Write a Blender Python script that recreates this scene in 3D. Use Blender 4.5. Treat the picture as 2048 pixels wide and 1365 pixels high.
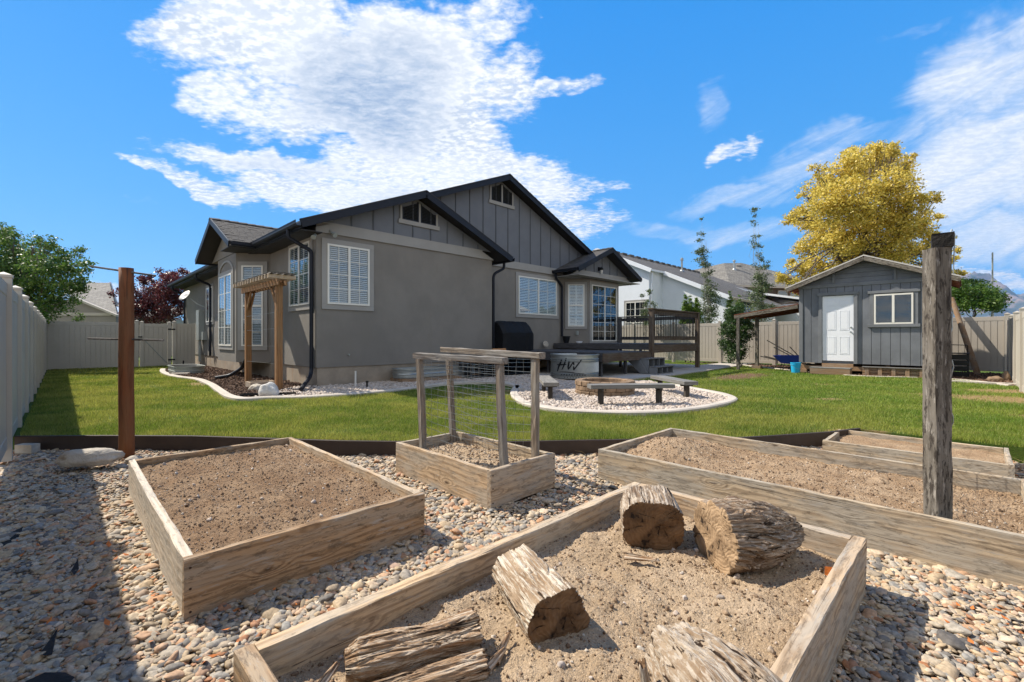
import bpy, math, random
import numpy as np
from mathutils import Vector, Matrix, noise as mnoise
random.seed(7); rng = np.random.default_rng(7)
for o in list(bpy.data.objects): bpy.data.objects.remove(o)
S = bpy.context.scene
COL = S.collection
R = math.radians
# ------------------------------------------------------------------ camera
F, CX, HY, H = 910.0, 1024.0, 678.0, 1.2          # measured from the photograph (2048 px wide)
cam = bpy.data.cameras.new('camera'); camo = bpy.data.objects.new('camera', cam); COL.objects.link(camo)
camo.location = (0, 0, H); camo.rotation_euler = (R(90), 0, 0)
cam.sensor_width = 36; cam.lens = F / 2048 * 36; cam.shift_y = -(682.5 - HY) / 2048
cam.clip_start = .05; cam.clip_end = 30000
S.camera = camo
# ------------------------------------------------------------------ light and exposure
SUN = Vector((.84, -.38, -1.0))                     # travel of the sunlight
S.view_settings.view_transform = 'Standard'; S.view_settings.look = 'None'
S.view_settings.exposure = 0.74; S.view_settings.gamma = 1
sl = bpy.data.lights.new('sun', 'SUN'); sl.energy = 5.0; sl.angle = R(.55); sl.color = (1, .925, .80)
so = bpy.data.objects.new('sun', sl); COL.objects.link(so); so.location = (0, 0, 30)
so.rotation_euler = SUN.to_track_quat('-Z', 'Y').to_euler()

class NT:
    """tiny helper for node trees"""
    def __init__(s, tree): s.t = tree; s.n = tree.nodes; s.l = tree.links
    def node(s, kind, **kw):
        x = s.n.new(kind)
        for k, v in kw.items(): setattr(x, k, v)
        return x
    def put(s, sock, v):
        if isinstance(v, bpy.types.NodeSocket): s.l.new(v, sock)
        elif v is not None:
            if isinstance(v, (tuple, list)) and len(v) == 3 and sock.type == 'RGBA': v = (*v, 1)
            sock.default_value = v
    def m(s, op, a, b=None, c=None, clamp=False):
        x = s.node('ShaderNodeMath', operation=op, use_clamp=clamp)
        s.put(x.inputs[0], a); s.put(x.inputs[1], b); s.put(x.inputs[2], c); return x.outputs[0]
    def vm(s, op, a, b=None, sc=None):
        x = s.node('ShaderNodeVectorMath', operation=op)
        s.put(x.inputs[0], a); s.put(x.inputs[1], b)
        if sc is not None: s.put(x.inputs['Scale'], sc)
        return x.outputs['Value'] if op in ('LENGTH', 'DOT_PRODUCT', 'DISTANCE') else x.outputs['Vector']
    def mr(s, v, a, b, c=0., d=1., smooth=True):
        x = s.node('ShaderNodeMapRange', interpolation_type='SMOOTHSTEP' if smooth else 'LINEAR')
        for i, q in enumerate((v, a, b, c, d)): s.put(x.inputs[i], q)
        return x.outputs[0]
    def mix(s, f, a, b, mode='MIX'):
        x = s.node('ShaderNodeMix', data_type='RGBA', blend_type=mode)
        s.put(x.inputs[0], f); s.put(x.inputs[6], a); s.put(x.inputs[7], b); return x.outputs[2]
    def noise(s, v, scale, detail=3, rough=.5, dist=0., out='Fac'):
        x = s.node('ShaderNodeTexNoise')
        s.put(x.inputs['Vector'], v); s.put(x.inputs['Scale'], scale); x.inputs['Detail'].default_value = detail
        x.inputs['Roughness'].default_value = rough; x.inputs['Distortion'].default_value = dist
        return x.outputs[out]
    def vor(s, v, scale, feature='F1', out='Distance', rnd=1.):
        x = s.node('ShaderNodeTexVoronoi', feature=feature)
        s.put(x.inputs['Vector'], v); x.inputs['Scale'].default_value = scale; x.inputs['Randomness'].default_value = rnd
        return x.outputs[out]
    def mapping(s, v, loc=(0, 0, 0), rot=(0, 0, 0), scale=(1, 1, 1), kind='POINT'):
        x = s.node('ShaderNodeMapping', vector_type=kind)
        s.put(x.inputs[0], v); x.inputs['Location'].default_value = loc
        x.inputs['Rotation'].default_value = rot; x.inputs['Scale'].default_value = scale; return x.outputs[0]
    def sep(s, v): x = s.node('ShaderNodeSeparateXYZ'); s.put(x.inputs[0], v); return x.outputs
    def comb(s, a, b, c):
        x = s.node('ShaderNodeCombineXYZ')
        for i, q in enumerate((a, b, c)): s.put(x.inputs[i], q)
        return x.outputs[0]
    def ramp(s, f, stops):
        x = s.node('ShaderNodeValToRGB'); s.put(x.inputs[0], f); e = x.color_ramp.elements
        while len(e) < len(stops): e.new(.5)
        for q, (p, c) in zip(e, stops): q.position = p; q.color = (*c, 1)
        return x.outputs[0]

# ------------------------------------------------------------------ sky
W = bpy.data.worlds.new('World'); S.world = W; W.use_nodes = True
w = NT(W.node_tree); w.n.clear()
sky = w.node('ShaderNodeTexSky', sky_type='NISHITA', sun_disc=False)
sky.sun_elevation = math.atan2(1, math.hypot(SUN.x, SUN.y)); sky.sun_rotation = math.atan2(-SUN.x, -SUN.y)
sky.altitude = 1400; sky.air_density = 1.0; sky.dust_density = .25; sky.ozone_density = 2.2
d = w.vm('NORMALIZE', w.node('ShaderNodeTexCoord').outputs['Generated'])
dx, dy, dz = w.sep(d)
# a flat cloud layer: noise lives on a plane overhead so it foreshortens to the horizon
zc = w.m('MAXIMUM', w.m('ADD', dz, .10), .03)
plane = w.comb(w.m('DIVIDE', dx, zc), w.m('DIVIDE', dy, zc), 0.)
n1 = w.noise(w.mapping(plane, loc=(3.1, 1.7, 0)), 1.9, 7, .62, .25)
n3 = w.noise(w.mapping(plane, loc=(9, 4, 0)), 8.0, 5, .6)
# where the cloud banks stand, as azimuth / height tangents of the sky dome north of the yard
yy = w.m('MAXIMUM', dy, .02)
q = w.comb(w.m('DIVIDE', dx, yy), w.m('DIVIDE', dz, yy), 0.)
n2 = w.noise(w.mapping(w.mapping(q, rot=(0, 0, R(-24))), scale=(1.5, 7.5, 1)), 2.2, 7, .62, .9)
qn = w.noise(q, 5.0, 4, .6, 0, 'Color')
q = w.vm('ADD', q, w.vm('SCALE', w.vm('SUBTRACT', qn, (.5, .5, .5)), None, .16))
def bank(lst):
    acc = None
    for (px, py, rx, ry, rot, st) in lst:
        e = w.mapping(q, loc=((px - CX) / F, (HY - py) / F, 0), rot=(0, 0, R(rot)), scale=(rx / F, ry / F, 1), kind='TEXTURE')
        v = w.mr(w.vm('LENGTH', e), 1.25, .35, 0., st)
        acc = v if acc is None else w.m('MAXIMUM', acc, v)
    return acc
grey = bank([(735, 190, 190, 110, -18, 1.), (690, 120, 130, 80, 0, .7), (800, 130, 130, 90, 0, .7), (560, 330, 160, 30, -8, .4), (900, 420, 200, 40, -4, .4)])
big = bank([(520, 60, 300, 150, 0, 1), (800, 150, 300, 210, 0, 1), (640, 210, 330, 90, 0, 1), (430, 190, 130, 60, 0, .9), (960, 170, 190, 130, 0, .9),
            (1120, 165, 140, 34, 12, .85), (520, 315, 300, 42, -6, .9), (400, 362, 190, 26, -22, .85), (640, 400, 260, 60, -10, .95),
            (780, 350, 280, 130, 0, 1), (830, 280, 240, 90, 0, 1), (1000, 40, 120, 60, 0, .8), (330, 345, 140, 20, -24, .8), (1000, 360, 240, 80, -4, .95), (1130, 440, 170, 60, -6, .8), (1200, 375, 90, 20, 5, .7),
            (215, 590, 120, 46, 0, 1.), (420, 560, 150, 24, 0, .7), (1465, 306, 75, 34, 12, .8), (1950, 560, 220, 40, 0, .8)])
wis = bank([(1420, 215, 40, 90, -12, .5), (1480, 400, 200, 36, 10, .6), (1340, 465, 160, 26, 6, .6), (1620, 340, 190, 50, 16, .6), (1760, 250, 260, 40, 20, .6),
            (1990, 130, 260, 110, 28, .85), (1960, 330, 330, 150, 20, 1.0), (2000, 480, 300, 80, 5, .8), (1500, 470, 200, 40, 4, .5), (1820, 75, 200, 26, 24, .3),
            (265, 405, 60, 9, -3, .4), (60, 420, 260, 30, 4, .15), (2300, 250, 500, 300, 0, .8)])
back = w.mr(dy, .05, -.15, 0., .85)                 # scattered cloud for the part of the sky behind the camera
cov = w.m('ADD', w.m('MAXIMUM', big, back), 0.)
n4 = w.noise(w.mapping(plane, loc=(2, 7, 0), rot=(0, 0, R(-20)), scale=(1, 1.6, 1)), 15.0, 5, .65, .3)
n5 = w.noise(w.mapping(plane, loc=(5, 2, 0), rot=(0, 0, R(15)), scale=(1, 1.4, 1)), 27.0, 4, .6, .2)
dens_a = w.mr(w.m('ADD', w.m('ADD', w.m('ADD', w.m('MULTIPLY', cov, .54), w.m('MULTIPLY', grey, .10)), w.m('ADD', w.m('MULTIPLY', n4, .28), w.m('MULTIPLY', n5, .24))), w.m('ADD', w.m('MULTIPLY', n1, .55), w.m('MULTIPLY', n3, .38))), .99, 1.25)
dens_b = w.m('MULTIPLY', w.mr(w.m('ADD', w.m('MULTIPLY', wis, .6), w.m('MULTIPLY', n2, .7)), .52, 1.02), .92)
dens = w.m('MAXIMUM', dens_a, dens_b)
body = w.mr(w.noise(w.mapping(plane, loc=(3.1, 1.75, 0)), 1.6, 5, .6), .40, .68)
shade_ = w.m('MAXIMUM', w.m('MULTIPLY', w.m('MULTIPLY', body, .45), w.mr(n5, .62, .40)), w.m('MULTIPLY', grey, w.mr(n4, .3, .7, .95, .45)))
ccol = w.mix(w.m('MULTIPLY', shade_, dens_a), w.mix(w.mr(n5, .42, .60), (6.3, 6.6, 7.0), (7.6, 7.65, 7.7)), (2.2, 3.1, 4.6))
hs = w.node('ShaderNodeHueSaturation'); w.put(hs.inputs['Color'], sky.outputs[0]); hs.inputs['Saturation'].default_value = 1.22
el = w.mr(dz, 0., .62, 0., 1., False)
deep = w.mix(w.m('POWER', w.m('MAXIMUM', el, 0.), .62), (.95, 4.0, 7.4), (.03, 2.15, 6.5))
deep = w.mix(w.mr(dz, .58, 1.), deep, (.10, 1.0, 3.9))
skyc = w.mix(.86, hs.outputs[0], deep)
mixc = w.mix(dens, skyc, ccol)
bg = w.node('ShaderNodeBackground'); w.put(bg.inputs[0], mixc); bg.inputs[1].default_value = .086
w.l.new(bg.outputs[0], w.node('ShaderNodeOutputWorld').inputs[0])

# ------------------------------------------------------------------ directions and measuring helpers
U1 = Vector((-902, 910, 0)).normalized()            # along the side wall of the house, away to the left
U2 = Vector((U1.y, -U1.x, 0))                       # along the gable wall, away to the right
ROT = math.atan2(U2.y, U2.x)
def G(px, py, z=0.):                                # point of the level z seen at a pixel
    Y = (H - z) * F / (py - HY); return Vector(((px - CX) / F * Y, Y, z))
def D(px, py, Y):                                   # point at a depth seen at a pixel
    return Vector(((px - CX) / F * Y, Y, H - (py - HY) / F * Y))

# ------------------------------------------------------------------ mesh and object helpers
class MB:
    def __init__(s): s.v = []; s.f = []; s.mi = []
    def poly(s, pts, mi=0):
        i = len(s.v); s.v += [tuple(p) for p in pts]; s.f.append(tuple(range(i, i + len(pts)))); s.mi.append(mi)
    def prism(s, pts, d, mi=0, mtop=None):          # polygon (3D, planar) pushed by d, closed
        n = len(pts); i = len(s.v); dv = Vector(d)
        s.v += [tuple(p) for p in pts] + [tuple(Vector(p) + dv) for p in pts]
        s.f.append(tuple(range(i + n - 1, i - 1, -1))); s.mi.append(mi)
        s.f.append(tuple(range(i + n, i + 2 * n))); s.mi.append(mi if mtop is None else mtop)
        for k in range(n):
            s.f.append((i + k, i + (k + 1) % n, i + n + (k + 1) % n, i + n + k)); s.mi.append(mi)
        return s
    def box(s, x0, x1, y0, y1, z0, z1, mi=0):
        return s.prism([(x0, y0, z0), (x1, y0, z0), (x1, y1, z0), (x0, y1, z0)], (0, 0, z1 - z0), mi)
    def obox(s, c, ax, ay, az, mi=0):               # centre + three half axes
        c, ax, ay, az = map(Vector, (c, ax, ay, az))
        return s.prism([c - ax - ay - az, c + ax - ay - az, c + ax + ay - az, c - ax + ay - az], az * 2, mi)
    def tube(s, pts, r, n=8, mi=0, caps=True):
        pts = [Vector(p) for p in pts]; rs = r if isinstance(r, (list, tuple)) else [r] * len(pts)
        base = len(s.v); prev = None
        for k, p in enumerate(pts):
            t = (pts[min(k + 1, len(pts) - 1)] - pts[max(k - 1, 0)]).normalized()
            a = t.orthogonal().normalized() if prev is None else (prev - t * prev.dot(t)).normalized()
            prev = a; b = t.cross(a)
            for j in range(n):
                th = 2 * math.pi * j / n; s.v.append(tuple(p + (a * math.cos(th) + b * math.sin(th)) * rs[k]))
        for k in range(len(pts) - 1):
            for j in range(n):
                a0 = base + k * n + j; a1 = base + k * n + (j + 1) % n
                s.f.append((a0, a1, a1 + n, a0 + n)); s.mi.append(mi)
        if caps:
            s.f.append(tuple(base + j for j in range(n))[::-1]); s.mi.append(mi)
            e = base + (len(pts) - 1) * n; s.f.append(tuple(e + j for j in range(n))); s.mi.append(mi)
        return s
    def lathe(s, prof, n=24, c=(0, 0), sx=1., sy=1., mi=0, close=True):
        base = len(s.v)
        for (r, z) in prof:
            for j in range(n):
                th = 2 * math.pi * j / n; s.v.append((c[0] + r * sx * math.cos(th), c[1] + r * sy * math.sin(th), z))
        for k in range(len(prof) - 1):
            for j in range(n):
                a0 = base + k * n + j; a1 = base + k * n + (j + 1) % n
                s.f.append((a0, a1, a1 + n, a0 + n)); s.mi.append(mi)
        if close:
            s.f.append(tuple(base + j for j in range(n))[::-1]); s.mi.append(mi)
            e = base + (len(prof) - 1) * n; s.f.append(tuple(e + j for j in range(n))); s.mi.append(mi)
        return s
    def mesh(s, name, mats, smooth=False):
        me = bpy.data.meshes.new(name); me.from_pydata(s.v, [], s.f)
        for m_ in (mats if isinstance(mats, (list, tuple)) else [mats]): me.materials.append(m_)
        me.polygons.foreach_set('material_index', s.mi)
        if smooth: me.polygons.foreach_set('use_smooth', [True] * len(me.polygons))
        import bmesh
        bm = bmesh.new(); bm.from_mesh(me); bmesh.ops.recalc_face_normals(bm, faces=bm.faces); bm.to_mesh(me); bm.free()
        me.update(); return me

def fastmesh(name, V, Fc, mats, attrs=None, smooth=False, mi=None):
    """V (n,3) array, Fc (m,k) array of equal polygons"""
    me = bpy.data.meshes.new(name); V = np.asarray(V, 'f4'); Fc = np.asarray(Fc, 'i4'); k = Fc.shape[1]
    me.vertices.add(len(V)); me.vertices.foreach_set('co', V.ravel())
    me.loops.add(Fc.size); me.loops.foreach_set('vertex_index', Fc.ravel())
    me.polygons.add(len(Fc)); me.polygons.foreach_set('loop_start', np.arange(0, Fc.size, k, dtype='i4'))
    try: me.polygons.foreach_set('loop_total', np.full(len(Fc), k, 'i4'))
    except Exception: pass
    for m_ in (mats if isinstance(mats, (list, tuple)) else [mats]): me.materials.append(m_)
    if mi is not None: me.polygons.foreach_set('material_index', np.asarray(mi, 'i4'))
    if smooth: me.polygons.foreach_set('use_smooth', np.ones(len(Fc), bool))
    for an, av in (attrs or {}).items():
        a = me.attributes.new(an, 'FLOAT', 'FACE'); a.data.foreach_set('value', np.asarray(av, 'f4'))
    me.update(); me.validate(); return me

WM = {}                                              # world matrices, so nothing needs a depsgraph update
def link(o, parent=None, mat=None):
    COL.objects.link(o); mat = mat or Matrix.Identity(4)
    if parent is not None: o.parent = parent
    o.matrix_local = mat if parent is None else mat
    if parent is not None: o.matrix_basis = mat
    WM[o.name] = (WM[parent.name] if parent is not None else Matrix.Identity(4)) @ mat
    return o
def tag(o, label=None, cat=None, group=None, kind=None):
    if label: o['label'] = label
    if cat: o['category'] = cat
    if group: o['group'] = group
    if kind: o['kind'] = kind
    return o
def thing(name, label, cat, loc=(0, 0, 0), rotz=0., group=None):
    o = bpy.data.objects.new(name, None); o.empty_display_size = .2
    link(o, None, Matrix.Translation(Vector(loc)) @ Matrix.Rotation(rotz, 4, 'Z')); return tag(o, label, cat, group)
def part(name, mb, mats, parent=None, mat=None, smooth=False, kind=None, label=None):
    me = mb.mesh(name, mats, smooth) if isinstance(mb, MB) else mb
    o = bpy.data.objects.new(name, me); link(o, parent, mat); return tag(o, label, None, None, kind)
def struct(name, mb, mats, smooth=False): return part(name, mb, mats, smooth=smooth, kind='structure')

BARS = {}
def barmesh(L, w_, h_, mat, rough, var, ch):
    key = (round(L, 3), round(w_, 3), round(h_, 3), mat.name, rough, var, ch)
    if key in BARS: return BARS[key]
    n = max(1, int(L / .12)) if rough else 1
    rs = random.Random(str(key)); mb = MB(); c = ch
    prof = [(-w_/2 + c, -h_/2), (w_/2 - c, -h_/2), (w_/2, -h_/2 + c), (w_/2, h_/2 - c), (w_/2 - c, h_/2), (-w_/2 + c, h_/2), (-w_/2, h_/2 - c), (-w_/2, -h_/2 + c)] if c else \
           [(-w_/2, -h_/2), (w_/2, -h_/2), (w_/2, h_/2), (-w_/2, h_/2)]
    k = len(prof); bow = rs.uniform(-1, 1) * rough * 2
    for i in range(n + 1):
        x = -L/2 + L * i / n; b = bow * (1 - (2*i/n - 1)**2)
        j = [(rs.uniform(-1, 1) * rough, rs.uniform(-1, 1) * rough) for _ in prof]
        mb.v += [(x + (rs.uniform(-1, 1) * rough if i in (0, n) else 0), y + jj[0] + b, z + jj[1]) for (y, z), jj in zip(prof, j)]
    for i in range(n):
        for q_ in range(k):
            a0 = i*k + q_; a1 = i*k + (q_+1) % k; mb.f.append((a0, a1, a1 + k, a0 + k)); mb.mi.append(0)
    mb.f.append(tuple(range(k))[::-1]); mb.f.append(tuple(n*k + q_ for q_ in range(k))); mb.mi += [0, 0]
    BARS[key] = mb.mesh('bar', mat); return BARS[key]
def bar(name, parent, p0, p1, w_, h_, mat, up=(0, 0, 1), rough=0., var=0, ch=.004, label=None):
    """a board from p0 to p1 (parent's frame): w across, h along 'up'; local x runs with the grain"""
    p0, p1, up = Vector(p0), Vector(p1), Vector(up); x = (p1 - p0); L = x.length; x.normalize()
    if abs(x.dot(up)) > .99: up = Vector((0, 1, 0)) if abs(x.y) < .9 else Vector((1, 0, 0))
    z = (up - x * up.dot(x)).normalized(); y = z.cross(x)
    m_ = Matrix(((x.x, y.x, z.x, 0), (x.y, y.y, z.y, 0), (x.z, y.z, z.z, 0), (0, 0, 0, 1)))
    me = barmesh(L, w_, h_, mat, rough, var, ch)
    return part(name, me, None, parent, Matrix.Translation((p0 + p1) / 2) @ m_, label=label)

# ------------------------------------------------------------------ materials
def material(name):
    m_ = bpy.data.materials.new(name); m_.use_nodes = True; t = NT(m_.node_tree); t.n.clear()
    b = t.node('ShaderNodeBsdfPrincipled'); o = t.node('ShaderNodeOutputMaterial'); t.l.new(b.outputs[0], o.inputs[0])
    t.b = b; t.o = o; return m_, t
def bump(t, h, strength=.3, dist=.01):
    x = t.node('ShaderNodeBump'); t.put(x.inputs['Height'], h); x.inputs['Strength'].default_value = strength
    x.inputs['Distance'].default_value = dist; t.l.new(x.outputs[0], t.b.inputs['Normal'])
def objco(t): return t.node('ShaderNodeTexCoord').outputs['Object']
def wpos(t): return t.node('ShaderNodeNewGeometry').outputs['Position']
def paint(name, col, rough=.6, var=.12, scale=3., bs=.15, bscale=60., bd=.003, dirt=None, metal=0., spec=.3):
    m_, t = material(name); p = wpos(t)
    n = t.noise(p, scale, 5, .6); n_ = t.mr(n, .3, .7, 1 - var, 1 + var)
    c = t.vm('SCALE', col, None, n_)
    if dirt:
        c = t.mix(t.mr(t.noise(t.mapping(p, scale=(1, 1, .35)), scale * 1.7, 6, .65), .55, .75, 0, .55), c, dirt)
    t.put(t.b.inputs['Base Color'], c); t.b.inputs['Roughness'].default_value = rough; t.b.inputs['Metallic'].default_value = metal
    t.b.inputs['Specular IOR Level'].default_value = spec
    if bs: bump(t, t.noise(p, bscale, 4, .6), bs, bd)
    return m_
def wood(name, light, dark, grey, greyamt=.5, knots=True, rough=.8, freq=150., bs=.55, blotch=0.):
    m_, t = material(name); oi = t.node('ShaderNodeObjectInfo').outputs['Random']
    p = t.vm('ADD', objco(t), t.comb(t.m('MULTIPLY', oi, 37.), t.m('MULTIPLY', oi, 11.), t.m('MULTIPLY', oi, 3.)))
    st = t.mapping(p, scale=(.9, 7, 7)); x, y, z = t.sep(p)
    wob = t.noise(st, .8, 3, .5)
    ph = t.m('ADD', t.m('MULTIPLY', t.m('ADD', z, t.m('MULTIPLY', y, .8)), freq), t.m('MULTIPLY', wob, 26.))
    if knots:
        kd = t.vor(t.mapping(p, scale=(2.1, 3.0, 6.5)), 1.)
        kn = t.mr(kd, .34, .0); ph = t.m('ADD', ph, t.m('MULTIPLY', kn, 16.))
    band = t.m('ADD', t.m('MULTIPLY', t.m('SINE', ph), .5), .5)
    fine = t.noise(t.mapping(p, scale=(2.5, 70, 70)), 2.2, 4, .6)
    c = t.mix(t.m('MULTIPLY', t.mr(band, .35, 1.), .6), light, dark)
    c = t.mix(t.mr(t.noise(t.mapping(p, scale=(1.2, 5, 5)), 1.6, 5, .65), .38, .68, 0, greyamt * 1.4), c, grey)
    c = t.mix(t.mr(fine, .5, .75, 0, .45), c, t.vm('SCALE', dark, None, .45))
    if knots: c = t.mix(t.mr(kd, .10, .03, 0, .8), c, (.055, .03, .015))
    crack = t.mr(t.noise(t.mapping(p, scale=(.8, 60, 60)), 1.3, 3, .5), .68, .72)
    c = t.mix(t.m('MULTIPLY', crack, .8), c, (.03, .022, .016))
    c = t.mix(1., c, t.ramp(oi, [(0, (.86, .86, .88)), (1, (1.1, 1.06, 1.0))]), 'MULTIPLY')
    if blotch:
        bl = t.noise(t.mapping(p, scale=(9, 34, 34)), 1., 5, .75, .4); c = t.mix(t.mr(bl, .50, .40, 0, blotch), c, (.028, .022, .018)); c = t.mix(t.mr(t.noise(t.mapping(p, scale=(7, 40, 40), loc=(4, 4, 4)), 1., 5, .7), .56, .66, 0, .7), c, (.36, .33, .29))
    t.put(t.b.inputs['Base Color'], c); t.b.inputs['Roughness'].default_value = rough; t.b.inputs['Specular IOR Level'].default_value = .2
    bump(t, t.m('SUBTRACT', t.m('ADD', t.m('MULTIPLY', band, .35), t.m('MULTIPLY', fine, .7)), crack), bs, .004)
    return m_
def leafmat(name, c0, c1, c2, trans=.35, rough=.45):
    m_, t = material(name); at = t.node('ShaderNodeAttribute', attribute_name='rnd').outputs['Fac']
    c = t.ramp(at, [(0, c0), (.55, c1), (1, c2)])
    t.put(t.b.inputs['Base Color'], c); t.b.inputs['Roughness'].default_value = rough
    t.b.inputs['Specular IOR Level'].default_value = .35
    tr = t.node('ShaderNodeBsdfTranslucent'); t.put(tr.inputs[0], t.vm('SCALE', c, None, 1.5))
    mx = t.node('ShaderNodeMixShader'); mx.inputs[0].default_value = trans
    t.l.new(t.b.outputs[0], mx.inputs[1]); t.l.new(tr.outputs[0], mx.inputs[2]); t.l.new(mx.outputs[0], t.o.inputs[0])
    return m_
M = {}
M['stucco'] = paint('grey_stucco', (.205, .187, .164), .9, .09, 1.1, .6, 130, .006, dirt=(.195, .175, .145))
M['trim'] = paint('light_grey_trim', (.30, .285, .262), .7, .05, 2., .3, 120, .002)
M['siding'] = paint('slate_grey_siding', (.14, .146, .16), .65, .06, 2., .15, 90, .001)
M['batten'] = paint('slate_grey_batten', (.09, .095, .105), .65, .06, 2., .1, 90, .001)
M['fascia'] = paint('dark_navy_fascia', (.011, .013, .020), .5, .15, 2., .05, 40, .001, spec=.25)
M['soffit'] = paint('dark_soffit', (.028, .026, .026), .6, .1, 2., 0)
M['concrete_wall'] = paint('foundation_concrete', (.30, .245, .185), .92, .22, 1.4, .4, 60, .006, dirt=(.30, .16, .08))
M['concrete'] = paint('pale_concrete', (.46, .41, .35), .88, .1, 2.5, .3, 80, .003)
M['patio'] = paint('patio_concrete', (.40, .365, .32), .88, .1, .9, .25, 70, .003)
M['whitevinyl'] = paint('cream_window_vinyl', (.72, .69, .62), .4, .02, 2, 0)
M['white'] = paint('white_paint', (.78, .79, .82), .45, .03, 2, .05, 60, .001)
M['fence'] = paint('almond_vinyl_fence', (.44, .40, .335), .5, .05, 1.2, .06, 40, .001)
M['fence2'] = paint('tan_vinyl_fence', (.43, .385, .325), .5, .05, 1.2, .06, 40, .001)
M['black'] = paint('black_metal', (.008, .009, .011), .4, .1, 2, 0)
M['cloth'] = paint('black_grill_cover', (.004, .004, .005), .7, .3, 3, .5, 9, .03)
M['shutter'] = paint('white_shutters', (.82, .82, .80), .5, .03, 2, 0)
M['interior'] = paint('dark_interior', (.012, .014, .018), .8, .1, 2, 0)
M['blind'] = paint('white_blinds', (.52, .54, .55), .5, .03, 2, 0)
M['greyshed'] = paint('grey_shed_siding', (.155, .163, .178), .8, .18, 1.3, .5, 90, .003, dirt=(.17, .175, .185))
M['greyshedtrim'] = paint('grey_shed_trim', (.165, .172, .182), .75, .12, 2.3, .4, 90, .003)
M['darkdeck'] = wood('dark_deck_paint', (.07, .068, .072), (.045, .044, .048), (.10, .10, .105), .5, False, .6, 90, .25)
M['railwood'] = wood('weathered_brown_stain', (.11, .075, .05), (.055, .036, .026), (.14, .12, .10), .5, False, .75, 110, .4)
M['bedwood'] = wood('weathered_bed_board', (.56, .41, .26), (.23, .145, .08), (.45, .375, .285), .95, blotch=.35)
M['bedwood2'] = wood('grey_weathered_bed_board', (.48, .385, .27), (.20, .145, .095), (.37, .33, .27), 1.1, blotch=.4)
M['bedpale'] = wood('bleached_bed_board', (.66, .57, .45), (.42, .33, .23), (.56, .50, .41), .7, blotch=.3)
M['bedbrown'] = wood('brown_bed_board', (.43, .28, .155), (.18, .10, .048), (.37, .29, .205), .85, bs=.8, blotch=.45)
M['greywood'] = wood('silver_grey_timber', (.24, .195, .15), (.09, .077, .063), (.26, .245, .22), .8, True, .85, 170, .9)
M['oldpost'] = wood('grey_old_post', (.155, .135, .108), (.05, .04, .031), (.21, .19, .16), .9, True, .85, 130, 1., .85)
M['cedar'] = wood('stained_round_post', (.175, .062, .024), (.085, .028, .011), (.16, .08, .04), .5, True, .7, 110, .6)
M['arbor'] = wood('brown_arbor_timber', (.30, .155, .065), (.15, .072, .03), (.24, .16, .09), .5, True, .75, 120, .6)
M['arborpale'] = wood('pale_arbor_slat', (.48, .38, .27), (.33, .24, .15), (.4, .35, .3), .5, False, .8, 120, .4)
M['bench'] = wood('grey_bench_paint', (.17, .17, .165), (.11, .108, .105), (.21, .205, .195), .6, False, .75, 120, .3)
M['benchdark'] = wood('dark_bench_leg', (.05, .045, .04), (.03, .026, .023), (.08, .07, .06), .5, False, .75, 120, .3)
M['skid'] = wood('brown_skid_timber', (.30, .19, .11), (.17, .10, .055), (.27, .22, .17), .6)
M['rust'] = wood('red_brown_rafter', (.20, .065, .035), (.10, .03, .018), (.2, .1, .06), .4, False)
M['firewood'] = wood('split_firewood', (.42, .21, .085), (.26, .12, .05), (.35, .2, .1), .3, False)
M['char'] = paint('charred_wood', (.022, .019, .016), .9, .4, 20, 1., 60, .01)
M['pvc'] = paint('white_pvc', (.62, .60, .55), .4, .03, 2, 0)
M['edging'] = paint('brown_edging_board', (.048, .034, .028), .6, .15, 4, .2, 60, .002)
M['util'] = paint('grey_utility_box', (.28, .30, .28), .5, .05, 2, 0)
M['blue'] = paint('blue_barrow_tray', (.012, .03, .26), .35, .1, 3, 0, spec=.5)
M['cyan'] = paint('bright_blue_bucket', (.02, .36, .62), .4, .05, 3, 0)
M['stone'] = paint('pale_boulder', (.42, .37, .30), .85, .18, 5, .7, 18, .03)
M['stonew'] = paint('white_boulder', (.52, .50, .47), .85, .15, 6, .6, 18, .02)
M['housewhite'] = paint('white_stucco', (.74, .76, .79), .9, .04, 1, .3, 120, .003)
M['neigh'] = paint('beige_neighbour_siding', (.26, .23, .195), .8, .05, 1, .1, 30, .003)
M['neightrim'] = paint('cream_neighbour_trim', (.46, .41, .34), .7, .05, 1, 0)
M['brownwall'] = paint('brown_wall', (.15, .115, .095), .8, .06, 1, 0)
def shingle(name, a, b, rows=.14, w_=.3, axis='x'):
    m_, t = material(name); x, y, z = t.sep(objco(t))
    br = t.node('ShaderNodeTexBrick'); t.put(br.inputs['Vector'], t.comb(x if axis == 'x' else y, t.m('MULTIPLY', y if axis == 'x' else x, 1.08), 0.))
    br.inputs['Color1'].default_value = (*a, 1); br.inputs['Color2'].default_value = (*b, 1); br.inputs['Mortar'].default_value = (a[0]*.35, a[1]*.35, a[2]*.35, 1)
    br.inputs['Scale'].default_value = 1; br.inputs['Mortar Size'].default_value = .012; br.inputs['Mortar Smooth'].default_value = .4
    br.inputs['Brick Width'].default_value = w_; br.inputs['Row Height'].default_value = rows
    n = t.mr(t.noise(objco(t), 2.2, 6, .7), .3, .7, .8, 1.25); g_ = t.mr(t.noise(objco(t), 90, 2, .6), .3, .7, .75, 1.25)
    t.put(t.b.inputs['Base Color'], t.vm('SCALE', br.outputs['Color'], None, t.m('MULTIPLY', n, g_))); t.b.inputs['Roughness'].default_value = .93
    bump(t, br.outputs['Fac'], -.6, .01); return m_
M['shingle'] = shingle('charcoal_shingles', (.048, .043, .040), (.085, .075, .067))
M['shingle_u'] = shingle('charcoal_shingles_side', (.048, .043, .040), (.085, .075, .067), axis='y')
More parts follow.
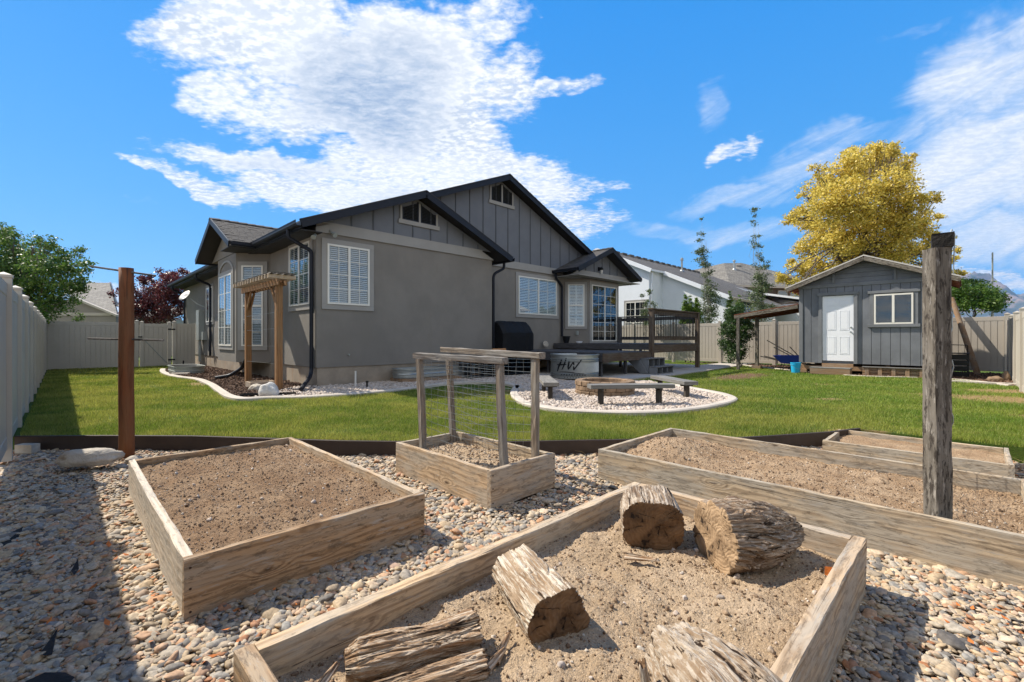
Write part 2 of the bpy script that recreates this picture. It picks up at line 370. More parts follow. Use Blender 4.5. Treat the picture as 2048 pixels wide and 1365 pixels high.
M['shinglegrey'] = shingle('grey_neighbour_shingles', (.15, .14, .125), (.21, .195, .17), .16, .35, 'y')
M['shingledark'] = shingle('dark_neighbour_shingles', (.075, .068, .062), (.12, .11, .098), .16, .35)
M['shinglebrown'] = shingle('brown_neighbour_shingles', (.14, .125, .105), (.20, .18, .15), .2, .4)
M['roofedge'] = paint('pale_roof_edge', (.50, .47, .43), .8, .1, 3, .2, 50, .003)
def galv():
    m_, t = material('galvanised_steel'); p = objco(t)
    c = t.mix(t.vor(p, 22, out='Color'), (.30, .32, .32), (.44, .45, .43)); c = t.mix(.5, c, t.mix(t.noise(p, 4, 4), (.22, .25, .26), (.46, .46, .42)))
    t.put(t.b.inputs['Base Color'], c); t.b.inputs['Metallic'].default_value = .75; t.b.inputs['Roughness'].default_value = .42
    x, y, z = t.sep(p); return m_
M['galv'] = galv()
def glass():
    m_, t = material('window_glass')
    gl = t.node('ShaderNodeBsdfGlossy'); gl.inputs['Roughness'].default_value = .015; gl.inputs[0].default_value = (.95, .97, 1, 1)
    tr = t.node('ShaderNodeBsdfTransparent'); tr.inputs[0].default_value = (.86, .89, .90, 1)
    fr = t.node('ShaderNodeLayerWeight'); fr.inputs[0].default_value = .5
    mx = t.node('ShaderNodeMixShader'); t.put(mx.inputs[0], t.m('ADD', t.m('MULTIPLY', t.m('POWER', fr.outputs['Facing'], 4.), .6), .065, clamp=True))
    t.l.new(tr.outputs[0], mx.inputs[1]); t.l.new(gl.outputs[0], mx.inputs[2]); t.l.new(mx.outputs[0], t.o.inputs[0]); return m_
M['glass'] = glass()
def soilmat(name, a, b, c_):
    m_, t = material(name); p = wpos(t)
    n = t.noise(p, 3.2, 5, .65); f = t.noise(p, 45, 5, .7); v = t.vor(p, 60)
    c = t.mix(t.mr(n, .35, .7), a, b); c = t.mix(t.mr(f, .45, .75, 0, .7), c, c_)
    c = t.mix(t.mr(t.noise(p, 170, 2, .5), .60, .72, 0, .6), c, t.vm('SCALE', b, None, 1.7)); c = t.mix(t.mr(f, .42, .30, 0, .6), c, t.vm('SCALE', c_, None, .4))
    t.put(t.b.inputs['Base Color'], c); t.b.inputs['Roughness'].default_value = .97; t.b.inputs['Specular IOR Level'].default_value = .1
    bump(t, t.m('ADD', t.m('ADD', f, t.m('MULTIPLY', t.noise(p, 160, 3, .6), .5)), t.m('MULTIPLY', v, .3)), 1., .02); return m_
M['soil'] = soilmat('brown_garden_soil', (.235, .148, .088), (.345, .24, .152), (.14, .084, .048))
M['soilpale'] = soilmat('pale_garden_soil', (.41, .295, .185), (.52, .395, .27), (.26, .175, .105))
M['soilred'] = soilmat('reddish_garden_soil', (.31, .205, .122), (.45, .325, .21), (.18, .112, .065))
def stonemat(name, stops, rough=.75):
    m_, t = material(name); at = t.node('ShaderNodeAttribute', attribute_name='rnd', attribute_type='INSTANCER').outputs['Fac']
    p = wpos(t); c = t.ramp(at, stops)
    c = t.vm('SCALE', c, None, t.mr(t.noise(p, 60, 4, .6), .3, .7, .75, 1.25))
    t.put(t.b.inputs['Base Color'], c); t.b.inputs['Roughness'].default_value = rough; t.b.inputs['Specular IOR Level'].default_value = .25
    bump(t, t.noise(p, 220, 3, .6), .25, .002); return m_
M['riverrock'] = stonemat('mixed_river_rock', [(0, (.10, .09, .082)), (.10, (.21, .19, .165)), (.22, (.35, .265, .17)), (.36, (.44, .33, .21)), (.5, (.24, .235, .22)), (.62, (.48, .375, .25)),
                          (.74, (.35, .305, .245)), (.84, (.40, .215, .11)), (.91, (.52, .43, .32)), (.97, (.29, .12, .05)), (1, (.56, .49, .40))])
M['whiterock'] = stonemat('pinkish_white_rock', [(0, (.24, .20, .165)), (.3, (.42, .355, .30)), (.6, (.50, .43, .37)), (.85, (.38, .30, .24)), (1, (.56, .50, .44))])
M['mulch'] = stonemat('dark_bark_mulch', [(0, (.045, .027, .018)), (.4, (.09, .052, .034)), (.75, (.14, .085, .056)), (1, (.2, .13, .09))], .9)
M['clod'] = stonemat('soil_clods', [(0, (.13, .08, .048)), (.6, (.24, .165, .105)), (.9, (.36, .27, .19)), (1, (.5, .45, .38))], .95)
# ================================================================== ground
GZ = -.15                                            # the gravel beds lie lower than the lawn
def inpoly(P, poly):
    x, y = P[:, 0], P[:, 1]; inside = np.zeros(len(P), bool); n = len(poly); j = n - 1
    for i in range(n):
        xi, yi = poly[i][0], poly[i][1]; xj, yj = poly[j][0], poly[j][1]
        c = ((yi > y) != (yj > y)) & (x < (xj - xi) * (y - yi) / (yj - yi + 1e-12) + xi); inside ^= c; j = i
    return inside
def L2(a, b, o=None):                                # house-frame metres to world
    o = o or CORNER; v = o + U2 * a + U1 * b; return (v.x, v.y)
CORNER = Vector((-4.79, 11.14, 0))                   # near corner of the house
PATCH = [(7.3, 14.5, 2.4, .75, 44, 0), (9.9, 8.8, 1.9, 1.0, -40, 1), (9.0, 9.7, .7, .35, -30, 1), (-8.3, 12.0, .75, .22, -50, 1), (3.2, 13.1, .8, .3, 44, 1), (-.05, 10.4, .55, .28, 0, 1),
         (8.1, 11.9, .4, .25, 0, 1), (11.3, 10.4, 1.2, .6, 0, 1), (8.2, 7.0, .7, .3, 20, 1), (6.3, 9.0, .5, .2, 0, 1), (4.4, 5.9, .5, .2, 0, 1)]
def patchval(P, w_=None):
    v = np.zeros(len(P))
    for (x, y, rx, ry, rot, k) in PATCH:
        c, s = math.cos(R(rot)), math.sin(R(rot)); dx_, dy_ = P[:, 0] - x, P[:, 1] - y
        r = np.hypot((dx_ * c + dy_ * s) / rx, (-dx_ * s + dy_ * c) / ry)
        v = np.maximum(v, np.clip(1.5 - 1.1 * r, 0, 1))
    return v
def turfmat():
    m_, t = material('turf_soil'); p = wpos(t); pn = t.vm('ADD', p, t.vm('SCALE', t.vm('SUBTRACT', t.noise(p, 2.5, 4, .6, 0, 'Color'), (.5, .5, .5)), None, .5))
    n = t.noise(p, .9, 4, .6)
    base = t.mix(t.mr(n, .35, .65), (.055, .10, .016), (.085, .125, .022)); base = t.mix(t.mr(t.noise(p, 60, 4, .6), .4, .7, 0, .6), base, (.05, .055, .02))
    brown, tan = None, None
    for (x, y, rx, ry, rot, k) in PATCH:
        e = t.mapping(pn, loc=(x, y, 0), rot=(0, 0, R(rot)), scale=(rx, ry, 1e3), kind='TEXTURE')
        v = t.mr(t.vm('LENGTH', e), 1.15, .6)
        if k == 0: brown = v if brown is None else t.m('MAXIMUM', brown, v)
        else: tan = v if tan is None else t.m('MAXIMUM', tan, v)
    f = t.mr(t.noise(p, 35, 4, .6), .3, .7)
    c = t.mix(t.m('MULTIPLY', tan, .85), base, t.mix(f, (.34, .23, .11), (.22, .15, .075))); c = t.mix(brown, c, t.mix(f, (.17, .105, .068), (.10, .065, .042)))
    t.put(t.b.inputs['Base Color'], c); t.b.inputs['Roughness'].default_value = .95; t.b.inputs['Specular IOR Level'].default_value = .1
    bump(t, t.noise(p, 70, 4, .7), .8, .02); return m_
M['turf'] = turfmat()
mb = MB(); mb.poly([(-9000, -60, -.26), (16000, -60, -.26), (16000, 9000, -.26), (-9000, 9000, -.26)])
struct('ground', mb, M['soilpale'])
# lawn slab: front edge is the brown edging board
EDGE = [(-9.5, 5.62), (-6.04, 5.56), (-5.0, 5.60), (-3.9, 5.58), (-3.0, 5.46), (-2.0, 5.32), (-1.0, 5.26), (0, 5.27), (.8, 5.34), (1.6, 5.40), (2.6, 5.45), (3.3, 5.62), (4.05, 5.82), (4.6, 6.05), (5.65, 4.98), (9.6, 1.2), (16, -5)]
LAWN = EDGE + [(34, 20), (30, 60), (-40, 60), (-40, 20)]
mb = MB(); mb.prism([(x, y, -.25) for x, y in LAWN], (0, 0, .25)); struct('lawn', mb, M['turf'])
mb = MB(); mb.poly([(-14, -3, GZ - .035), (14, -3, GZ - .035), (14, 8, GZ - .035), (-14, 8, GZ - .035)]); struct('gravel_bed', mb, M['soil'])
# edging board, in lengths that follow the curve
ed = thing('edging_board', 'brown plastic edging board curving between the lawn and the river rock', 'garden edging')
for i in range(1, 13):
    a, b = EDGE[i], EDGE[i + 1]
    bar('board', ed, (a[0], a[1] - .02, -.07), (b[0], b[1] - .02, -.07), .035, .175, M['edging'], var=i)

def ribbon(pts, w_, h_, z0, seg=10):
    """kerb along a smoothed path with a rounded top"""
    P = [Vector((x, y, 0)) for x, y in pts]; Q = []
    for i in range(len(P) - 1):
        p0, p1, p2, p3 = P[max(i-1, 0)], P[i], P[i+1], P[min(i+2, len(P)-1)]
        for k in range(seg):
            t = k / seg; Q.append(.5 * ((2*p1) + (-p0 + p2)*t + (2*p0 - 5*p1 + 4*p2 - p3)*t*t + (-p0 + 3*p1 - 3*p2 + p3)*t**3))
    Q.append(P[-1]); mb = MB(); prof = [(-w_/2, -.05), (-w_/2, h_*.75), (-w_*.35, h_), (w_*.35, h_), (w_/2, h_*.75), (w_/2, -.05)]
    for i, p in enumerate(Q):
        t = (Q[min(i+1, len(Q)-1)] - Q[max(i-1, 0)]).normalized(); n = Vector((-t.y, t.x, 0))
        for (o_, z) in prof: mb.v.append((p.x + n.x*o_, p.y + n.y*o_, z0 + z))
    k = len(prof)
    for i in range(len(Q) - 1):
        for j in range(k - 1): mb.f.append((i*k+j, i*k+j+1, (i+1)*k+j+1, (i+1)*k+j)); mb.mi.append(0)
    mb.f.append(tuple(range(k))); mb.f.append(tuple((len(Q)-1)*k + j for j in range(k))); mb.mi += [0, 0]
    return mb
def gp(l, z=0.): return [tuple(G(px, py, z))[:2] for px, py in l]
KERB1 = gp([(326, 741), (326, 746), (339, 752.5), (359, 757), (383, 760), (403, 764), (423, 773), (440, 785), (455, 795), (472, 800.5), (494, 802.5), (540, 800), (600, 799), (640, 797), (700, 793), (745, 789), (785, 785), (830, 779.5), (888, 771), (950, 768), (996, 768.5), (1030, 775), (1037, 783)])
kb = part('concrete_kerb', ribbon(KERB1, .17, .07, 0), M['concrete'], smooth=False)
tag(kb, 'pale curving concrete kerb between the lawn and the house planting bed', 'kerb')
KERB2 = gp([(1036, 776), (1029, 786), (1031, 797), (1050, 811), (1084, 819), (1130, 826), (1200, 830), (1270, 831), (1340, 828), (1400, 821), (1440, 813), (1462, 806), (1463, 800), (1440, 792), (1400, 784), (1365, 777), (1335, 772)])
kb = part('concrete_kerb', ribbon(KERB2, .17, .07, 0), M['concrete']); tag(kb, 'rounded pale concrete kerb ringing the fire pit gravel', 'kerb')
mb = MB(); mb.prism([(*gp([(1026, 790)])[0], 0), (*gp([(1060, 790)])[0], 0), (*gp([(1052, 776)])[0], 0), (*gp([(1030, 777)])[0], 0)], (0, 0, .12))
# mulch and white rock beds
MULCH = KERB1[:13] + [L2(-.0, -.1), L2(0, 14.5)]
mb = MB(); mb.poly([(x, y, .012) for x, y in MULCH]); struct('mulch_bed', mb, M['soil'])
ROCKW = [L2(-.45, .2)] + KERB1[10:] + [G(1060, 775).to_tuple()[:2], L2(7.2, -2.8), L2(7.2, 1.0)]
mb = MB(); mb.poly([(x, y, .016) for x, y in ROCKW]); struct('rock_border', mb, M['soil'])
PIT = KERB2 + [G(1300, 765).to_tuple()[:2], G(1200, 758).to_tuple()[:2], G(1100, 756).to_tuple()[:2], G(1045, 765).to_tuple()[:2]]
mb = MB(); mb.poly([(x, y, .020) for x, y in PIT]); struct('pit_gravel_bed', mb, M['soilpale'])
# patio slab with joints
PATIO = [L2(6.3, .86), L2(6.3, -3.2), L2(7.3, -4.35), L2(9.8, -4.6), L2(13.4, -4.45), L2(18.5, -4.1), L2(18.5, -2.9), L2(15.5, -2.9), L2(15.5, .86)]
mb = MB(); mb.prism([(x, y, 0) for x, y in PATIO], (0, 0, .05)); struct('patio', mb, M['patio'])
# strip of bark and dirt in front of the shed
KERB3 = gp([(1462, 730), (1500, 733.5), (1550, 739), (1601, 744.5), (1660, 750), (1723, 754.5), (1790, 756.5), (1852, 758), (1905, 761), (1960, 766), (2022, 774)])
kb = part('concrete_kerb', ribbon(KERB3, .11, .05, 0), M['concrete']); tag(kb, 'thin concrete kerb in front of the grey shed', 'kerb')
STRIP = KERB3 + [(17.5, 14.2), (10, 22.5), (8.6, 22.5)]
mb = MB(); mb.poly([(x, y, .012) for x, y in STRIP]); struct('dirt_strip', mb, M['soil'])

# ------------------------------------------------------------------ instanced stones (nobody could count them)
def scatter(name, pts, rot, scl, rnd, mat, label, cat, sub=2, var=5, noise_s=1.1, amp=.45, box=False):
    me = bpy.data.meshes.new(name); n = len(pts)
    me.vertices.add(n); me.vertices.foreach_set('co', np.asarray(pts, 'f4').ravel())
    for an, arr, ty in (('rot', rot, 'FLOAT_VECTOR'), ('scl', scl, 'FLOAT_VECTOR')):
        a = me.attributes.new(an, ty, 'POINT'); a.data.foreach_set('vector', np.asarray(arr, 'f4').ravel())
    a = me.attributes.new('rnd', 'FLOAT', 'POINT'); a.data.foreach_set('value', np.asarray(rnd, 'f4'))
    a = me.attributes.new('idx', 'INT', 'POINT'); a.data.foreach_set('value', rng.integers(0, var, n).astype('i4'))
    me.materials.append(mat)
    o = bpy.data.objects.new(name, me); link(o); tag(o, label, cat, None, 'stuff')
    g = bpy.data.node_groups.new(name + '_nodes', 'GeometryNodeTree')
    g.interface.new_socket('Geometry', in_out='INPUT', socket_type='NodeSocketGeometry'); g.interface.new_socket('Geometry', in_out='OUTPUT', socket_type='NodeSocketGeometry')
    N = g.nodes.new; K = g.links.new; gi = N('NodeGroupInput'); go = N('NodeGroupOutput')
    g2i = N('GeometryNodeGeometryToInstance')
    for v in range(var):
        if box:
            ico = N('GeometryNodeMeshCube'); ico.inputs['Size'].default_value = (2, 2, 2)
            for i_ in (1, 2, 3): ico.inputs[i_].default_value = 3
        else:
            ico = N('GeometryNodeMeshIcoSphere'); ico.inputs['Radius'].default_value = 1; ico.inputs['Subdivisions'].default_value = sub
        pos = N('GeometryNodeInputPosition'); no = N('ShaderNodeTexNoise'); no.inputs['Scale'].default_value = noise_s; no.inputs['Detail'].default_value = 1.5
        off = N('ShaderNodeVectorMath'); off.operation = 'ADD'; off.inputs[1].default_value = (v * 7.3, v * 3.1, 0); K(pos.outputs[0], off.inputs[0]); K(off.outputs[0], no.inputs['Vector'])
        su = N('ShaderNodeVectorMath'); su.operation = 'SUBTRACT'; K(no.outputs['Color'], su.inputs[0]); su.inputs[1].default_value = (.5, .5, .5)
        sc = N('ShaderNodeVectorMath'); sc.operation = 'SCALE'; K(su.outputs[0], sc.inputs[0]); sc.inputs['Scale'].default_value = amp * 2.4
        sp = N('GeometryNodeSetPosition'); K(ico.outputs['Mesh'], sp.inputs['Geometry']); K(sc.outputs[0], sp.inputs['Offset'])
        sm = N('GeometryNodeSetShadeSmooth'); K(sp.outputs[0], sm.inputs['Geometry']); sm.inputs['Shade Smooth'].default_value = not box
        mt = N('GeometryNodeSetMaterial'); mt.inputs['Material'].default_value = mat; K(sm.outputs[0], mt.inputs['Geometry']); K(mt.outputs[0], g2i.inputs[0])
    ip = N('GeometryNodeInstanceOnPoints'); K(gi.outputs[0], ip.inputs['Points']); K(g2i.outputs[0], ip.inputs['Instance']); ip.inputs['Pick Instance'].default_value = True
    def attr(nm, ty):
        a = N('GeometryNodeInputNamedAttribute'); a.data_type = ty; a.inputs['Name'].default_value = nm; return a.outputs['Attribute']
    K(attr('idx', 'INT'), ip.inputs['Instance Index']); K(attr('rot', 'FLOAT_VECTOR'), ip.inputs['Rotation']); K(attr('scl', 'FLOAT_VECTOR'), ip.inputs['Scale'])
    K(ip.outputs[0], go.inputs[0])
    md = o.modifiers.new('scatter', 'NODES'); md.node_group = g; return o
def jitterpts(x0, x1, y0, y1, step, jit=.5):
    X, Y = np.meshgrid(np.arange(x0, x1, step), np.arange(y0, y1, step)); P = np.stack([X.ravel(), Y.ravel()], 1)
    return P + rng.uniform(-jit, jit, P.shape) * step
def visible(P, mar=120):
    Yc = np.maximum(P[:, 1], .05); px = CX + F * P[:, 0] / Yc
    return (P[:, 1] > .9) & (px > -mar - 500 / Yc) & (px < 2048 + mar + 500 / Yc)
BEDS = {}                                            # outer corners: near, right, far, left
def bedpoly(q, la, lb): q = Vector((q[0], q[1], 0)); return [q, q + U2 * la, q + U2 * la + U1 * lb, q + U1 * lb]
BEDS[1] = bedpoly((-1.568, 2.18), 1.36, 2.56); BEDS[2] = bedpoly((-.167, 3.60), .79, 1.44)
BEDS[3] = bedpoly((2.84, 2.38), 1.5, 2.85); BEDS[5] = bedpoly((4.72, 4.27), .95, 1.52)
BEDS[4] = bedpoly((.02, .57), 2.62, 1.38)
def outside_beds(P, mar=0.):
    k = np.ones(len(P), bool)
    for b in BEDS.values():
        c = sum(b, Vector()) / 4; k &= ~inpoly(P, [tuple(c + (v - c) * (1 - mar)) for v in b])
    return k
def gravel_pts(step, ymax, ymin=.9):
    P = jitterpts(-8.5, 8.5, ymin, ymax, step); P = P[visible(P)]; e = inpoly(P, LAWN); P = P[~e]
    return P[outside_beds(P, .02)]
def hnoise(P, s, o=0): return np.array([mnoise.noise(Vector((x * s + o, y * s, 0))) for x, y in P[:, :2]])
allp = []
for (step, ya, yb) in ((.0215, .9, 3.3), (.028, 3.3, 6.4)):
    for layer in range(2):
        P = gravel_pts(step, yb, ya)
        if layer: P = P[rng.random(len(P)) < .55]
        allp.append(np.c_[P, np.full(len(P), GZ - .015 + layer * .011)])
P = np.concatenate(allp); n = len(P); P[:, 2] += .02 * hnoise(P, 1.1) + rng.uniform(-.004, .004, n)
sz = np.clip(rng.lognormal(math.log(.0138), .40, n), .006, .040); sz *= 1 + .35 * np.clip(hnoise(P, .8, 5), -1, 1)
scl = np.c_[sz * rng.uniform(1.0, 1.55, n), sz * rng.uniform(.75, 1.0, n), sz * rng.uniform(.38, .62, n)]
rot = np.c_[rng.normal(0, .26, n), rng.normal(0, .26, n), rng.uniform(0, 6.28, n)]
scatter('river_rock', P, rot, scl, rng.random(n), M['riverrock'], 'mixed tan and grey river rock spread around the raised beds', 'gravel')
# larger odd stones
P = gravel_pts(.33, 5.3); P = P[rng.random(len(P)) < .55]; n = len(P); sz = rng.uniform(.028, .044, n)
scatter('large_river_rock', np.c_[P, np.full(n, GZ + .004)], np.c_[rng.normal(0, .15, n), rng.normal(0, .15, n), rng.uniform(0, 6.28, n)],
        np.c_[sz * 1.4, sz, sz * .5], rng.random(n), M['riverrock'], 'scattered larger cobbles among the river rock', 'cobbles', sub=3)
# white rock round the fire pit and along the gable wall
PITC = Vector((1.98, 9.72, 0)); PITR = .62
P = jitterpts(-.5, 5.5, 7.2, 12.6, .040); k = inpoly(P, PIT) & (np.hypot(P[:, 0] - PITC.x, P[:, 1] - PITC.y) > PITR - .02) & ~inpoly(P, PATIO)
P = P[k]; n = len(P); sz = np.clip(rng.lognormal(math.log(.026), .25, n), .015, .045)
scatter('pit_gravel', np.c_[P, rng.uniform(.022, .04, n)], np.c_[rng.normal(0, .4, n), rng.normal(0, .4, n), rng.uniform(0, 6.28, n)],
        np.c_[sz * 1.2, sz * .9, sz * .68], rng.random(n), M['whiterock'], 'pinkish white landscaping rock around the fire pit', 'gravel')
P = jitterpts(-6.5, 3, 8.6, 17, .042); k = inpoly(P, ROCKW) & ~inpoly(P, [L2(0, 0), L2(8, 0), L2(8, 3), L2(0, 3)]) & ~inpoly(P, PATIO)
P = P[k]; n = len(P); sz = np.clip(rng.lognormal(math.log(.026), .28, n), .014, .048)
scatter('house_gravel', np.c_[P, rng.uniform(.018, .038, n)], np.c_[rng.normal(0, .4, n), rng.normal(0, .4, n), rng.uniform(0, 6.28, n)],
        np.c_[sz * 1.2, sz * .9, sz * .66], rng.random(n), M['whiterock'], 'pinkish white rock strip along the shaded gable wall', 'gravel')
# bark mulch
P = jitterpts(-14, -3.4, 8.8, 22, .045); k = inpoly(P, MULCH); P = P[k]; n = len(P); sz = rng.uniform(.014, .030, n)
scatter('bark_mulch', np.c_[P, rng.uniform(.018, .038, n)], np.c_[rng.normal(0, .5, n), rng.normal(0, .5, n), rng.uniform(0, 6.28, n)],
        np.c_[sz * 1.5, sz * .6, sz * .25], rng.random(n), M['mulch'], 'dark brown bark mulch beside the house side wall', 'mulch', box=True, amp=.2)
P = jitterpts(7.5, 17.5, 10.5, 22.5, .07); P = P[inpoly(P, STRIP)]; n = len(P); sz = rng.uniform(.015, .032, n)
scatter('bark_strip', np.c_[P, rng.uniform(.018, .035, n)], np.c_[rng.normal(0, .5, n), rng.normal(0, .5, n), rng.uniform(0, 6.28, n)],
        np.c_[sz * 1.5, sz * .7, sz * .3], rng.random(n), M['mulch'], 'brown bark chips around the base of the grey shed', 'mulch', box=True, amp=.2)

# ------------------------------------------------------------------ grass: one blade, one triangle
def grassmat():
    m_, t = material('grass_blades'); at = t.node('ShaderNodeAttribute', attribute_name='rnd').outputs['Fac']; p = wpos(t)
    lo = t.mix(t.mr(t.noise(p, .7, 6, .65), .40, .60), (.15, .205, .026), (.30, .305, .058)); lo = t.mix(t.mr(t.noise(t.vm('ADD', p, (4, 9, 0)), 2.6, 4, .6), .55, .75, 0, .55), lo, (.36, .32, .09))
    lo = t.mix(t.mr(t.sep(p)[0], 3.0, 7.5, 0, .4), lo, (.12, .26, .025))
    c = t.mix(t.mr(at, .80, 1., 0, .9), t.vm('SCALE', lo, None, t.mr(at, 0, .8, .5, 1.4, False)), (.38, .34, .13))
    t.put(t.b.inputs['Base Color'], c); t.b.inputs['Roughness'].default_value = .5; t.b.inputs['Specular IOR Level'].default_value = .3
    tr = t.node('ShaderNodeBsdfTranslucent'); t.put(tr.inputs[0], t.vm('SCALE', c, None, 1.3)); mx = t.node('ShaderNodeMixShader'); mx.inputs[0].default_value = .35
    t.l.new(t.b.outputs[0], mx.inputs[1]); t.l.new(tr.outputs[0], mx.inputs[2]); t.l.new(mx.outputs[0], t.o.inputs[0]); return m_
M['grass'] = grassmat()
def grass(N):
    u = rng.random(N); Y = 4.5 * np.exp(u * math.log(26 / 4.5)); pxr = rng.uniform(-90, 2140, N); P = np.c_[(pxr - CX) / F * Y, Y]   # density falls off with distance
    k = inpoly(P, LAWN); P = P[k]
    HOUSE = [L2(-.02, -.02), L2(8, -.02), L2(16, -.02), L2(16, 18), L2(-.02, 18)]
    for poly in (MULCH, ROCKW, PIT, PATIO, STRIP, HOUSE, KERB1 + [L2(0, 0)]):
        P = P[~inpoly(P, poly)]
    n1_ = P[:, 0] * U2.x + P[:, 1] * U2.y; n2_ = P[:, 0] * U1.x + P[:, 1] * U1.y
    P = P[(n1_ > -.36) & (n1_ < 22.1) & (n2_ > -.8) & (P[:, 1] < 25)]
    P = P[rng.random(len(P)) > patchval(P + rng.normal(0, .08, P.shape)) * .97]
    nn = np.sin(P[:, 0] * 3.1 + 2 * np.sin(P[:, 1] * 1.7)) * np.sin(P[:, 1] * 2.7 + 1.6 * np.sin(P[:, 0] * 2.2)); P = P[rng.random(len(P)) > np.clip(nn - .45, 0, 1) * 1.1]
    n = len(P); Yn = P[:, 1]; h = rng.uniform(.028, .058, n) * (1 + .25 * np.sin(P[:, 0] * 1.7 + np.sin(P[:, 1] * 2.3) * 2)); th = rng.uniform(0, 6.28, n); wd = .0028 * np.clip(Yn / 5.5, 1, 2.6)
    bx, by = np.cos(th) * wd, np.sin(th) * wd; lt = rng.uniform(0, 6.28, n); ln = h * rng.uniform(.1, .75, n)
    A = np.c_[P[:, 0] - bx, P[:, 1] - by, np.full(n, -.003)]; B = np.c_[P[:, 0] + bx, P[:, 1] + by, np.full(n, -.003)]
    C_ = np.c_[P[:, 0] + np.cos(lt) * ln, P[:, 1] + np.sin(lt) * ln, h]
    V = np.stack([A, B, C_], 1).reshape(-1, 3); Fc = np.arange(3 * n).reshape(n, 3)
    me = fastmesh('grass', V, Fc, M['grass'], {'rnd': rng.random(n)}); o = bpy.data.objects.new('grass', me); link(o)
    tag(o, 'sunlit mown green grass covering the yard', 'grass', None, 'stuff')
grass(1250000)

# ------------------------------------------------------------------ raised beds
def height(P, fn): return np.array([fn(x, y) for x, y in P])
def soil(parent, poly, z, fn, mat, res, inset=.03, name='soil'):
    q, qa, _, qb = poly; la = (qa - q).length - 2 * inset; lb = (qb - q).length - 2 * inset
    na, nb = int(la / res), int(lb / res); A, B = np.meshgrid(np.linspace(inset, inset + la, na), np.linspace(inset, inset + lb, nb))
    Wp = np.stack([q.x + U2.x * A + U1.x * B, q.y + U2.y * A + U1.y * B], -1).reshape(-1, 2)
    Z = np.array([z + fn(a / (la + 2*inset), b / (lb + 2*inset)) + .022 * mnoise.noise(Vector((x*2.2, y*2.2, z))) + .016 * mnoise.fractal(Vector((x*9, y*9, z)), 1, 2, 3) +
                  .010 * max(0, mnoise.noise(Vector((x*34, y*34, 1)))) + .005 * mnoise.noise(Vector((x*80, y*80, 2))) for (x, y), a, b in zip(Wp, A.ravel(), B.ravel())])
    inv = WM[parent.name].inverted(); V = np.c_[Wp, Z]; R3 = np.array(inv.to_3x3()); V = V @ R3.T + np.array(inv.translation)
    i = np.arange(na * nb).reshape(nb, na); Fc = np.stack([i[:-1, :-1], i[:-1, 1:], i[1:, 1:], i[1:, :-1]], -1).reshape(-1, 4)
    me = fastmesh(name, V, Fc, mat, smooth=True); part(name, me, None, parent, kind='stuff')
    return Wp, Z
def rbed(no, label, zt, hb, th, mat, mats=None, loc=None, skip=()):
    q, qa, qc, qb = BEDS[no]; t = thing('raised_bed', label, 'raised bed', (q.x, q.y, 0), ROT)
    la = (qa - q).length; lb = (qb - q).length; zc = zt - hb / 2; m2 = mats or [mat] * 4
    r_ = .0028
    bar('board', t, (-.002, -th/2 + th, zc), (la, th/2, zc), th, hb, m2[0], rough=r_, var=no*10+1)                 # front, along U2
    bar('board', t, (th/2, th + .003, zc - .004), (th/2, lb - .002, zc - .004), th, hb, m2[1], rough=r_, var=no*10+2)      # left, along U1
    bar('board', t, (th + .003, lb - th/2, zc - .006), (la, lb - th/2, zc - .006), th, hb, m2[2], rough=r_, var=no*10+3)      # back
    bar('board', t, (la - th/2, th + .003, zc - .003), (la - th/2, lb - th - .003, zc - .003), th, hb, m2[3], rough=r_, var=no*10+4)
    sc = MB()                                        # screw heads where boards meet
    for (x, y, ax) in ((.022, -.001, 'y'), (la - .022, -.001, 'y')):
        for dz_ in (-.35, 0.02, .36):
            sc.tube([(x, y - .002, zc + hb * dz_), (x, y + .003, zc + hb * dz_)], .006, 8)
    part('screws', sc, M['rustscrew'], t, kind='stuff'); return t
M['rustscrew'] = paint('rusty_screw', (.05, .025, .015), .7, .2, 10, 0)
b1 = rbed(1, 'pale wooden raised bed full of brown soil beside the round red post', .137, .30, .045, M['bedwood'], [M['bedbrown'], M['bedpale'], M['bedbrown'], M['bedwood']])  # left board coloured paler, front and back boards browner
S1 = soil(b1, BEDS[1], .070, lambda a, b: .012 * math.sin(a * 3.1) * math.sin(b * 3.1) + .012 * mnoise.noise(Vector((a * 6, b * 9, 4))), M['soil'], .013)
b2 = rbed(2, 'small raised bed holding the wire trellis on four grey posts', .155, .31, .042, M['bedwood2'], [M['bedwood'], M['bedwood'], M['bedwood2'], M['bedwood2']])
S2 = soil(b2, BEDS[2], .055, lambda a, b: 0, M['soilpale'], .016)
b3 = rbed(3, 'long grey raised bed with a mound of pale soil at its far left end', .137, .30, .042, M['bedwood2'])
S3 = soil(b3, BEDS[3], .035, lambda a, b: .125 * math.exp(-((a - .52) / .30)**2 - ((b - .87) / .12)**2) - .03 * (1 - b), M['soilred'], .015)
b5 = rbed(5, 'low narrow raised bed at the lawn edge behind the long bed', .012, .17, .04, M['bedwood2'])
S5 = soil(b5, BEDS[5], -.055, lambda a, b: 0, M['soilred'], .025)
b4 = rbed(4, 'foreground raised bed of thick timber holding weathered logs', .14, .30, .062, M['bedwood'], [M['bedwood'], M['bedbrown'], M['bedwood'], M['bedwood']])
def f4(a, b): return .030 * mnoise.noise(Vector((a * 7, b * 4, 2))) + .016 * mnoise.noise(Vector((a * 19, b * 11, 7))) + .035 * math.exp(-((a - .75) / .2)**2 - ((b - .15) / .2)**2) + .03 * math.exp(-((a - .3) / .25)**2 - ((b - .4) / .3)**2)
S4 = soil(b4, BEDS[4], .015, f4, M['soilpale'], .012)
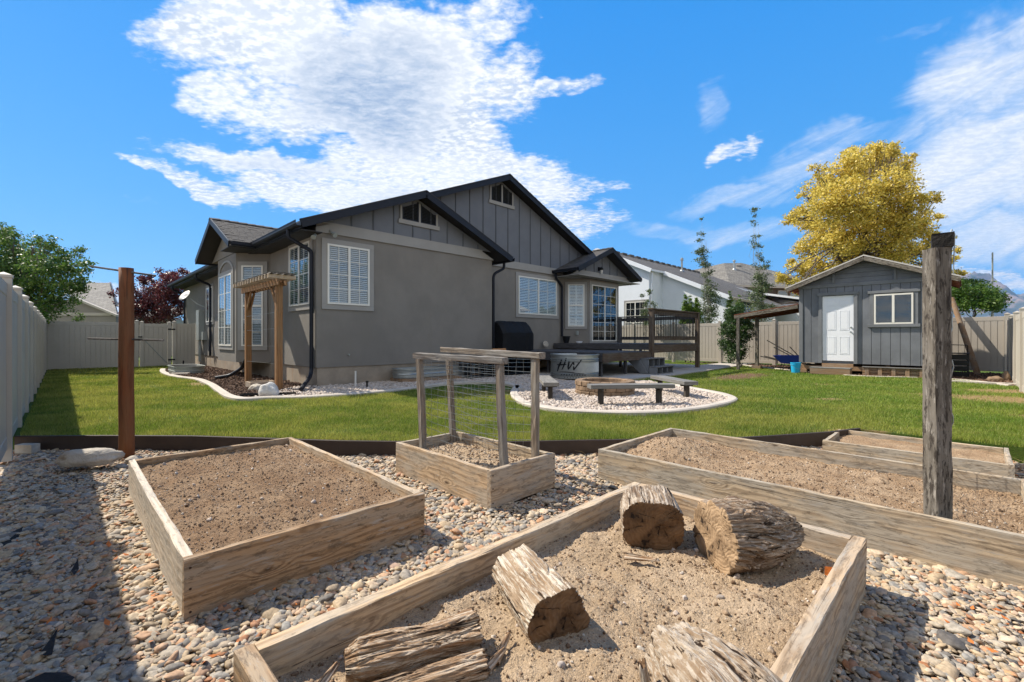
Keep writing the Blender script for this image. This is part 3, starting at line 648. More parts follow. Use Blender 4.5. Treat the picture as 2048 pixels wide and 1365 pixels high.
# crumbs, clods and pebbles on the soil
def crumbs(name, Sx, n, s0, s1, label, mat='clod'):
    Wp, Z = Sx; i = rng.integers(0, len(Wp), n); P = np.c_[Wp[i] + rng.normal(0, .006, (n, 2)), Z[i] + .001]; sz = np.clip(rng.lognormal(math.log(s0), .5, n), .002, s1)
    scatter(name, P, rng.uniform(0, 6.28, (n, 3)), np.c_[sz, sz * .8, sz * .7], rng.random(n), M[mat], label, 'soil crumbs' if mat == 'clod' else 'pebbles', sub=2, var=4, amp=.6)
crumbs('soil_crumbs', S1, 6000, .0038, .014, 'small brown clods on the soil of the left raised bed')
crumbs('soil_crumbs', S4, 6500, .0036, .016, 'loose crumbs of pale soil around the logs')
crumbs('soil_crumbs', S3, 5000, .0045, .017, 'reddish clods on the soil of the long raised bed')
crumbs('soil_crumbs', S2, 1500, .006, .015, 'grey brown crumbs under the wire trellis')
crumbs('soil_pebbles', S4, 110, .007, .018, 'few pale pebbles lying on soil between the logs', 'whiterock')
crumbs('soil_pebbles', S1, 40, .010, .02, 'few pale pebbles on the soil of the left bed', 'whiterock')
# ================================================================== the house (its own frame: x = a along the gable wall, y = b along the side wall)
HS = thing('house', 'grey stucco house with black trimmed gables and white framed windows', 'house', CORNER, ROT)
def hz(a): return 3.95 + .42 * (a + .5)              # top of the left roof slope
# walls
mb = MB()
mb.prism([(0, 0, .49), (5.8, 0, .49), (5.8, 0, 3.86), (2.9, 0, hz(2.9) - .14), (0, 0, hz(0) - .14)], (0, .87, 0))
RM, AR = 7.04, 14.2
mb.prism([(0, .87, .49), (AR, .87, .49), (AR, .87, 3.98), (RM, .87, hz(RM) - .14), (0, .87, hz(0) - .14)], (0, 16.1, 0))
part('wall', mb, M['stucco'], HS)
mb = MB()
mb.box(.03, 5.77, .03, .9, -.1, .489); mb.box(.03, AR - .03, .9, 16.9, -.1, .489)
part('foundation', mb, M['concrete_wall'], HS)
# bay on the side wall
mb = MB(); mb.prism([(0.01, 3.43, .50), (-.73, 4.16, .50), (-.73, 6.36, .50), (0.01, 7.09, .50)], (0, 0, 3.28))
mb.prism([(-.73, 3.22, 3.80), (-.73, 7.2, 3.80), (-.73, 5.22, 4.72)], (.5, 0, 0))
part('bay_wall', mb, M['stucco'], HS)
# porch bump-out with the patio door
mb = MB(); mb.prism([(10.71, .88, .60), (11.43, .15, .60), (13.81, .15, .60), (14.19, .88, .60)], (0, 0, 3.25)); part('bay_wall', mb, M['stucco'], HS)
# gable sidings
mb = MB(); mb.prism([(.05, -.02, 4.08), (5.75, -.02, 4.08), (2.9, -.02, hz(2.9) - .15)], (0, .018, 0)); part('gable_siding', mb, M['siding'], HS)
mb = MB(); mb.prism([(.2, .85, 4.10), (13.9, .85, 4.10), (RM, .85, hz(RM) - .15)], (0, .018, 0)); part('gable_siding', mb, M['siding'], HS)
mb = MB(); mb.prism([(10.3, .10, 4.05), (14.5, .10, 4.05), (12.4, .10, 5.0)], (0, .3, 0)); part('gable_siding', mb, M['siding'], HS)
def clip(a, ridge, rz, s=.42): return rz - s * abs(a - ridge)
for k, a in enumerate([x * .61 + .28 for x in range(9)]):
    zt = clip(a, 2.9, hz(2.9)) - .17
    if zt > 4.2: bar('batten', HS, (a, -.032, 4.085), (a, -.032, zt), .022, .038, M['batten'], up=(1, 0, 0))
for a in [x * .61 + 4.32 for x in range(16)]:
    zt = clip(a, RM, hz(RM)) - .17
    if zt > 4.25 and a < 13.6: bar('batten', HS, (a, .838, 4.11), (a, .838, zt), .022, .038, M['batten'], up=(1, 0, 0))
for a in (11.2, 11.8, 12.4, 13.0, 13.6):
    zt = clip(a, 12.4, 5.1, .45) - .14
    bar('batten', HS, (a, .088, 4.06), (a, .088, zt), .022, .038, M['batten'], up=(1, 0, 0))
# belly bands
mb = MB(); mb.prism([(-.03, -.045, 3.82), (5.83, -.045, 3.82), (5.83, -.045, 3.84), (5.25, -.045, 4.09), (.42, -.045, 4.09), (-.03, -.045, 3.93)], (0, .044, 0))
mb.prism([(-.03, -.050, 4.06), (5.36, -.050, 4.06), (5.30, -.050, 4.095), (.42, -.050, 4.095)], (0, .004, 0))
part('belly_band', mb, M['trim'], HS)
mb = MB(); mb.box(5.8, 10.6, .825, .868, 3.84, 4.11); part('belly_band', mb, M['trim'], HS)
mb = MB(); mb.prism([(10.02, .02, 3.74), (14.8, .02, 3.74), (14.2, .02, 4.04), (10.6, .02, 4.04)], (0, .1, 0)); part('belly_band', mb, M['trim'], HS)
# gable vents
def vent(a0, a1, z0, y, ridge, rz):
    f = MB(); am = (a0 + a1) / 2
    for (p, q_) in ((a0, am - .03), (am + .03, a1)):
        zl, zr = clip(p, ridge, rz) - .24, clip(q_, ridge, rz) - .24
        f.prism([(p, y - .035, z0), (p + .035, y - .035, z0), (p + .035, y - .035, zl), (p, y - .035, zl)], (0, .03, 0))
        f.prism([(q_ - .035, y - .035, z0), (q_, y - .035, z0), (q_, y - .035, zr), (q_ - .035, y - .035, zr)], (0, .03, 0))
        f.prism([(p + .036, y - .034, z0), (q_ - .036, y - .034, z0), (q_ - .036, y - .034, z0 + .035), (p + .036, y - .034, z0 + .035)], (0, .03, 0))
    v = part('gable_vent', f, M['fascia'], HS)
    b_ = MB()
    for (p, q_) in ((a0, am - .03), (am + .03, a1)):
        zl, zr = clip(p, ridge, rz) - .26, clip(q_, ridge, rz) - .26; b_.prism([(p + .02, y - .014, z0 + .02), (q_ - .02, y - .014, z0 + .02), (q_ - .02, y - .014, zr), (p + .02, y - .014, zl)], (0, .006, 0))
    part('backing', b_, M['interior'], v)
    for (p, q_) in ((a0, am - .03), (am + .03, a1)):
        z = z0 + .06
        while z < max(clip(p, ridge, rz), clip(q_, ridge, rz)) - .28:
            pp, qq = p + .036, q_ - .036
            zl_ = clip(pp, ridge, rz) - .27; zr_ = clip(qq, ridge, rz) - .27
            if zl_ < z: pp = ridge - (rz - .27 - z) / .42
            if zr_ < z: qq = ridge + (rz - .27 - z) / .42
            if qq - pp > .04: bar('louvre', v, (pp, y - .022, z), (qq, y - .022, z), .008, .032, M['black'], up=(0, -.6, .8), ch=0)
            z += .042
    s_ = MB(); s_.box(a0 - .12, a1 + .12, y - .05, y - .004, z0 - .12, z0 - .003); s_.box(am - .028, am + .028, y - .045, y - .004, z0, rz - .28)
    s_.box(a0 - .065, a0 - .004, y - .04, y - .004, z0, clip(a0 - .065, ridge, rz) - .19); s_.box(a1 + .004, a1 + .065, y - .04, y - .004, z0, clip(a1 + .065, ridge, rz) - .19)
    part('vent_trim', s_, M['trim'], v)
vent(2.36, 3.50, 4.56, -.02, 2.9, hz(2.9)); vent(6.52, 7.56, 6.18, .85, RM, hz(RM))

# roofs: slabs with thickness, dark eave board, gutters
def slope(name, pts, th, top, under, parent=HS):
    mb = MB(); mb.prism(pts, (0, 0, -th), 1); mb.mi = [1] * len(mb.mi); mb.mi[0] = 0; return part(name, mb, [top, under], parent)
def rake(p0, p1, parent=HS, d=.20, t=.04):           # fascia board hung along a roof edge
    bar('fascia', parent, Vector(p0) - Vector((0, 0, d/2 - .02)), Vector(p1) - Vector((0, 0, d/2 - .02)), t, d, M['fascia'], up=(0, 0, 1), ch=.003)
zr = hz(2.9); e = .42
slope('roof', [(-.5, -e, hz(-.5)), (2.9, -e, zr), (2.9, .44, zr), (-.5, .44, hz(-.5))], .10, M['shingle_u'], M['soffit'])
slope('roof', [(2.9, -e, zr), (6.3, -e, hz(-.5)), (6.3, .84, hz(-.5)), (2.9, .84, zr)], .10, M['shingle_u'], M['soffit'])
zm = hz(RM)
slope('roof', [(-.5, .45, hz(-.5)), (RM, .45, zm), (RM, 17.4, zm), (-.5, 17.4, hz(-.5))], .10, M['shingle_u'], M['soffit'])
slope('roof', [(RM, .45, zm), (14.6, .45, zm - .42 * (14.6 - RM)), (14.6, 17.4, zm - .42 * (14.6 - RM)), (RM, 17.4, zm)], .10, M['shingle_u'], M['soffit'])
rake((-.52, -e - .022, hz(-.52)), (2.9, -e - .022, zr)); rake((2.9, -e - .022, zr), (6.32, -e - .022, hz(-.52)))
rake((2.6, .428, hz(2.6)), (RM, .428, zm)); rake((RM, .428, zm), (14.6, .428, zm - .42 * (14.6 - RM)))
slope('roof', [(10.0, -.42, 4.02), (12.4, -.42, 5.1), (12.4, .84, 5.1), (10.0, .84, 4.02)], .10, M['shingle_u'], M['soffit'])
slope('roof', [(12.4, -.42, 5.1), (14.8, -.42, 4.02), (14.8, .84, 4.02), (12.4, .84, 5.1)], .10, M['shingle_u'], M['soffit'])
rake((9.98, -.44, 4.01), (12.4, -.44, 5.1)); rake((12.4, -.44, 5.1), (14.82, -.44, 4.01))
mb = MB(); mb.box(10.03, 14.77, -.40, .85, 3.74, 3.765); part('soffit', mb, M['trim'], HS)
# ridge caps, shingle by shingle, on the edges one can see
def caps(p0, p1, step=.25, w_=.13):
    p0, p1 = Vector(p0), Vector(p1); n = int((p1 - p0).length / step); x = (p1 - p0).normalized(); y = Vector((0, 0, 1)).cross(x)
    me = None
    for i in range(n):
        p = p0 + x * (i * step)
        if me is None:
            c_ = MB()
            for sgn in (1, -1): c_.prism([(0, 0, .012), (step * 1.15, 0, .030), (step * 1.15, sgn * w_, -.03), (0, sgn * w_, -.048)], (0, 0, .008))
            me = c_.mesh('ridge_cap', M['shingle'])
        m_ = Matrix(((x.x, y.x, 0, p.x), (x.y, y.y, 0, p.y), (x.z, y.z, 1, p.z), (0, 0, 0, 1))); part('ridge_cap', me, None, HS, m_)
# bay roof with individually lapped shingle tabs
bz = 4.90; br = 5.22
def bayz(b): return bz - .47 * abs(b - br)
am_ = lambda z: (z - 3.95) / .42 - .5                 # where the height meets the main slope
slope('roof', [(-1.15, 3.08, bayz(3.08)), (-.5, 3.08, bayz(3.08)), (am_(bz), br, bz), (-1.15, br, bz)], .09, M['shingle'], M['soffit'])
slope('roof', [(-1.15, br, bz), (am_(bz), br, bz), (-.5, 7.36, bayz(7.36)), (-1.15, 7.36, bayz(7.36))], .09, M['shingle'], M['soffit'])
rake((-1.17, 3.05, bayz(3.05)), (-1.17, br, bz), d=.17); rake((-1.17, br, bz), (-1.17, 7.39, bayz(7.39)), d=.17)
caps((-1.2, br, bz + .012), (am_(bz) - .1, br, bz + .012))
tabs = {}
row = 0; b = 3.10
while b < br - .08:
    zb = bayz(b); a = -1.16 + (row % 2) * .12; amax = am_(zb)
    while a < amax:
        wd = random.uniform(.17, .27); a2 = min(a + wd, amax)
        if a2 - a > .05:
            th = random.choice((.007, .011, .016)); key = (round(wd, 2), th)
            c_ = MB(); c_.prism([(0, 0, .002), (a2 - a - .006, 0, .002), (a2 - a - .006, .16, .002 + .47 * .16), (0, .16, .002 + .47 * .16)], (0, 0, th))
            c_.v = [(x, y, z) for x, y, z in c_.v]
            part('shingle', c_.mesh('shingle', M['tab%d' % random.randint(0, 2)] if 'tab0' in M else M['shingle']), None, HS, Matrix.Translation((a, b, zb)))
        a = a2
    b += .135; row += 1
caps((2.9, -.44, zr + .012), (2.9, .40, zr + .012)); caps((RM, .40, zm + .012), (RM, 3.5, zm + .012)); caps((12.4, -.46, 5.112), (12.4, .6, 5.112))
# shingle edge lines on the rakes
for (p0, p1) in (((-.5, -.44, hz(-.5)), (2.9, -.44, zr)), ((2.9, -.44, zr), (6.3, -.44, hz(-.5))), ((3.0, .41, hz(3.0)), (RM, .41, zm)), ((RM, .41, zm), (12.6, .41, zm - .42 * (12.6 - RM)))):
    p0, p1 = Vector(p0), Vector(p1); n = int((p1 - p0).length / .14); x = (p1 - p0) / n; me = MB(); me.box(0, x.length * 1.05, -.03, .10, 0, .012); me = me.mesh('shingle', M['shingle'])
    up = x.normalized(); zv = up.cross(Vector((0, 1, 0))); zv = zv if zv.z > 0 else -zv; yv = zv.cross(up)
    for i in range(n):
        p = p0 + x * i + zv * (.002 if i % 2 else .008); part('shingle', me, None, HS, Matrix(((up.x, yv.x, zv.x, p.x), (up.y, yv.y, zv.y, p.y), (up.z, yv.z, zv.z, p.z), (0, 0, 0, 1))))
# flat soffits with grooves
def soffit(x0, x1, y0, y1, z, step=.3):
    y = y0
    while y < y1 - .02: bar('soffit_panel', HS, ((x0 + x1) / 2, y + .004, z), ((x0 + x1) / 2, min(y + step, y1) - .004, z), x1 - x0, .02, M['soffit'], ch=0, up=(0, 0, 1)); y += step
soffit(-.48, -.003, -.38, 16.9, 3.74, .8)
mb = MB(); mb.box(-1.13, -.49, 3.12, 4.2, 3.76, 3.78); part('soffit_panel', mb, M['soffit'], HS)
# gutters (open troughs) and downspouts
def gutter(p0, p1, out, w_=.12):
    p0, p1, out = Vector(p0), Vector(p1), Vector(out); mb = MB(); t = .006; x = p1 - p0; up = Vector((0, 0, 1))
    prof = [(0, 0), (0, .11), (.006, .11), (.006, .006), (w_ * .75, .006), (w_ - .006, .05), (w_ - .006, .12), (w_ + .008, .12), (w_ + .008, .105), (w_, .105), (w_, .045), (w_ * .78, 0)]
    mb.prism([p0 + out * a + up * z for a, z in prof], x); return part('gutter', mb, M['fascia'], HS)
gutter((-.52, -.44, 3.80), (-.52, 3.06, 3.80), (-1, 0, 0)); gutter((-.52, 7.42, 3.80), (-.52, 17.3, 3.80), (-1, 0, 0))
gutter((-1.12, 3.055, 3.765), (-.53, 3.055, 3.765), (0, -1, 0)); gutter((-1.12, 7.385, 3.765), (-.53, 7.385, 3.765), (0, 1, 0))
gutter((6.32, -.44, 3.80), (6.32, .84, 3.80), (1, 0, 0)); gutter((9.98, -.42, 3.88), (9.98, .82, 3.88), (-1, 0, 0)); gutter((14.82, -.42, 3.88), (14.82, .82, 3.88), (1, 0, 0))
for ys in ((-.40, 3.05), (7.4, 17.3)): bar('fascia', HS, (-.50, ys[0], 3.84), (-.50, ys[1], 3.84), .03, .17, M['fascia'])
def spout(name, pts, w_=.085, d_=.065, mat='fascia'):
    P_ = [Vector(p) for p in pts]; Q = [P_[0]]
    for i in range(1, len(P_) - 1):                  # soften elbows
        a = (P_[i-1] - P_[i]); c = (P_[i+1] - P_[i]); r_ = min(.09, a.length * .4, c.length * .4); a.normalize(); c.normalize()
        for t in (0, .25, .5, .75, 1): Q.append((P_[i] + a*r_)*(1-t)**2 + P_[i]*2*t*(1-t) + (P_[i] + c*r_)*t*t)
    Q.append(P_[-1]); mb = MB(); mb.tube(Q, .048, 8); return part(name, mb, M[mat], HS)
spout('downspout', [(-.58, .22, 3.80), (-.58, .22, 3.62), (-.07, .13, 3.36), (-.07, .13, .42), (-.14, .02, .28), (-.72, -1.0, .10)])
spout('downspout', [(6.38, .02, 3.82), (6.38, .02, 3.62), (6.0, .06, 3.42), (5.92, .06, 3.30), (5.92, .06, .62)])
spout('downspout', [(10.0, .72, 3.88), (10.0, .72, 3.70), (10.50, .80, 3.42), (10.50, .80, 1.30)])
spout('downspout', [(-.58, 10.7, 3.80), (-.58, 10.7, 3.6), (-.07, 10.8, 3.42), (-.07, 10.8, .5)])
spout('downspout', [(-.58, 16.2, 3.80), (-.58, 16.2, 3.6), (-.07, 16.3, 3.42), (-.07, 16.3, .5)])
spout('downspout', [(-.62, 3.6, .58), (-.68, 3.75, .34), (-.95, 3.9, .13), (-1.28, 4.05, .07)], mat='black')
mb = MB(); mb.tube([(1.75, 5.5, hz(1.75) - .1), (1.75, 5.5, hz(1.75) + .5)], .04, 10); part('vent_pipe', mb, M['black'], HS)

# windows -----------------------------------------------------------
def win(O, ux, n_, w_, z0, z1, kind='slider', casing=.13, blinds=True, grid=(2, 4), sill=False, parent=HS, half=None, caps_=True, shutters=False):
    """O: lower-left point at z=0 on the wall, ux along the wall, n_ outwards; window opening w_ wide between z0 and z1"""
    O, ux, n_ = Vector(O), Vector(ux).normalized(), Vector(n_).normalized()
    def P_(u, z, d): return O + ux * u + n_ * d + Vector((0, 0, z))
    def rect(mb, u0, u1, a, b_, d0, d1): mb.prism([P_(u0, a, d0), P_(u1, a, d0), P_(u1, b_, d0), P_(u0, b_, d0)], n_ * (d1 - d0))
    c = MB(); k = casing
    if k:
        rect(c, -k, w_ + k, z0 - k, z0 - .002, 0, .035); rect(c, -k, w_ + k, z1 + .002, z1 + k, 0, .035); rect(c, -k, -.002, z0, z1, 0, .035); rect(c, w_ + .002, w_ + k, z0, z1, 0, .035)
    else: rect(c, 0, w_, z0, z1, 0, .003)
    wn = part('window', c, M['trim'], parent); f = MB(); t = .045
    rect(f, 0, w_, z0, z0 + t, .002, .055); rect(f, 0, w_, z1 - t, z1, .002, .055); rect(f, 0, t, z0 + t, z1 - t, .002, .055); rect(f, w_ - t, w_, z0 + t, z1 - t, .002, .055)
    part('frame', f, M['whitevinyl'], wn)
    bk = MB(); rect(bk, t, w_ - t, z0 + t, z1 - t, .003, .006); part('backing', bk, M['interior'], wn)
    if kind == 'slider':
        mid = w_ / 2; m_ = MB(); rect(m_, mid - .03, mid + .03, z0 + t, z1 - t, .030, .060); part('meeting_rail', m_, M['whitevinyl'], wn); cells = [(t, mid - .03, z0 + t, z1 - t), (mid + .03, w_ - t, z0 + t, z1 - t)]
    elif kind == 'hung':
        mid = (z0 + z1) / 2 ; m_ = MB(); rect(m_, t, w_ - t, mid - .03, mid + .03, .030, .060); part('meeting_rail', m_, M['whitevinyl'], wn); cells = [(t, w_ - t, z0 + t, mid - .03), (t, w_ - t, mid + .03, z1 - t)]
    else: cells = [(t, w_ - t, z0 + t, z1 - t)]
    for (u0, u1, a, b_) in cells:
        g_ = MB(); rect(g_, u0, u1, a, b_, .038, .042); part('pane', g_, M['glass'], wn)
        mu = MB(); nx, nz = grid
        for i in range(1, nx): x = u0 + (u1 - u0) * i / nx; rect(mu, x - .008, x + .008, a, b_, .0435, .0475)
        for i in range(1, nz): z = a + (b_ - a) * i / nz; rect(mu, u0, u1, z - .008, z + .008, .0485, .0515)
        if nx * nz > 1: part('muntins', mu, M['whitevinyl'], wn, kind='stuff')
        if blinds:
            bl = MB(); z = a + .01
            if shutters: rect(bl, u0, u0 + .05, a, b_, .010, .020); rect(bl, u1 - .05, u1, a, b_, .010, .020); rect(bl, (u0+u1)/2 - .03, (u0+u1)/2 + .03, a, b_, .010, .020)
            stp = .062 if shutters else .050
            while z < b_ - .02:
                bl.prism([P_(u0 + (.05 if shutters else 0), z, .024), P_(u1 - (.05 if shutters else 0), z, .024), P_(u1 - (.05 if shutters else 0), z + stp * .62, .010), P_(u0 + (.05 if shutters else 0), z + stp * .62, .010)], (0, 0, .003)); z += stp
            part('blinds', bl, M['shutter' if shutters else 'blind'], wn, kind='stuff')
    if half is not None:                              # arched head above the frame
        a = MB(); n = 16; cx = w_ / 2
        for i in range(n):
            t0, t1 = math.pi * i / n, math.pi * (i + 1) / n; r0, r1 = w_ / 2 + .02, w_ / 2 + .14
            a.prism([P_(cx + r0*math.cos(t0), z1 + r0*math.sin(t0)*half, 0), P_(cx + r1*math.cos(t0), z1 + r1*math.sin(t0)*half, 0), P_(cx + r1*math.cos(t1), z1 + r1*math.sin(t1)*half, 0), P_(cx + r0*math.cos(t1), z1 + r0*math.sin(t1)*half, 0)], n_ * .03)
        part('arch_trim', a, M['trim'], wn)
    return wn
def on_wall(px, b=0., a=None):
    """a (or b) coordinate in the house frame of the wall line seen at pixel column px"""
    k = (px - CX) / F
    if a is None: Q = CORNER + U1 * b; U = U2
    else: Q = CORNER + U2 * a; U = U1
    t = (k * Q.y - Q.x) / (U.x - k * U.y); return t, (Q + U * t).y
def zat(py, Y): return H - (py - HY) * Y / F
# gable wall window, casing px 644..745.5
a0, Y0 = on_wall(653.5); a1, Y1 = on_wall(737.5)
z1 = (zat(489.8, Y0) + zat(498, Y1)) / 2; z0 = (zat(610, Y0) + zat(611, Y1)) / 2
win((a0, 0, 0), (1, 0, 0), (0, -1, 0), a1 - a0, z0, z1)
print('W1', a0, a1, z0, z1)
# side wall window between arbor and downspout
b0, Y0 = on_wall(622, a=0); b1, Y1 = on_wall(582, a=0); z1 = (zat(498, Y1) + zat(482, Y0)) / 2; z0 = (zat(611, Y1) + zat(612, Y0)) / 2
print('W2', b0, b1, z0, z1)
win((0, b1, 0), (0, -1, 0), (-1, 0, 0), b1 - b0, z0, z1, grid=(2, 4))
# bay: facet window (double hung) and front window with arch
fu = Vector((-.73, .73, 0)).normalized(); fn = Vector((-.73, -.73, 0)).normalized()
win((-.73 - fu.x * .83, 4.16 - fu.y * .83, 0), fu, fn, .64, .98, 3.38, kind='hung', grid=(2, 3), casing=.12)
win((-.73, 6.05, 0), (0, -1, 0), (-1, 0, 0), 1.55, .98, 3.20, grid=(2, 4), casing=.12, half=.5)
b0, Y0 = on_wall(427, a=0); b1, Y1 = on_wall(414.5, a=0); print('W5', b0, b1)
win((0, b1, 0), (0, -1, 0), (-1, 0, 0), b1 - b0, 1.9, 3.35, grid=(1, 1), casing=.11, blinds=False)
# wall behind the deck
a0, Y0 = on_wall(1035.5, b=.87); a1, Y1 = on_wall(1112, b=.87); z1 = (zat(553, Y0) + zat(561.5, Y1)) / 2; z0 = (zat(629, Y0) + zat(631, Y1)) / 2
print('W6', a0, a1, z0, z1)
win((a0, .868, 0), (1, 0, 0), (0, -1, 0), a1 - a0, z0, z1, shutters=True, grid=(2, 3))
fu = Vector((.72, -.73, 0)).normalized(); fn = Vector((-.73, -.72, 0)).normalized()
win((10.71 + fu.x * .17, .88 + fu.y * .17, 0), fu, fn, .70, 1.72, 3.50, kind='hung', casing=.11, shutters=True, grid=(1, 2))
# patio door
win((11.66, .15, 0), (1, 0, 0), (0, -1, 0), 1.92, 1.09, 3.52, blinds=False, grid=(2, 6), casing=.15)
# porch lantern, outlet, floodlights, hose spigot
mb = MB(); mb.box(12.08, 12.20, .04, .10, 4.14, 4.30); mb.box(12.12, 12.16, -.06, .06, 4.26, 4.29); mb.lathe([(.03, 4.02), (.07, 4.20), (.085, 4.24), (.02, 4.30)], 8, (12.14, -.05))
lt_ = part('porch_lantern', mb, M['black'], HS)
mb = MB(); mb.lathe([(.035, 4.0), (.066, 4.19)], 8, (12.14, -.05)); part('lantern_glass', mb, M['pvc'], lt_)
mb = MB(); mb.box(11.05, 11.15, .36, .44, 1.36, 1.53); part('outlet_cover', mb, M['util'], HS, Matrix.Translation((-.09, -.0, 0)))
for (x, y, z, dx_, dy_) in ((-.10, -.20, 3.70, -.5, -.5), (.32, -.10, 3.84, .3, -.9)):
    mb = MB(); mb.tube([(x, y + .08, z + .08), (x, y, z)], .018, 6); mb.tube([(x, y, z), (x + dx_ * .06, y + dy_ * .06, z - .03), (x + dx_ * .16, y + dy_ * .16, z - .09)], [.03, .035, .062], 12)
    part('floodlight', mb, M['util'], HS, smooth=False)
a_, Y_ = on_wall(697); mb = MB(); mb.tube([(a_, -.05, zat(710, Y_)), (a_, 0, zat(710, Y_))], .022, 8); part('spigot', mb, M['util'], HS)
# electric meter, conduits, satellite dish on the side wall
mb = MB(); mb.box(-.22, -.005, 12.2, 12.75, 1.15, 2.45); mt_ = part('meter_box', mb, M['util'], HS)
mb = MB(); mb.tube([(-.12, 12.4, 1.15), (-.12, 12.4, .2)], .03, 8); mb.tube([(-.10, 12.65, 1.15), (-.10, 12.65, .2)], .045, 8); part('conduit', mb, M['util'], HS)
mb = MB(); mb.box(-.16, -.005, 11.7, 11.95, 1.15, 1.5); part('junction_box', mb, M['util'], HS)
mb = MB(); mb.tube([(-.02, 11.9, 2.55), (-.30, 12.1, 2.7), (-.55, 12.4, 3.0)], .022, 6)
dsh = part('satellite_dish', mb, M['util'], HS)
mb = MB(); mb.lathe([(.0, .0), (.12, .015), (.26, .07), (.27, .075), (.12, .025), (.0, .01)], 20, close=False)
part('reflector', mb, M['pvc'], dsh, Matrix.Translation((-.62, 12.5, 3.02)) @ Vector((-.7, -.3, .55)).to_track_quat('Z', 'Y').to_matrix().to_4x4(), smooth=True)
# ================================================================== fences
def planks(t, p0, u, L, z0, z1, th, pitch, mat, nside=None):
    """tongue-and-groove boards along u; one shared mesh"""
    n = max(1, int(round(L / pitch))); w_ = L / n; c = .014
    mb = MB(); mb.prism([(c/2, -th/2, z0), (w_ - c/2, -th/2, z0), (w_ - c/2, th/2, z0), (c/2, th/2, z0)], (0, 0, z1 - z0)); me = mb.mesh('plank', mat)
    g_ = MB(); g_.box(0, L, -th * .10, th * .10, z0, z1)
    ang = math.atan2(u.y, u.x)
    for i in range(n): part('plank', me, None, t, Matrix.Translation(Vector(p0) + u * (i * w_)) @ Matrix.Rotation(ang, 4, 'Z'))
    part('groove_panel', g_, mat, t, Matrix.Translation(Vector(p0)) @ Matrix.Rotation(ang, 4, 'Z'))
def post(t, p, z0, z1, mat, s=.127, capn='post_cap'):
    key = ('post', round(z1 - z0, 3), mat.name)
    if key not in BARS:
        mb = MB(); mb.box(-s/2, s/2, -s/2, s/2, 0, z1 - z0); BARS[key] = mb.mesh('post', mat)
        c_ = MB(); c_.box(-s/2 - .008, s/2 + .008, -s/2 - .008, s/2 + .008, 0, .028); c_.prism([(-s/2, -s/2, .028), (s/2, -s/2, .028), (s/2, s/2, .028), (-s/2, s/2, .028)], (0, 0, .001))
        i = len(c_.v); c_.v += [(-s/2, -s/2, .03), (s/2, -s/2, .03), (s/2, s/2, .03), (-s/2, s/2, .03), (0, 0, .062)]
        for k in range(4): c_.f.append((i + k, i + (k+1) % 4, i + 4)); c_.mi.append(0)
        BARS[key + ('c',)] = c_.mesh('post_cap', mat)
    o = part('post', BARS[key], None, t, Matrix.Translation((p[0], p[1], z0))); part('post_cap', BARS[key + ('c',)], None, o, Matrix.Translation((0, 0, z1 - z0 + .001)))
def run(t, x0, x1, z0, z1, mat, bays, pitch=.15, y=0., posts=True, first=True, last=True):
    """fence along local x with posts between bays"""
    L = (x1 - x0) / bays
    for i in range(bays + 1):
        if posts and (i or first) and (i < bays or last): post(t, (x0 + L * i, y), z0 - .1, z1 + .06, mat)
    for i in range(bays):
        a, b = x0 + L * i + .066, x0 + L * (i + 1) - .066
        bar('rail', t, (a, y, z1 - .07), (b, y, z1 - .07), .055, .14, mat, ch=.004); bar('rail', t, (a, y, z0 + .10), (b, y, z0 + .10), .055, .14, mat, ch=.004)
        planks(t, (a, y, 0), Vector((1, 0, 0)), b - a, z0 + .165, z1 - .135, .044, pitch, mat)
# left fence: from behind the camera's left to the far corner, along U1
cornL = CORNER - U2 * 4.88 + U1 * 13.66
NL = cornL.x * U2.x + cornL.y * U2.y
bl0 = U2 * NL
s_end = cornL.dot(U1); 
tL = thing('vinyl_fence', 'tall almond vinyl privacy fence running along the left edge of the yard', 'fence', (bl0.x, bl0.y, 0), ROT + math.pi / 2)
# local x = U1 from foot of the perpendicular; posts about every 2.4 m
run(tL, s_end - 1.759 * 18, s_end, -.02, 1.80, M['fence'], 18)
# end section with the gate, along U2 at the far left
tG = thing('vinyl_fence', 'almond vinyl fence section between left corner and the yard gate', 'fence', (cornL.x, cornL.y, 0), ROT)
run(tG, 0, 2.72, -.1, 1.88, M['fence'], 1, first=False); 
tH = thing('vinyl_fence', 'short almond vinyl fence section between the gate and house side wall', 'fence', (cornL + U2 * 4.02)[:], ROT)
run(tH, 0, .84, -.1, 1.88, M['fence'], 1, last=False)
gt = thing('yard_gate', 'almond vinyl yard gate with black hinges and diagonal brace', 'gate', (cornL + U2 * 2.82)[:], ROT)
post(gt, (.07, 0), -.05, 1.90, M['fence'], ); post(gt, (1.02, 0), -.05, 1.90, M['fence'])
bar('rail', gt, (.14, 0, 1.78), (.95, 0, 1.78), .055, .14, M['fence']); bar('rail', gt, (.14, 0, .08), (.95, 0, .08), .055, .14, M['fence'])
planks(gt, (.14, 0, 0), Vector((1, 0, 0)), .81, .15, 1.71, .036, .15, M['fence'])
bar('brace', gt, (.16, -.03, 1.15), (.93, -.03, .14), .02, .03, M['util'])
for z in (1.62, .28): bar('hinge', gt, (.96, -.075, z), (1.22, -.075, z), .02, .06, M['black'])
bar('latch', gt, (-.05, -.08, 1.28), (.08, -.08, 1.28), .03, .05, M['black'])
# back fence along U1, far right
NB = 22.15; fb = U2 * NB
tB = thing('vinyl_fence', 'tan vinyl fence across the back of the yard behind the shed and deck', 'fence', (fb.x, fb.y, 0), ROT + math.pi / 2)
run(tB, -.84, -.84 + 2.3 * 7, .08, 1.94, M['fence2'], 7)
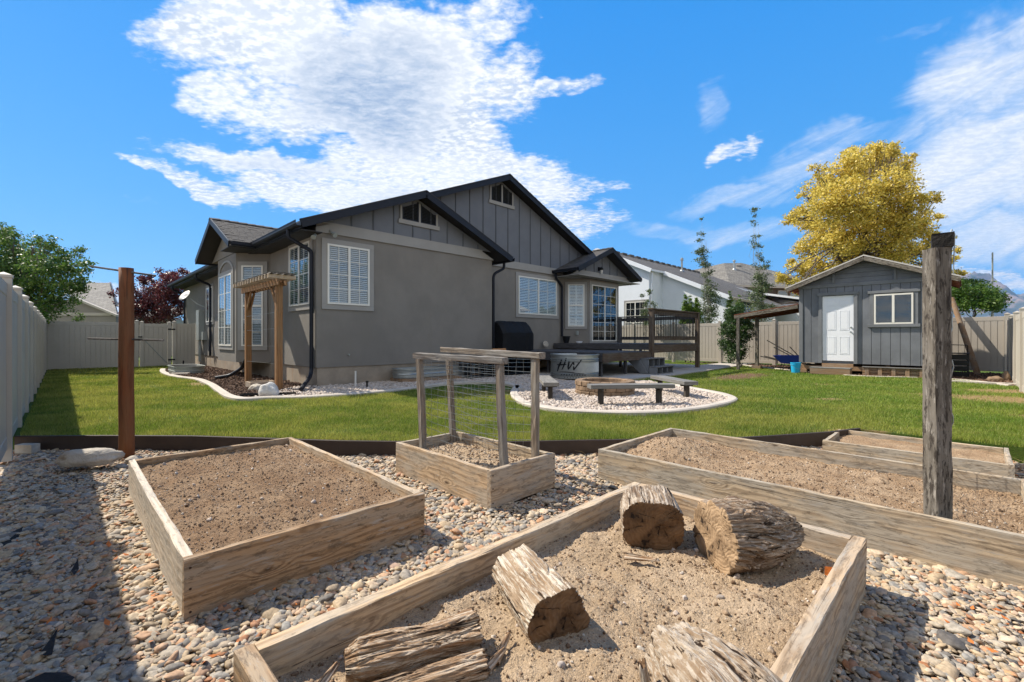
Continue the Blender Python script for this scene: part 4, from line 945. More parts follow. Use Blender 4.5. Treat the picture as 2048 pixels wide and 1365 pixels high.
# right fence along U2 at the right edge
tR = thing('vinyl_fence', 'sunlit vinyl fence panels at the right edge of the yard', 'fence', (U1 * -.84)[:], ROT)
run(tR, NB - 2.2 * 7, NB - .15, -.02, 1.80, M['fence'], 7, last=False)

# ================================================================== mountains
def mountains():
    nx, ny = 260, 90; xs = np.linspace(3200, 15500, nx); ys = np.linspace(5200, 8600, ny); X, Y = np.meshgrid(xs, ys); Z = np.zeros_like(X)
    for j in range(ny):
        for i in range(nx):
            x, y = X[j, i], Y[j, i]; v = (j / (ny - 1)); env = math.sin(math.pi * min(1, v * 1.15)) ** .8
            rdg = 1 - abs(mnoise.fractal(Vector((x / 1500, y / 1500, 3)), 1, 2, 5)) * 1.25
            pk = 720 + 200 * math.exp(-((x - 6900) / 650) ** 2) + 260 * math.exp(-((x - 8050) / 500) ** 2) + 120 * math.sin(x / 210) * .5 + 260 * math.sin(x / 900) * (x > 8400)
            fade = 1 / (1 + math.exp(-(x - 6000) / 230))
            Z[j, i] = -10 + env * rdg * pk * fade * 1.08
    i = np.arange(nx * ny).reshape(ny, nx); Fc = np.stack([i[:-1, :-1], i[:-1, 1:], i[1:, 1:], i[1:, :-1]], -1).reshape(-1, 4)
    m_, t = material('mountain_slopes'); p = wpos(t); n = t.noise(p, .004, 8, .65)
    c = t.mix(t.mr(n, .42, .58), (.035, .055, .045), (.20, .145, .12)); t.put(t.b.inputs['Base Color'], c); t.b.inputs['Roughness'].default_value = .95
    me = fastmesh('mountains', np.c_[X.ravel(), Y.ravel(), Z.ravel()], Fc, m_, smooth=False); o = bpy.data.objects.new('mountains', me); link(o); tag(o, kind='structure')
mountains()

# ================================================================== trees
def leaves(centres, radii, n, size, flat=.35, up=.35, stretch=(1, 1, 1)):
    """n quads gathered in small sprays inside the given clumps"""
    c = np.array([list(v) for v in centres]); r = np.array(radii); wgt = r ** 2.2; wgt = wgt / wgt.sum()
    ns = max(8, n // 48); ci = rng.choice(len(c), ns, p=wgt); dirs = rng.normal(0, 1, (ns, 3)); dirs /= np.linalg.norm(dirs, axis=1)[:, None]
    rad = rng.random(ns) ** .42; spray = c[ci] + dirs * (rad * r[ci])[:, None] * np.array(stretch)
    si = rng.integers(0, ns, n); srad = .24 * r[ci][si] + size * 1.5
    P = spray[si] + rng.normal(0, 1, (n, 3)) * (srad * .55)[:, None] * np.array([1, 1, .7])
    out = dirs[si] * .5 + rng.normal(0, 1, (n, 3)) * .75; out[:, 2] += up; out /= np.linalg.norm(out, axis=1)[:, None]
    a = np.cross(out, rng.normal(0, 1, (n, 3))); a /= np.linalg.norm(a, axis=1)[:, None]; b = np.cross(out, a)
    s = size * rng.uniform(.6, 1.25, n)[:, None]
    V = np.stack([P - a * s, P - b * s * .45 + out * s * .12, P + a * s, P + b * s * .45 + out * s * .12], 1).reshape(-1, 3)
    return V, np.arange(4 * n).reshape(n, 4)
def limb(mb, p0, p1, r0, r1, wob=.06, n=5, sides=6):
    p0, p1 = Vector(p0), Vector(p1); L = (p1 - p0).length; P_ = [p0.lerp(p1, i / n) + Vector((random.uniform(-1, 1), random.uniform(-1, 1), random.uniform(-.4, .4))) * L * wob * math.sin(math.pi * i / n) + Vector((0, 0, -L * .08 * math.sin(math.pi * i / n))) for i in range(n + 1)]
    mb.tube(P_, [r0 + (r1 - r0) * i / n for i in range(n + 1)], sides)
def tree(name, label, cat, base, clumps, n, size, leafm, barkm, tr=.12, group=None, fork=.35, spread=None, up=.35, twigs=True):
    """clumps: list of (Vector centre, radius)"""
    base = Vector(base); t = thing(name, label, cat, base, 0, group); cs = [Vector(c) for c, r in clumps]; rs = [r for c, r in clumps]
    V, Fc = leaves([c - base for c in cs], rs, n, size, up=up)
    me = fastmesh('crown', V, Fc, leafm, {'rnd': rng.random(len(Fc))}); part('crown', me, None, t)
    mb = MB(); top = max(c.z for c in cs); ax = sum(cs, Vector()) / len(cs); fk = Vector((base.x + (ax.x - base.x) * .3, base.y + (ax.y - base.y) * .3, base.z + (top - base.z) * fork)) - base
    mb.tube([(0, 0, -.1), (0.02, 0, fk.z * .5), fk], [tr * 1.2, tr, tr * .8], 10)
    limb(mb, fk, Vector((ax.x, ax.y, base.z + (top - base.z) * .85)) - base, tr * .7, tr * .15, .04)
    part('trunk', mb, barkm, t, smooth=True)
    lb = MB()
    for c, r in zip(cs, rs):
        s0 = fk.lerp(Vector((ax.x, ax.y, top)) - base, random.uniform(0, .55)) if c.z > base.z + fk.z * .8 else fk * .8
        limb(lb, s0, c - base, tr * .22, tr * .05, .07)
        if twigs:
            for _ in range(5):
                dv = Vector((random.gauss(0, 1), random.gauss(0, 1), random.gauss(.2, 1))).normalized() * r * .95; limb(lb, (c - base).lerp(s0, .25), c - base + dv, tr * .09, tr * .02, .08, 4, 4)
    part('limbs', lb, barkm, t, smooth=True)
    return t
def pc(lst, Y, dj=1.0):                               # clumps measured on the photo, given depth around Y
    return [(D(px, py, Y + random.uniform(-1, 1) * dj), rp * Y / F) for px, py, rp in lst]
M['bark'] = paint('grey_brown_bark', (.12, .095, .075), .9, .25, 9, .9, 30, .02)
M['barkpale'] = paint('pale_bark', (.30, .27, .22), .85, .2, 9, .5, 30, .01)
M['leafy'] = leafmat('golden_leaves', (.24, .20, .030), (.60, .47, .075), (.80, .65, .18), .33)
M['leafg'] = leafmat('green_leaves', (.035, .085, .012), (.075, .15, .022), (.16, .22, .05), .3)
M['leafr'] = leafmat('burgundy_leaves', (.045, .010, .014), (.10, .022, .028), (.17, .05, .045), .3)
M['leafd'] = leafmat('dark_green_leaves', (.020, .052, .012), (.04, .085, .018), (.08, .13, .03), .2)
M['leafs'] = leafmat('grey_green_leaves', (.045, .075, .028), (.09, .13, .05), (.18, .21, .10), .25)
M['leafc'] = leafmat('cypress_green', (.045, .095, .008), (.11, .20, .015), (.18, .27, .03), .2)
cl = [(1735, 330, 52), (1690, 345, 42), (1780, 320, 34), (1700, 305, 20), (1755, 302, 24), (1785, 300, 16), (1640, 380, 40), (1632, 345, 22), (1665, 410, 48), (1715, 400, 56), (1775, 380, 50), (1805, 345, 26), (1815, 322, 17), (1785, 305, 18),
      (1620, 440, 36), (1590, 432, 22), (1650, 470, 46), (1700, 470, 52), (1750, 450, 52), (1800, 430, 44), (1828, 395, 26), (1610, 500, 34), (1640, 530, 42), (1600, 545, 28), (1580, 530, 15), (1560, 556, 12), (1690, 520, 52),
      (1745, 510, 50), (1795, 490, 40), (1830, 460, 30), (1850, 430, 24), (1862, 400, 17), (1838, 500, 30), (1870, 470, 20), (1876, 435, 12), (1880, 500, 22), (1905, 520, 14), (1895, 475, 12), (1913, 500, 10), (1840, 540, 34), (1790, 540, 42), (1740, 560, 44), (1672, 565, 40), (1615, 412, 20), (1580, 440, 14), (1606, 385, 16), (1900, 545, 14)]
tree('maple_tree', 'tall golden yellow maple tree towering behind the grey shed', 'tree', (19.6, 25.6, 0), [(c_, r_ * .76) for c_, r_ in pc(cl + [(1918, 548, 12), (1900, 585, 16), (1880, 560, 22), (1575, 560, 14), (1592, 575, 18), (1650, 590, 30)], 25, 3.4)], 80000, .078, M['leafy'], M['bark'], .28, fork=.30)
cl = [(10, 520, 50), (60, 520, 46), (100, 545, 44), (40, 570, 50), (90, 590, 44), (140, 560, 30), (150, 505, 16), (155, 530, 20), (125, 515, 18), (100, 488, 14), (70, 482, 16), (28, 475, 20), (5, 470, 26), (60, 620, 34), (100, 625, 26), (130, 605, 20), (160, 575, 16), (-40, 540, 70), (-20, 600, 50)]
tree('leafy_tree', 'dense green broadleaf tree rising behind the left vinyl fence', 'tree', (-19.5, 17.5, 0), pc(cl, 18, 1.4), 32000, .062, M['leafg'], M['bark'], .16, fork=.35)
cl = [(345, 575, 26), (320, 590, 26), (295, 600, 24), (270, 605, 20), (345, 610, 26), (310, 625, 26), (275, 625, 22), (250, 612, 14), (365, 560, 16), (368, 545, 9), (335, 552, 12), (318, 548, 8), (290, 565, 12), (262, 575, 11), (240, 585, 10), (228, 588, 7), (370, 600, 14), (302, 556, 8), (350, 545, 8)]
tree('purple_plum_tree', 'burgundy leaved plum tree behind the yard gate', 'tree', (-18.5, 25.5, 0), pc(cl, 25, 1.0), 14000, .075, M['leafr'], M['bark'], .12, fork=.4)
cl = [(1925, 600, 26), (1950, 590, 26), (1975, 600, 24), (1905, 590, 20), (1940, 570, 14), (1990, 612, 14), (2003, 598, 9), (1960, 565, 9), (1920, 568, 12), (1985, 585, 10)]
tree('leafy_tree', 'bright green small tree behind the fence to the right of the shed', 'tree', (19.6, 19.5, 0), pc(cl, 19.5, .9), 9000, .06, M['leafg'], M['bark'], .08, fork=.5)
def column(label, px, ytop, ybot, Y, wpx, n, leafm, name='columnar_tree', size=.05, wob=5, group=None, jag=.6, cat='tree'):
    cl = []; k = 24; ph = random.uniform(0, 6)
    for i in range(k):
        t_ = i / (k - 1); y = ytop + (ybot - ytop) * t_; cl.append((px(t_) + wob * math.sin(t_ * 9 + ph), y, max(3, wpx(t_) * random.uniform(1 - jag * .4, 1 + jag * .4))))
    b = D(px(1), HY, Y); return tree(name, label, cat, (b.x, b.y, 0), pc(cl, Y, .1), n, size, leafm, M['barkpale'], .035, group, fork=.15, twigs=False)
column('tall wispy young aspen against the white house, left one of two', lambda t: 1400 + 24 * t, 438, 640, 23.5, lambda t: 5 + 15 * t ** .8, 5200, M['leafs'])
column('tall wispy young aspen rising above the shed lean-to roof', lambda t: 1508 + 20 * t, 418, 630, 23.5, lambda t: 5 + 18 * t ** 1.1, 5200, M['leafs'])
column('low leafy sapling behind the deck railing', lambda t: 1302 + 0 * t, 578, 640, 23.5, lambda t: 5 + 6 * t, 900, M['leafs'], 'sapling')
column('second low leafy sapling beside the deck railing', lambda t: 1288 + 2 * t, 588, 640, 23.8, lambda t: 4 + 6 * t, 800, M['leafs'], 'sapling')
def cypress(label, px, ytop, Y, w_, ybot=645):
    h = ybot - ytop; cl = [(px + random.uniform(-1, 1), ytop + h * t, max(1.8, w_ * (1 - (1 - t) ** 1.7) * .62)) for t in np.linspace(.02, 1, 12)]
    b = D(px, HY, Y); tree('cypress', label, 'shrub', (b.x, b.y, 0), pc(cl, Y, .05), 7000, .038, M['leafc'], M['bark'], .03, 'pointed arborvitae behind the back fence', fork=.2, up=1.2, twigs=False)
cypress('leftmost pointed arborvitae behind the deck railing', 1371, 590, 23.2, 16); cypress('middle pointed arborvitae behind the deck railing', 1381, 587, 23.4, 15); cypress('right arborvitae beside the deck corner post', 1393, 592, 23.2, 16)
cypress('tallest bright arborvitae above the bushy shrub by the fence', 1461, 582, 23.3, 18); cypress('shorter bright arborvitae touching the lean-to roof', 1479, 592, 23.3, 16)
cl = [(1472, 640, 22), (1462, 665, 20), (1488, 662, 20), (1455, 690, 17), (1478, 690, 18), (1495, 645, 13), (1466, 712, 13), (1480, 712, 11), (1470, 622, 12), (1482, 612, 9), (1448, 652, 9)]
tree('shrub', 'tall dark leafy shrub against the tan fence by lean-to', 'shrub', (9.4, 18.7, 0), pc(cl, 18.9, .35), 13000, .042, M['leafd'], M['bark'], .03, fork=.1)
cl = [(155, 640, 8), (165, 636, 6), (148, 645, 7)]
tree('shrub', 'little green sprig showing above the left end fence', 'shrub', (-19.2, 20.2, 0), pc([(x, y - 5, r) for x, y, r in cl], 20, .1), 260, .04, M['leafg'], M['bark'], .015, fork=.5)
# ================================================================== deck
dk = thing('deck', 'two level dark painted deck with wooden railing at the patio door', 'deck', CORNER, ROT)
LZ, UZ = .78, 1.02
def deckboards(x0, x1, y0, y1, z, pitch=.145, along='x'):
    y = y0
    while y < y1 - .03:
        y2 = min(y + pitch - .006, y1); bar('deck_board', dk, (x0, (y + y2) / 2, z - .015), (x1, (y + y2) / 2, z - .015), y2 - y, .03, M['darkdeck'], ch=.002); y += pitch
deckboards(5.86, 7.05, -.9, .84, LZ); bar('rim_board', dk, (5.88, -.93, LZ - .155), (7.0, -.93, LZ - .155), .04, .25, M['darkdeck']); deckboards(7.06, 10.0, -3.53, .84, LZ); deckboards(9.98, 13.72, -3.52, .84 - .75, UZ)
bar('deck_board', dk, (9.98, .46, UZ - .016), (10.9, .46, UZ - .016), .74, .03, M['darkdeck'])
bar('rim_board', dk, (7.03, -3.56, LZ - .155), (9.92, -3.56, LZ - .155), .04, .25, M['railwood']); bar('rim_board', dk, (7.03, -3.54, LZ - .155), (7.03, .8, LZ - .155), .04, .25, M['darkdeck'])
bar('rim_board', dk, (9.96, -3.5, UZ - .12), (9.96, .8, UZ - .12), .035, .17, M['darkdeck']); bar('rim_board', dk, (10.03, -3.55, UZ - .17), (13.6, -3.55, UZ - .17), .04, .27, M['railwood'])
bar('rim_board', dk, (13.72, -3.5, UZ - .17), (13.72, .1, UZ - .17), .04, .27, M['railwood'])
for x, y, zt in ((7.3, -3.3, LZ - .05), (8.7, -3.3, LZ - .05), (7.3, -1.2, LZ - .05), (8.7, -1.2, LZ - .05), (11.8, -1.2, UZ - .05), (13.4, -1.2, UZ - .05)):
    bar('deck_leg', dk, (x, y, .04), (x, y, zt), .09, .09, M['darkdeck'])
for i in range(7): bar('joist', dk, (7.1 + i * .45, -3.5, LZ - .12), (7.1 + i * .45, .8, LZ - .12), .04, .17, M['darkdeck'], ch=0)
RZ = 2.25
bar('rail_post', dk, (9.98, -3.55, .3), (9.98, -3.55, RZ - .045), .145, .145, M['railwood'], rough=.001, var=1); bar('rail_post', dk, (13.70, -3.55, .05), (13.70, -3.55, RZ - .045), .145, .145, M['railwood'], rough=.001, var=2)
bar('rail_post', dk, (13.70, .02, UZ), (13.70, .02, RZ - .1), .145, .145, M['darkdeck'])
bar('rail_cap', dk, (9.88, -3.55, RZ - .02), (13.80, -3.55, RZ - .02), .20, .04, M['railwood']); bar('rail_cap', dk, (13.70, -3.44, RZ - .07), (13.70, .1, RZ - .07), .16, .04, M['darkdeck'])
bar('top_rail', dk, (10.06, -3.55, RZ - .13), (13.62, -3.55, RZ - .13), .04, .17, M['railwood']); bar('top_rail', dk, (13.70, -3.47, RZ - .19), (13.70, -.06, RZ - .19), .04, .14, M['darkdeck'])
bar('bottom_rail', dk, (10.06, -3.55, 1.22), (13.62, -3.55, 1.22), .04, .15, M['railwood']); bar('bottom_rail', dk, (13.70, -3.47, 1.22), (13.70, -.06, 1.22), .04, .14, M['darkdeck'])
for i in range(27): bar('baluster', dk, (10.16 + i * .131, -3.57, 1.20), (10.16 + i * .131, -3.57, RZ - .12), .016, .016, M['black'], up=(1, 0, 0), ch=0)
for i in range(24): bar('baluster', dk, (13.68, -3.38 + i * .138, 1.20), (13.68, -3.38 + i * .138, RZ - .16), .016, .016, M['black'], up=(1, 0, 0), ch=0)
# steps made of hollow units
st = thing('deck_steps', 'small grey two tread steps with hollow openings at the deck corner', 'steps', CORNER, ROT)
for (y0, y1, zt) in ((-3.90, -3.60, .56), (-4.20, -3.90, .30)):
    bar('tread', st, (9.15, (y0 + y1) / 2 - .01, zt - .015), (10.3, (y0 + y1) / 2 - .01, zt - .015), y1 - y0 + .02, .03, M['bench'])
    for k in range(4): bar('divider', st, (9.18 + k * .363, y0 + .02, (zt + .02) / 2), (9.18 + k * .363, y1 - .004, (zt + .02) / 2), .035, zt - .085, M['greyshedtrim'])
    bar('sill', st, (9.16, y0 + .14, .06), (10.29, y0 + .14, .06), .26, .02, M['greyshedtrim'], ch=0); bar('riser', st, (9.17, y1 - .03, zt / 2 + .02), (10.28, y1 - .03, zt / 2 + .02), .015, zt - .10, M['darkdeck'], ch=0)
mb = MB(); mb.prism([(9.14, -3.90, .06), (9.14, -3.60, .06), (9.14, -3.10, .50), (9.14, -3.60, .50)], (-.03, 0, 0)); part('stringer', mb, M['greyshedtrim'], st)
# grill under its cover
gr = thing('covered_grill', 'barbecue grill under a black fitted cover on the lower deck', 'grill', CORNER + U2 * 5.98 + U1 * .35, ROT)
mb = MB(); prof = [(0, 0), (.74, 0), (.76, .62), (.58, .90), (.46, 1.0), (.20, 1.02), (.02, .72)]
n = 10
for i in range(n + 1):
    x = -.02 + 1.5 * i / n; sag = 1 - .012 * math.sin(i * 2.1)
    e = .93 if i in (0, n) else 1.
    mb.v += [(x + random.uniform(-.006, .006), (-y) * sag * e - .02, .79 + z * sag * (e if z > .3 else 1)) for y, z in prof]
k = len(prof)
for i in range(n):
    for j in range(k): mb.f.append((i*k+j, i*k+(j+1) % k, (i+1)*k+(j+1) % k, (i+1)*k+j)); mb.mi.append(0)
mb.f.append(tuple(range(k))); mb.f.append(tuple(n*k+j for j in range(k))); mb.mi += [0, 0]
part('cover', mb, M['cloth'], gr)
mb = MB(); mb.box(.3, 1.2, -.5, -.2, .795, .81); part('bottom_shelf', mb, M['black'], gr)
# round plate leaning on the wall, planter pot, small white bowl on the deck
mb = MB(); mb.lathe([(0, 0), (.13, .0), (.16, .02), (.13, .045), (0, .05)], 20, sy=.8, close=False)
o = part('round_plaque', mb, M['stone'], None, Matrix.Translation(CORNER + U2 * 9.35 + U1 * .72 + Vector((0, 0, .98))) @ Matrix.Rotation(ROT, 4, 'Z') @ Matrix.Rotation(R(78), 4, 'X')); tag(o, 'pale round stone leaning on the wall beside the upper deck', 'stone')
pt = MB(); c = CORNER + U2 * 10.55 + U1 * .62; pt.lathe([(.10, 0), (.16, .26), (.175, .26), (.175, .29), (.15, .29), (.13, .24)], 16, (0, 0)); o = part('plant_pot', pt, M['black'], None, Matrix.Translation((c.x, c.y, UZ + .002))); tag(o, 'empty black plant pot under the porch downspout', 'pot')
pt = MB(); c = CORNER + U2 * 10.95 + U1 * .25; pt.lathe([(.07, 0), (.10, .07), (.08, .075)], 16, sx=1.5); o = part('pet_bowl', pt, M['white'], None, Matrix.Translation((c.x, c.y, UZ + .002))); tag(o, 'low white bowl on the deck beside the black pot', 'bowl')
# firewood rack
fr = thing('storage_bench', 'low black storage rack against the gable wall below the grill', 'rack', CORNER + U2 * 3.95 - U1 * 1.15, ROT)
for x in (0, .93, 1.87, 2.8): bar('upright', fr, (x + .03, .3, .02), (x + .03, .3, .66), .05, .56, M['black'], up=(0, 1, 0))
bar('top', fr, (0, .3, .68), (2.86, .3, .68), .62, .035, M['benchdark']); bar('shelf', fr, (.06, .3, .10), (2.8, .3, .10), .56, .03, M['black']); bar('back_panel', fr, (.06, .57, .38), (2.8, .57, .38), .02, .52, M['black'])
for i, (x, y, z, L, r_, dy_) in enumerate([(.85, .22, .76, .62, .06, .03), (.95, .36, .75, .6, .055, -.04), (1.45, .30, .75, .5, .05, .05), (1.1, .30, .85, .55, .05, .0), (1.75, .2, .745, .4, .045, .08)]):
    b_ = CORNER + U2 * 3.95 - U1 * 1.15; p = b_ + U2 * x + U1 * y; q_ = p + U2 * L + U1 * dy_; m_ = MB(); rr = [r_ * random.uniform(.9, 1.1) for _ in range(5)]; m_.tube([p.lerp(q_, t) + Vector((0, 0, z - .0)) for t in (0, .25, .5, .75, 1)], rr, 6)
    o = part('firewood_log', m_, M['firewood']); tag(o, ['split orange brown firewood log, front left on the black rack', 'split firewood log behind the front one on the rack', 'shorter firewood stick in the middle of the rack top', 'uppermost firewood log lying across the others on the rack', 'thin firewood stick at the right end of the rack pile'][i], 'firewood', 'split logs on the storage rack')
# galvanised stock tank with painted letters
TC = Vector((1.86, 13.55, 0)); TR = .70
tk = thing('stock_tank', 'round galvanised stock tank with black painted letters beside the deck', 'tank', (TC.x, TC.y, .05), 0)
prof = [(TR - .02, 0), (TR, .015), (TR, .08)]
for z in (.10, .15): prof += [(TR, z - .018), (TR + .024, z), (TR, z + .018)]
prof += [(TR, .40)]
for z in (.50, .56): prof += [(TR, z - .018), (TR + .024, z), (TR, z + .018)]
prof += [(TR, .655), (TR + .022, .665), (TR + .026, .685), (TR + .018, .70), (TR - .005, .695), (TR - .012, .66), (TR - .012, .05), (0, .05)]
mb = MB(); mb.lathe(prof, 64, close=False); part('wall', mb, M['galv'], tk, smooth=False)
cor = MB(); N_ = 150                                  # diagonal corrugation between the hoops
for i in range(N_):
    t0 = 2 * math.pi * i / N_; P_ = []
    for k in range(5): th = t0 + .16 * k / 4; P_.append((math.cos(th) * (TR + .002), math.sin(th) * (TR + .002), .185 + .285 * k / 4))
    cor.tube(P_, .009, 4, caps=False)
part('corrugation', cor, M['galv'], tk, kind='stuff')
def stroke(pts, w0=.03):                              # brush stroke laid on the curved tank wall; pts in target pixels
    mb = MB(); Q = []
    P_ = [(1104 + x / 22.75, 704 + y / 22.75) for x, y in pts]
    for i in range(len(P_) - 1):
        for k in range(6): t = k / 6; Q.append((P_[i][0] + (P_[i+1][0] - P_[i][0]) * t, P_[i][1] + (P_[i+1][1] - P_[i][1]) * t))
    Q.append(P_[-1]); pr = []
    for (px, py) in Q:
        kx = (px - CX) / F; A = kx * kx + 1; B = -2 * (kx * TC.x + TC.y); C_ = TC.x**2 + TC.y**2 - (TR + .012)**2; Y = (-B - math.sqrt(max(0, B*B - 4*A*C_))) / (2 * A)
        X = kx * Y; pr.append((math.atan2(Y - TC.y, X - TC.x), zat(py, Y) - .05))
    for i, (th, z) in enumerate(pr):
        th2, z2 = pr[min(i + 1, len(pr) - 1)]; th1, z1 = pr[max(i - 1, 0)]; dx_, dz_ = (th2 - th1) * TR, z2 - z1; l = math.hypot(dx_, dz_) or 1; nx, nz = -dz_ / l, dx_ / l; w_ = w0 * (.55 + .45 * math.sin(math.pi * (i + .5) / len(pr)))
        for s in (-1, 1):
            a = th + s * nx * w_ / 2 / TR; r_ = TR + .016; mb.v.append((math.cos(a) * r_, math.sin(a) * r_, z + s * nz * w_ / 2))
    for i in range(len(pr) - 1): mb.f.append((2*i, 2*i+1, 2*i+3, 2*i+2)); mb.mi.append(0)
    return part('lettering', mb, M['black'], tk)
stroke([(440, 340), (390, 500), (300, 700), (250, 890)], .055); stroke([(230, 590), (450, 590), (660, 570)], .038); stroke([(650, 280), (600, 450), (540, 640), (450, 810)], .042)
stroke([(780, 420), (760, 560), (735, 690), (745, 810)], .05); stroke([(745, 810), (860, 640), (960, 470)], .036); stroke([(960, 460), (1000, 600)], .045); stroke([(985, 660), (990, 840)], .045); stroke([(990, 840), (1100, 680), (1240, 500), (1360, 340)], .04)
stroke([(340, 920), (600, 915), (850, 940), (1150, 985), (1470, 1000)], .022)
for x in range(400, 1480, 118): stroke([(x + 60, 1010 + (x - 400) * .03), (x, 1080 + (x - 400) * .03)], .018); stroke([(x + 10, 1020 + (x - 400) * .03), (x + 80, 1060 + (x - 400) * .03)], .014)
for x in range(560, 1450, 130): stroke([(x, 1130), (x + 30, 1200)], .012)
o = part('hose', MB().tube([tuple(G(px, py, .065)) for px, py in ((1205, 758), (1216, 760), (1228, 762), (1238, 764.5), (1244, 766))], .02, 8), M['benchdark']); tag(o, 'dark curved strip of hose on the patio beside the stock tank', 'hose')
# curved edging behind the fire pit
# ================================================================== fire pit and benches
fp = thing('fire_pit', 'round fire pit of tumbled brown concrete blocks on white gravel', 'fire pit', (PITC.x, PITC.y, .02))
mp = paint('tumbled_block', (.22, .15, .095), .92, .35, 5, .9, 40, .01, dirt=(.12, .085, .06)); M['block'] = mp
variants = []
for v in range(6):
    mb = MB(); w_ = .205; d_ = .15; h_ = .098; c = .012; rs = random.Random(v)
    for (z, ins) in ((0, c), (c, 0), (h_ - c, 0), (h_, c)):
        for (x, y) in ((-w_/2 + c + ins, -d_/2 + ins), (w_/2 - c - ins, -d_/2 + ins), (w_/2 - ins, -d_/2 + c + ins), (w_/2 * .86 - ins, d_/2 - ins), (-w_/2 * .86 + ins, d_/2 - ins), (-w_/2 + ins, -d_/2 + c + ins)):
            mb.v.append((x + rs.uniform(-.004, .004), y + rs.uniform(-.004, .004), z + rs.uniform(-.002, .002)))
    for k in range(3):
        for j in range(6): mb.f.append((k*6+j, k*6+(j+1) % 6, (k+1)*6+(j+1) % 6, (k+1)*6+j)); mb.mi.append(0)
    mb.f.append(tuple(range(6))[::-1]); mb.f.append(tuple(18 + j for j in range(6))); mb.mi += [0, 0]
    variants.append(mb.mesh('block', mp))
for row in range(3):
    nb = 18
    for i in range(nb):
        th = 2 * math.pi * (i + .5 * (row % 2)) / nb + random.uniform(-.008, .008); r_ = PITR - .075 + random.uniform(-.006, .006)
        part('block', random.choice(variants), None, fp, Matrix.Translation((r_ * math.cos(th), r_ * math.sin(th), row * .102)) @ Matrix.Rotation(th + math.pi / 2 + random.uniform(-.02, .02), 4, 'Z'))
o = struct('pit_ash', MB().lathe([(0, .06), (.46, .05)], 24, (PITC.x, PITC.y), close=False), M['soil'])
def bench(label, a, b, zt, w_=.27, legs=(.12, .88)):
    a, b = Vector((*a, 0)), Vector((*b, 0)); t = thing('bench', label, 'bench', (a + b) / 2, math.atan2((b - a).y, (b - a).x), 'grey plank benches round the fire pit'); L = (b - a).length
    bar('seat', t, (-L/2, 0, zt - .035), (L/2, 0, zt - .035), w_, .07, M['bench'], rough=.001)
    for f_ in legs:
        x = -L/2 + L * f_; bar('leg', t, (x, 0, -.03), (x, 0, zt - .071), .085, .085, M['benchdark'], up=(1, 0, 0)); bar('apron', t, (x, -w_/2 + .02, zt - .09), (x, w_/2 - .02, zt - .09), .04, .035, M['benchdark'])
bench('grey plank bench in front of the fire pit facing the deck', (1.36, 8.03), (2.87, 8.17), .395, legs=(.14, .84))
bench('grey plank bench at the left of the fire pit, seen end on', (.745, 8.60), (.70, 10.3), .37, .30)
bench('grey plank bench at the right of the fire pit, far end by the patio', (3.48, 8.83), (3.27, 10.3), .37, .29)

# ================================================================== arbor by the side wall
ar = thing('garden_arbor', 'narrow brown timber arbor with slatted top and wires by the side wall', 'arbor', (CORNER.x, CORNER.y, 0), ROT)
AX = -.84; ya, yb = .93, 3.34
def ll(v): return (Vector((v[0], v[1], 0)) - CORNER)
ya = (Vector((-5.43, 10.6, 0)) - CORNER).dot(U1); yb = (Vector((-7.2, 12.27, 0)) - CORNER).dot(U1); print('arbor', ya, yb)
for y in (ya, yb): bar('arbor_post', ar, (AX, y, 0), (AX, y, 2.52), .14, .14, M['arbor'], up=(1, 0, 0), rough=.001)
for x in (AX - .085, AX + .085): bar('beam', ar, (x, ya - .25, 2.50), (x, yb + .25, 2.50), .035, .14, M['arbor'])
for y, s in ((ya, 1), (yb, -1)):
    for x in (AX - .04, AX + .04): bar('brace', ar, (x, y + s * .03, 1.98), (x, y + s * .42, 2.44), .035, .09, M['arbor'])
nsl = 14
for i in range(nsl): y = ya - .22 + (yb - ya + .44) * i / (nsl - 1); bar('slat', ar, (AX - .30, y, 2.62), (AX + .30, y, 2.62), .045, .09, M['arborpale'])
for i in range(4): bar('batten', ar, (AX - .24 + i * .15, ya - .35, 2.68), (AX - .24 + i * .15, yb + .35, 2.68), .075, .02, M['oldpost'], rough=.004, var=i)
for i in range(26):
    y = ya - .3 + (yb - ya + .6) * i / 25; mb = MB(); mb.tube([(AX - .28, y, 2.70), (AX, y + random.uniform(-.05, .05), 2.705 + random.uniform(0, .02)), (AX + .28, y + random.uniform(-.05, .05), 2.70)], .012, 4); part('twig', mb, M['oldpost'], ar)
for z in (.62, 1.03, 1.44, 1.82): mb = MB(); mb.tube([(AX - .05, ya, z), (AX - .05, (ya + yb) / 2, z - .012), (AX - .05, yb, z - .02 + .0)], .004, 4); part('wire', mb, M['galv'], ar)
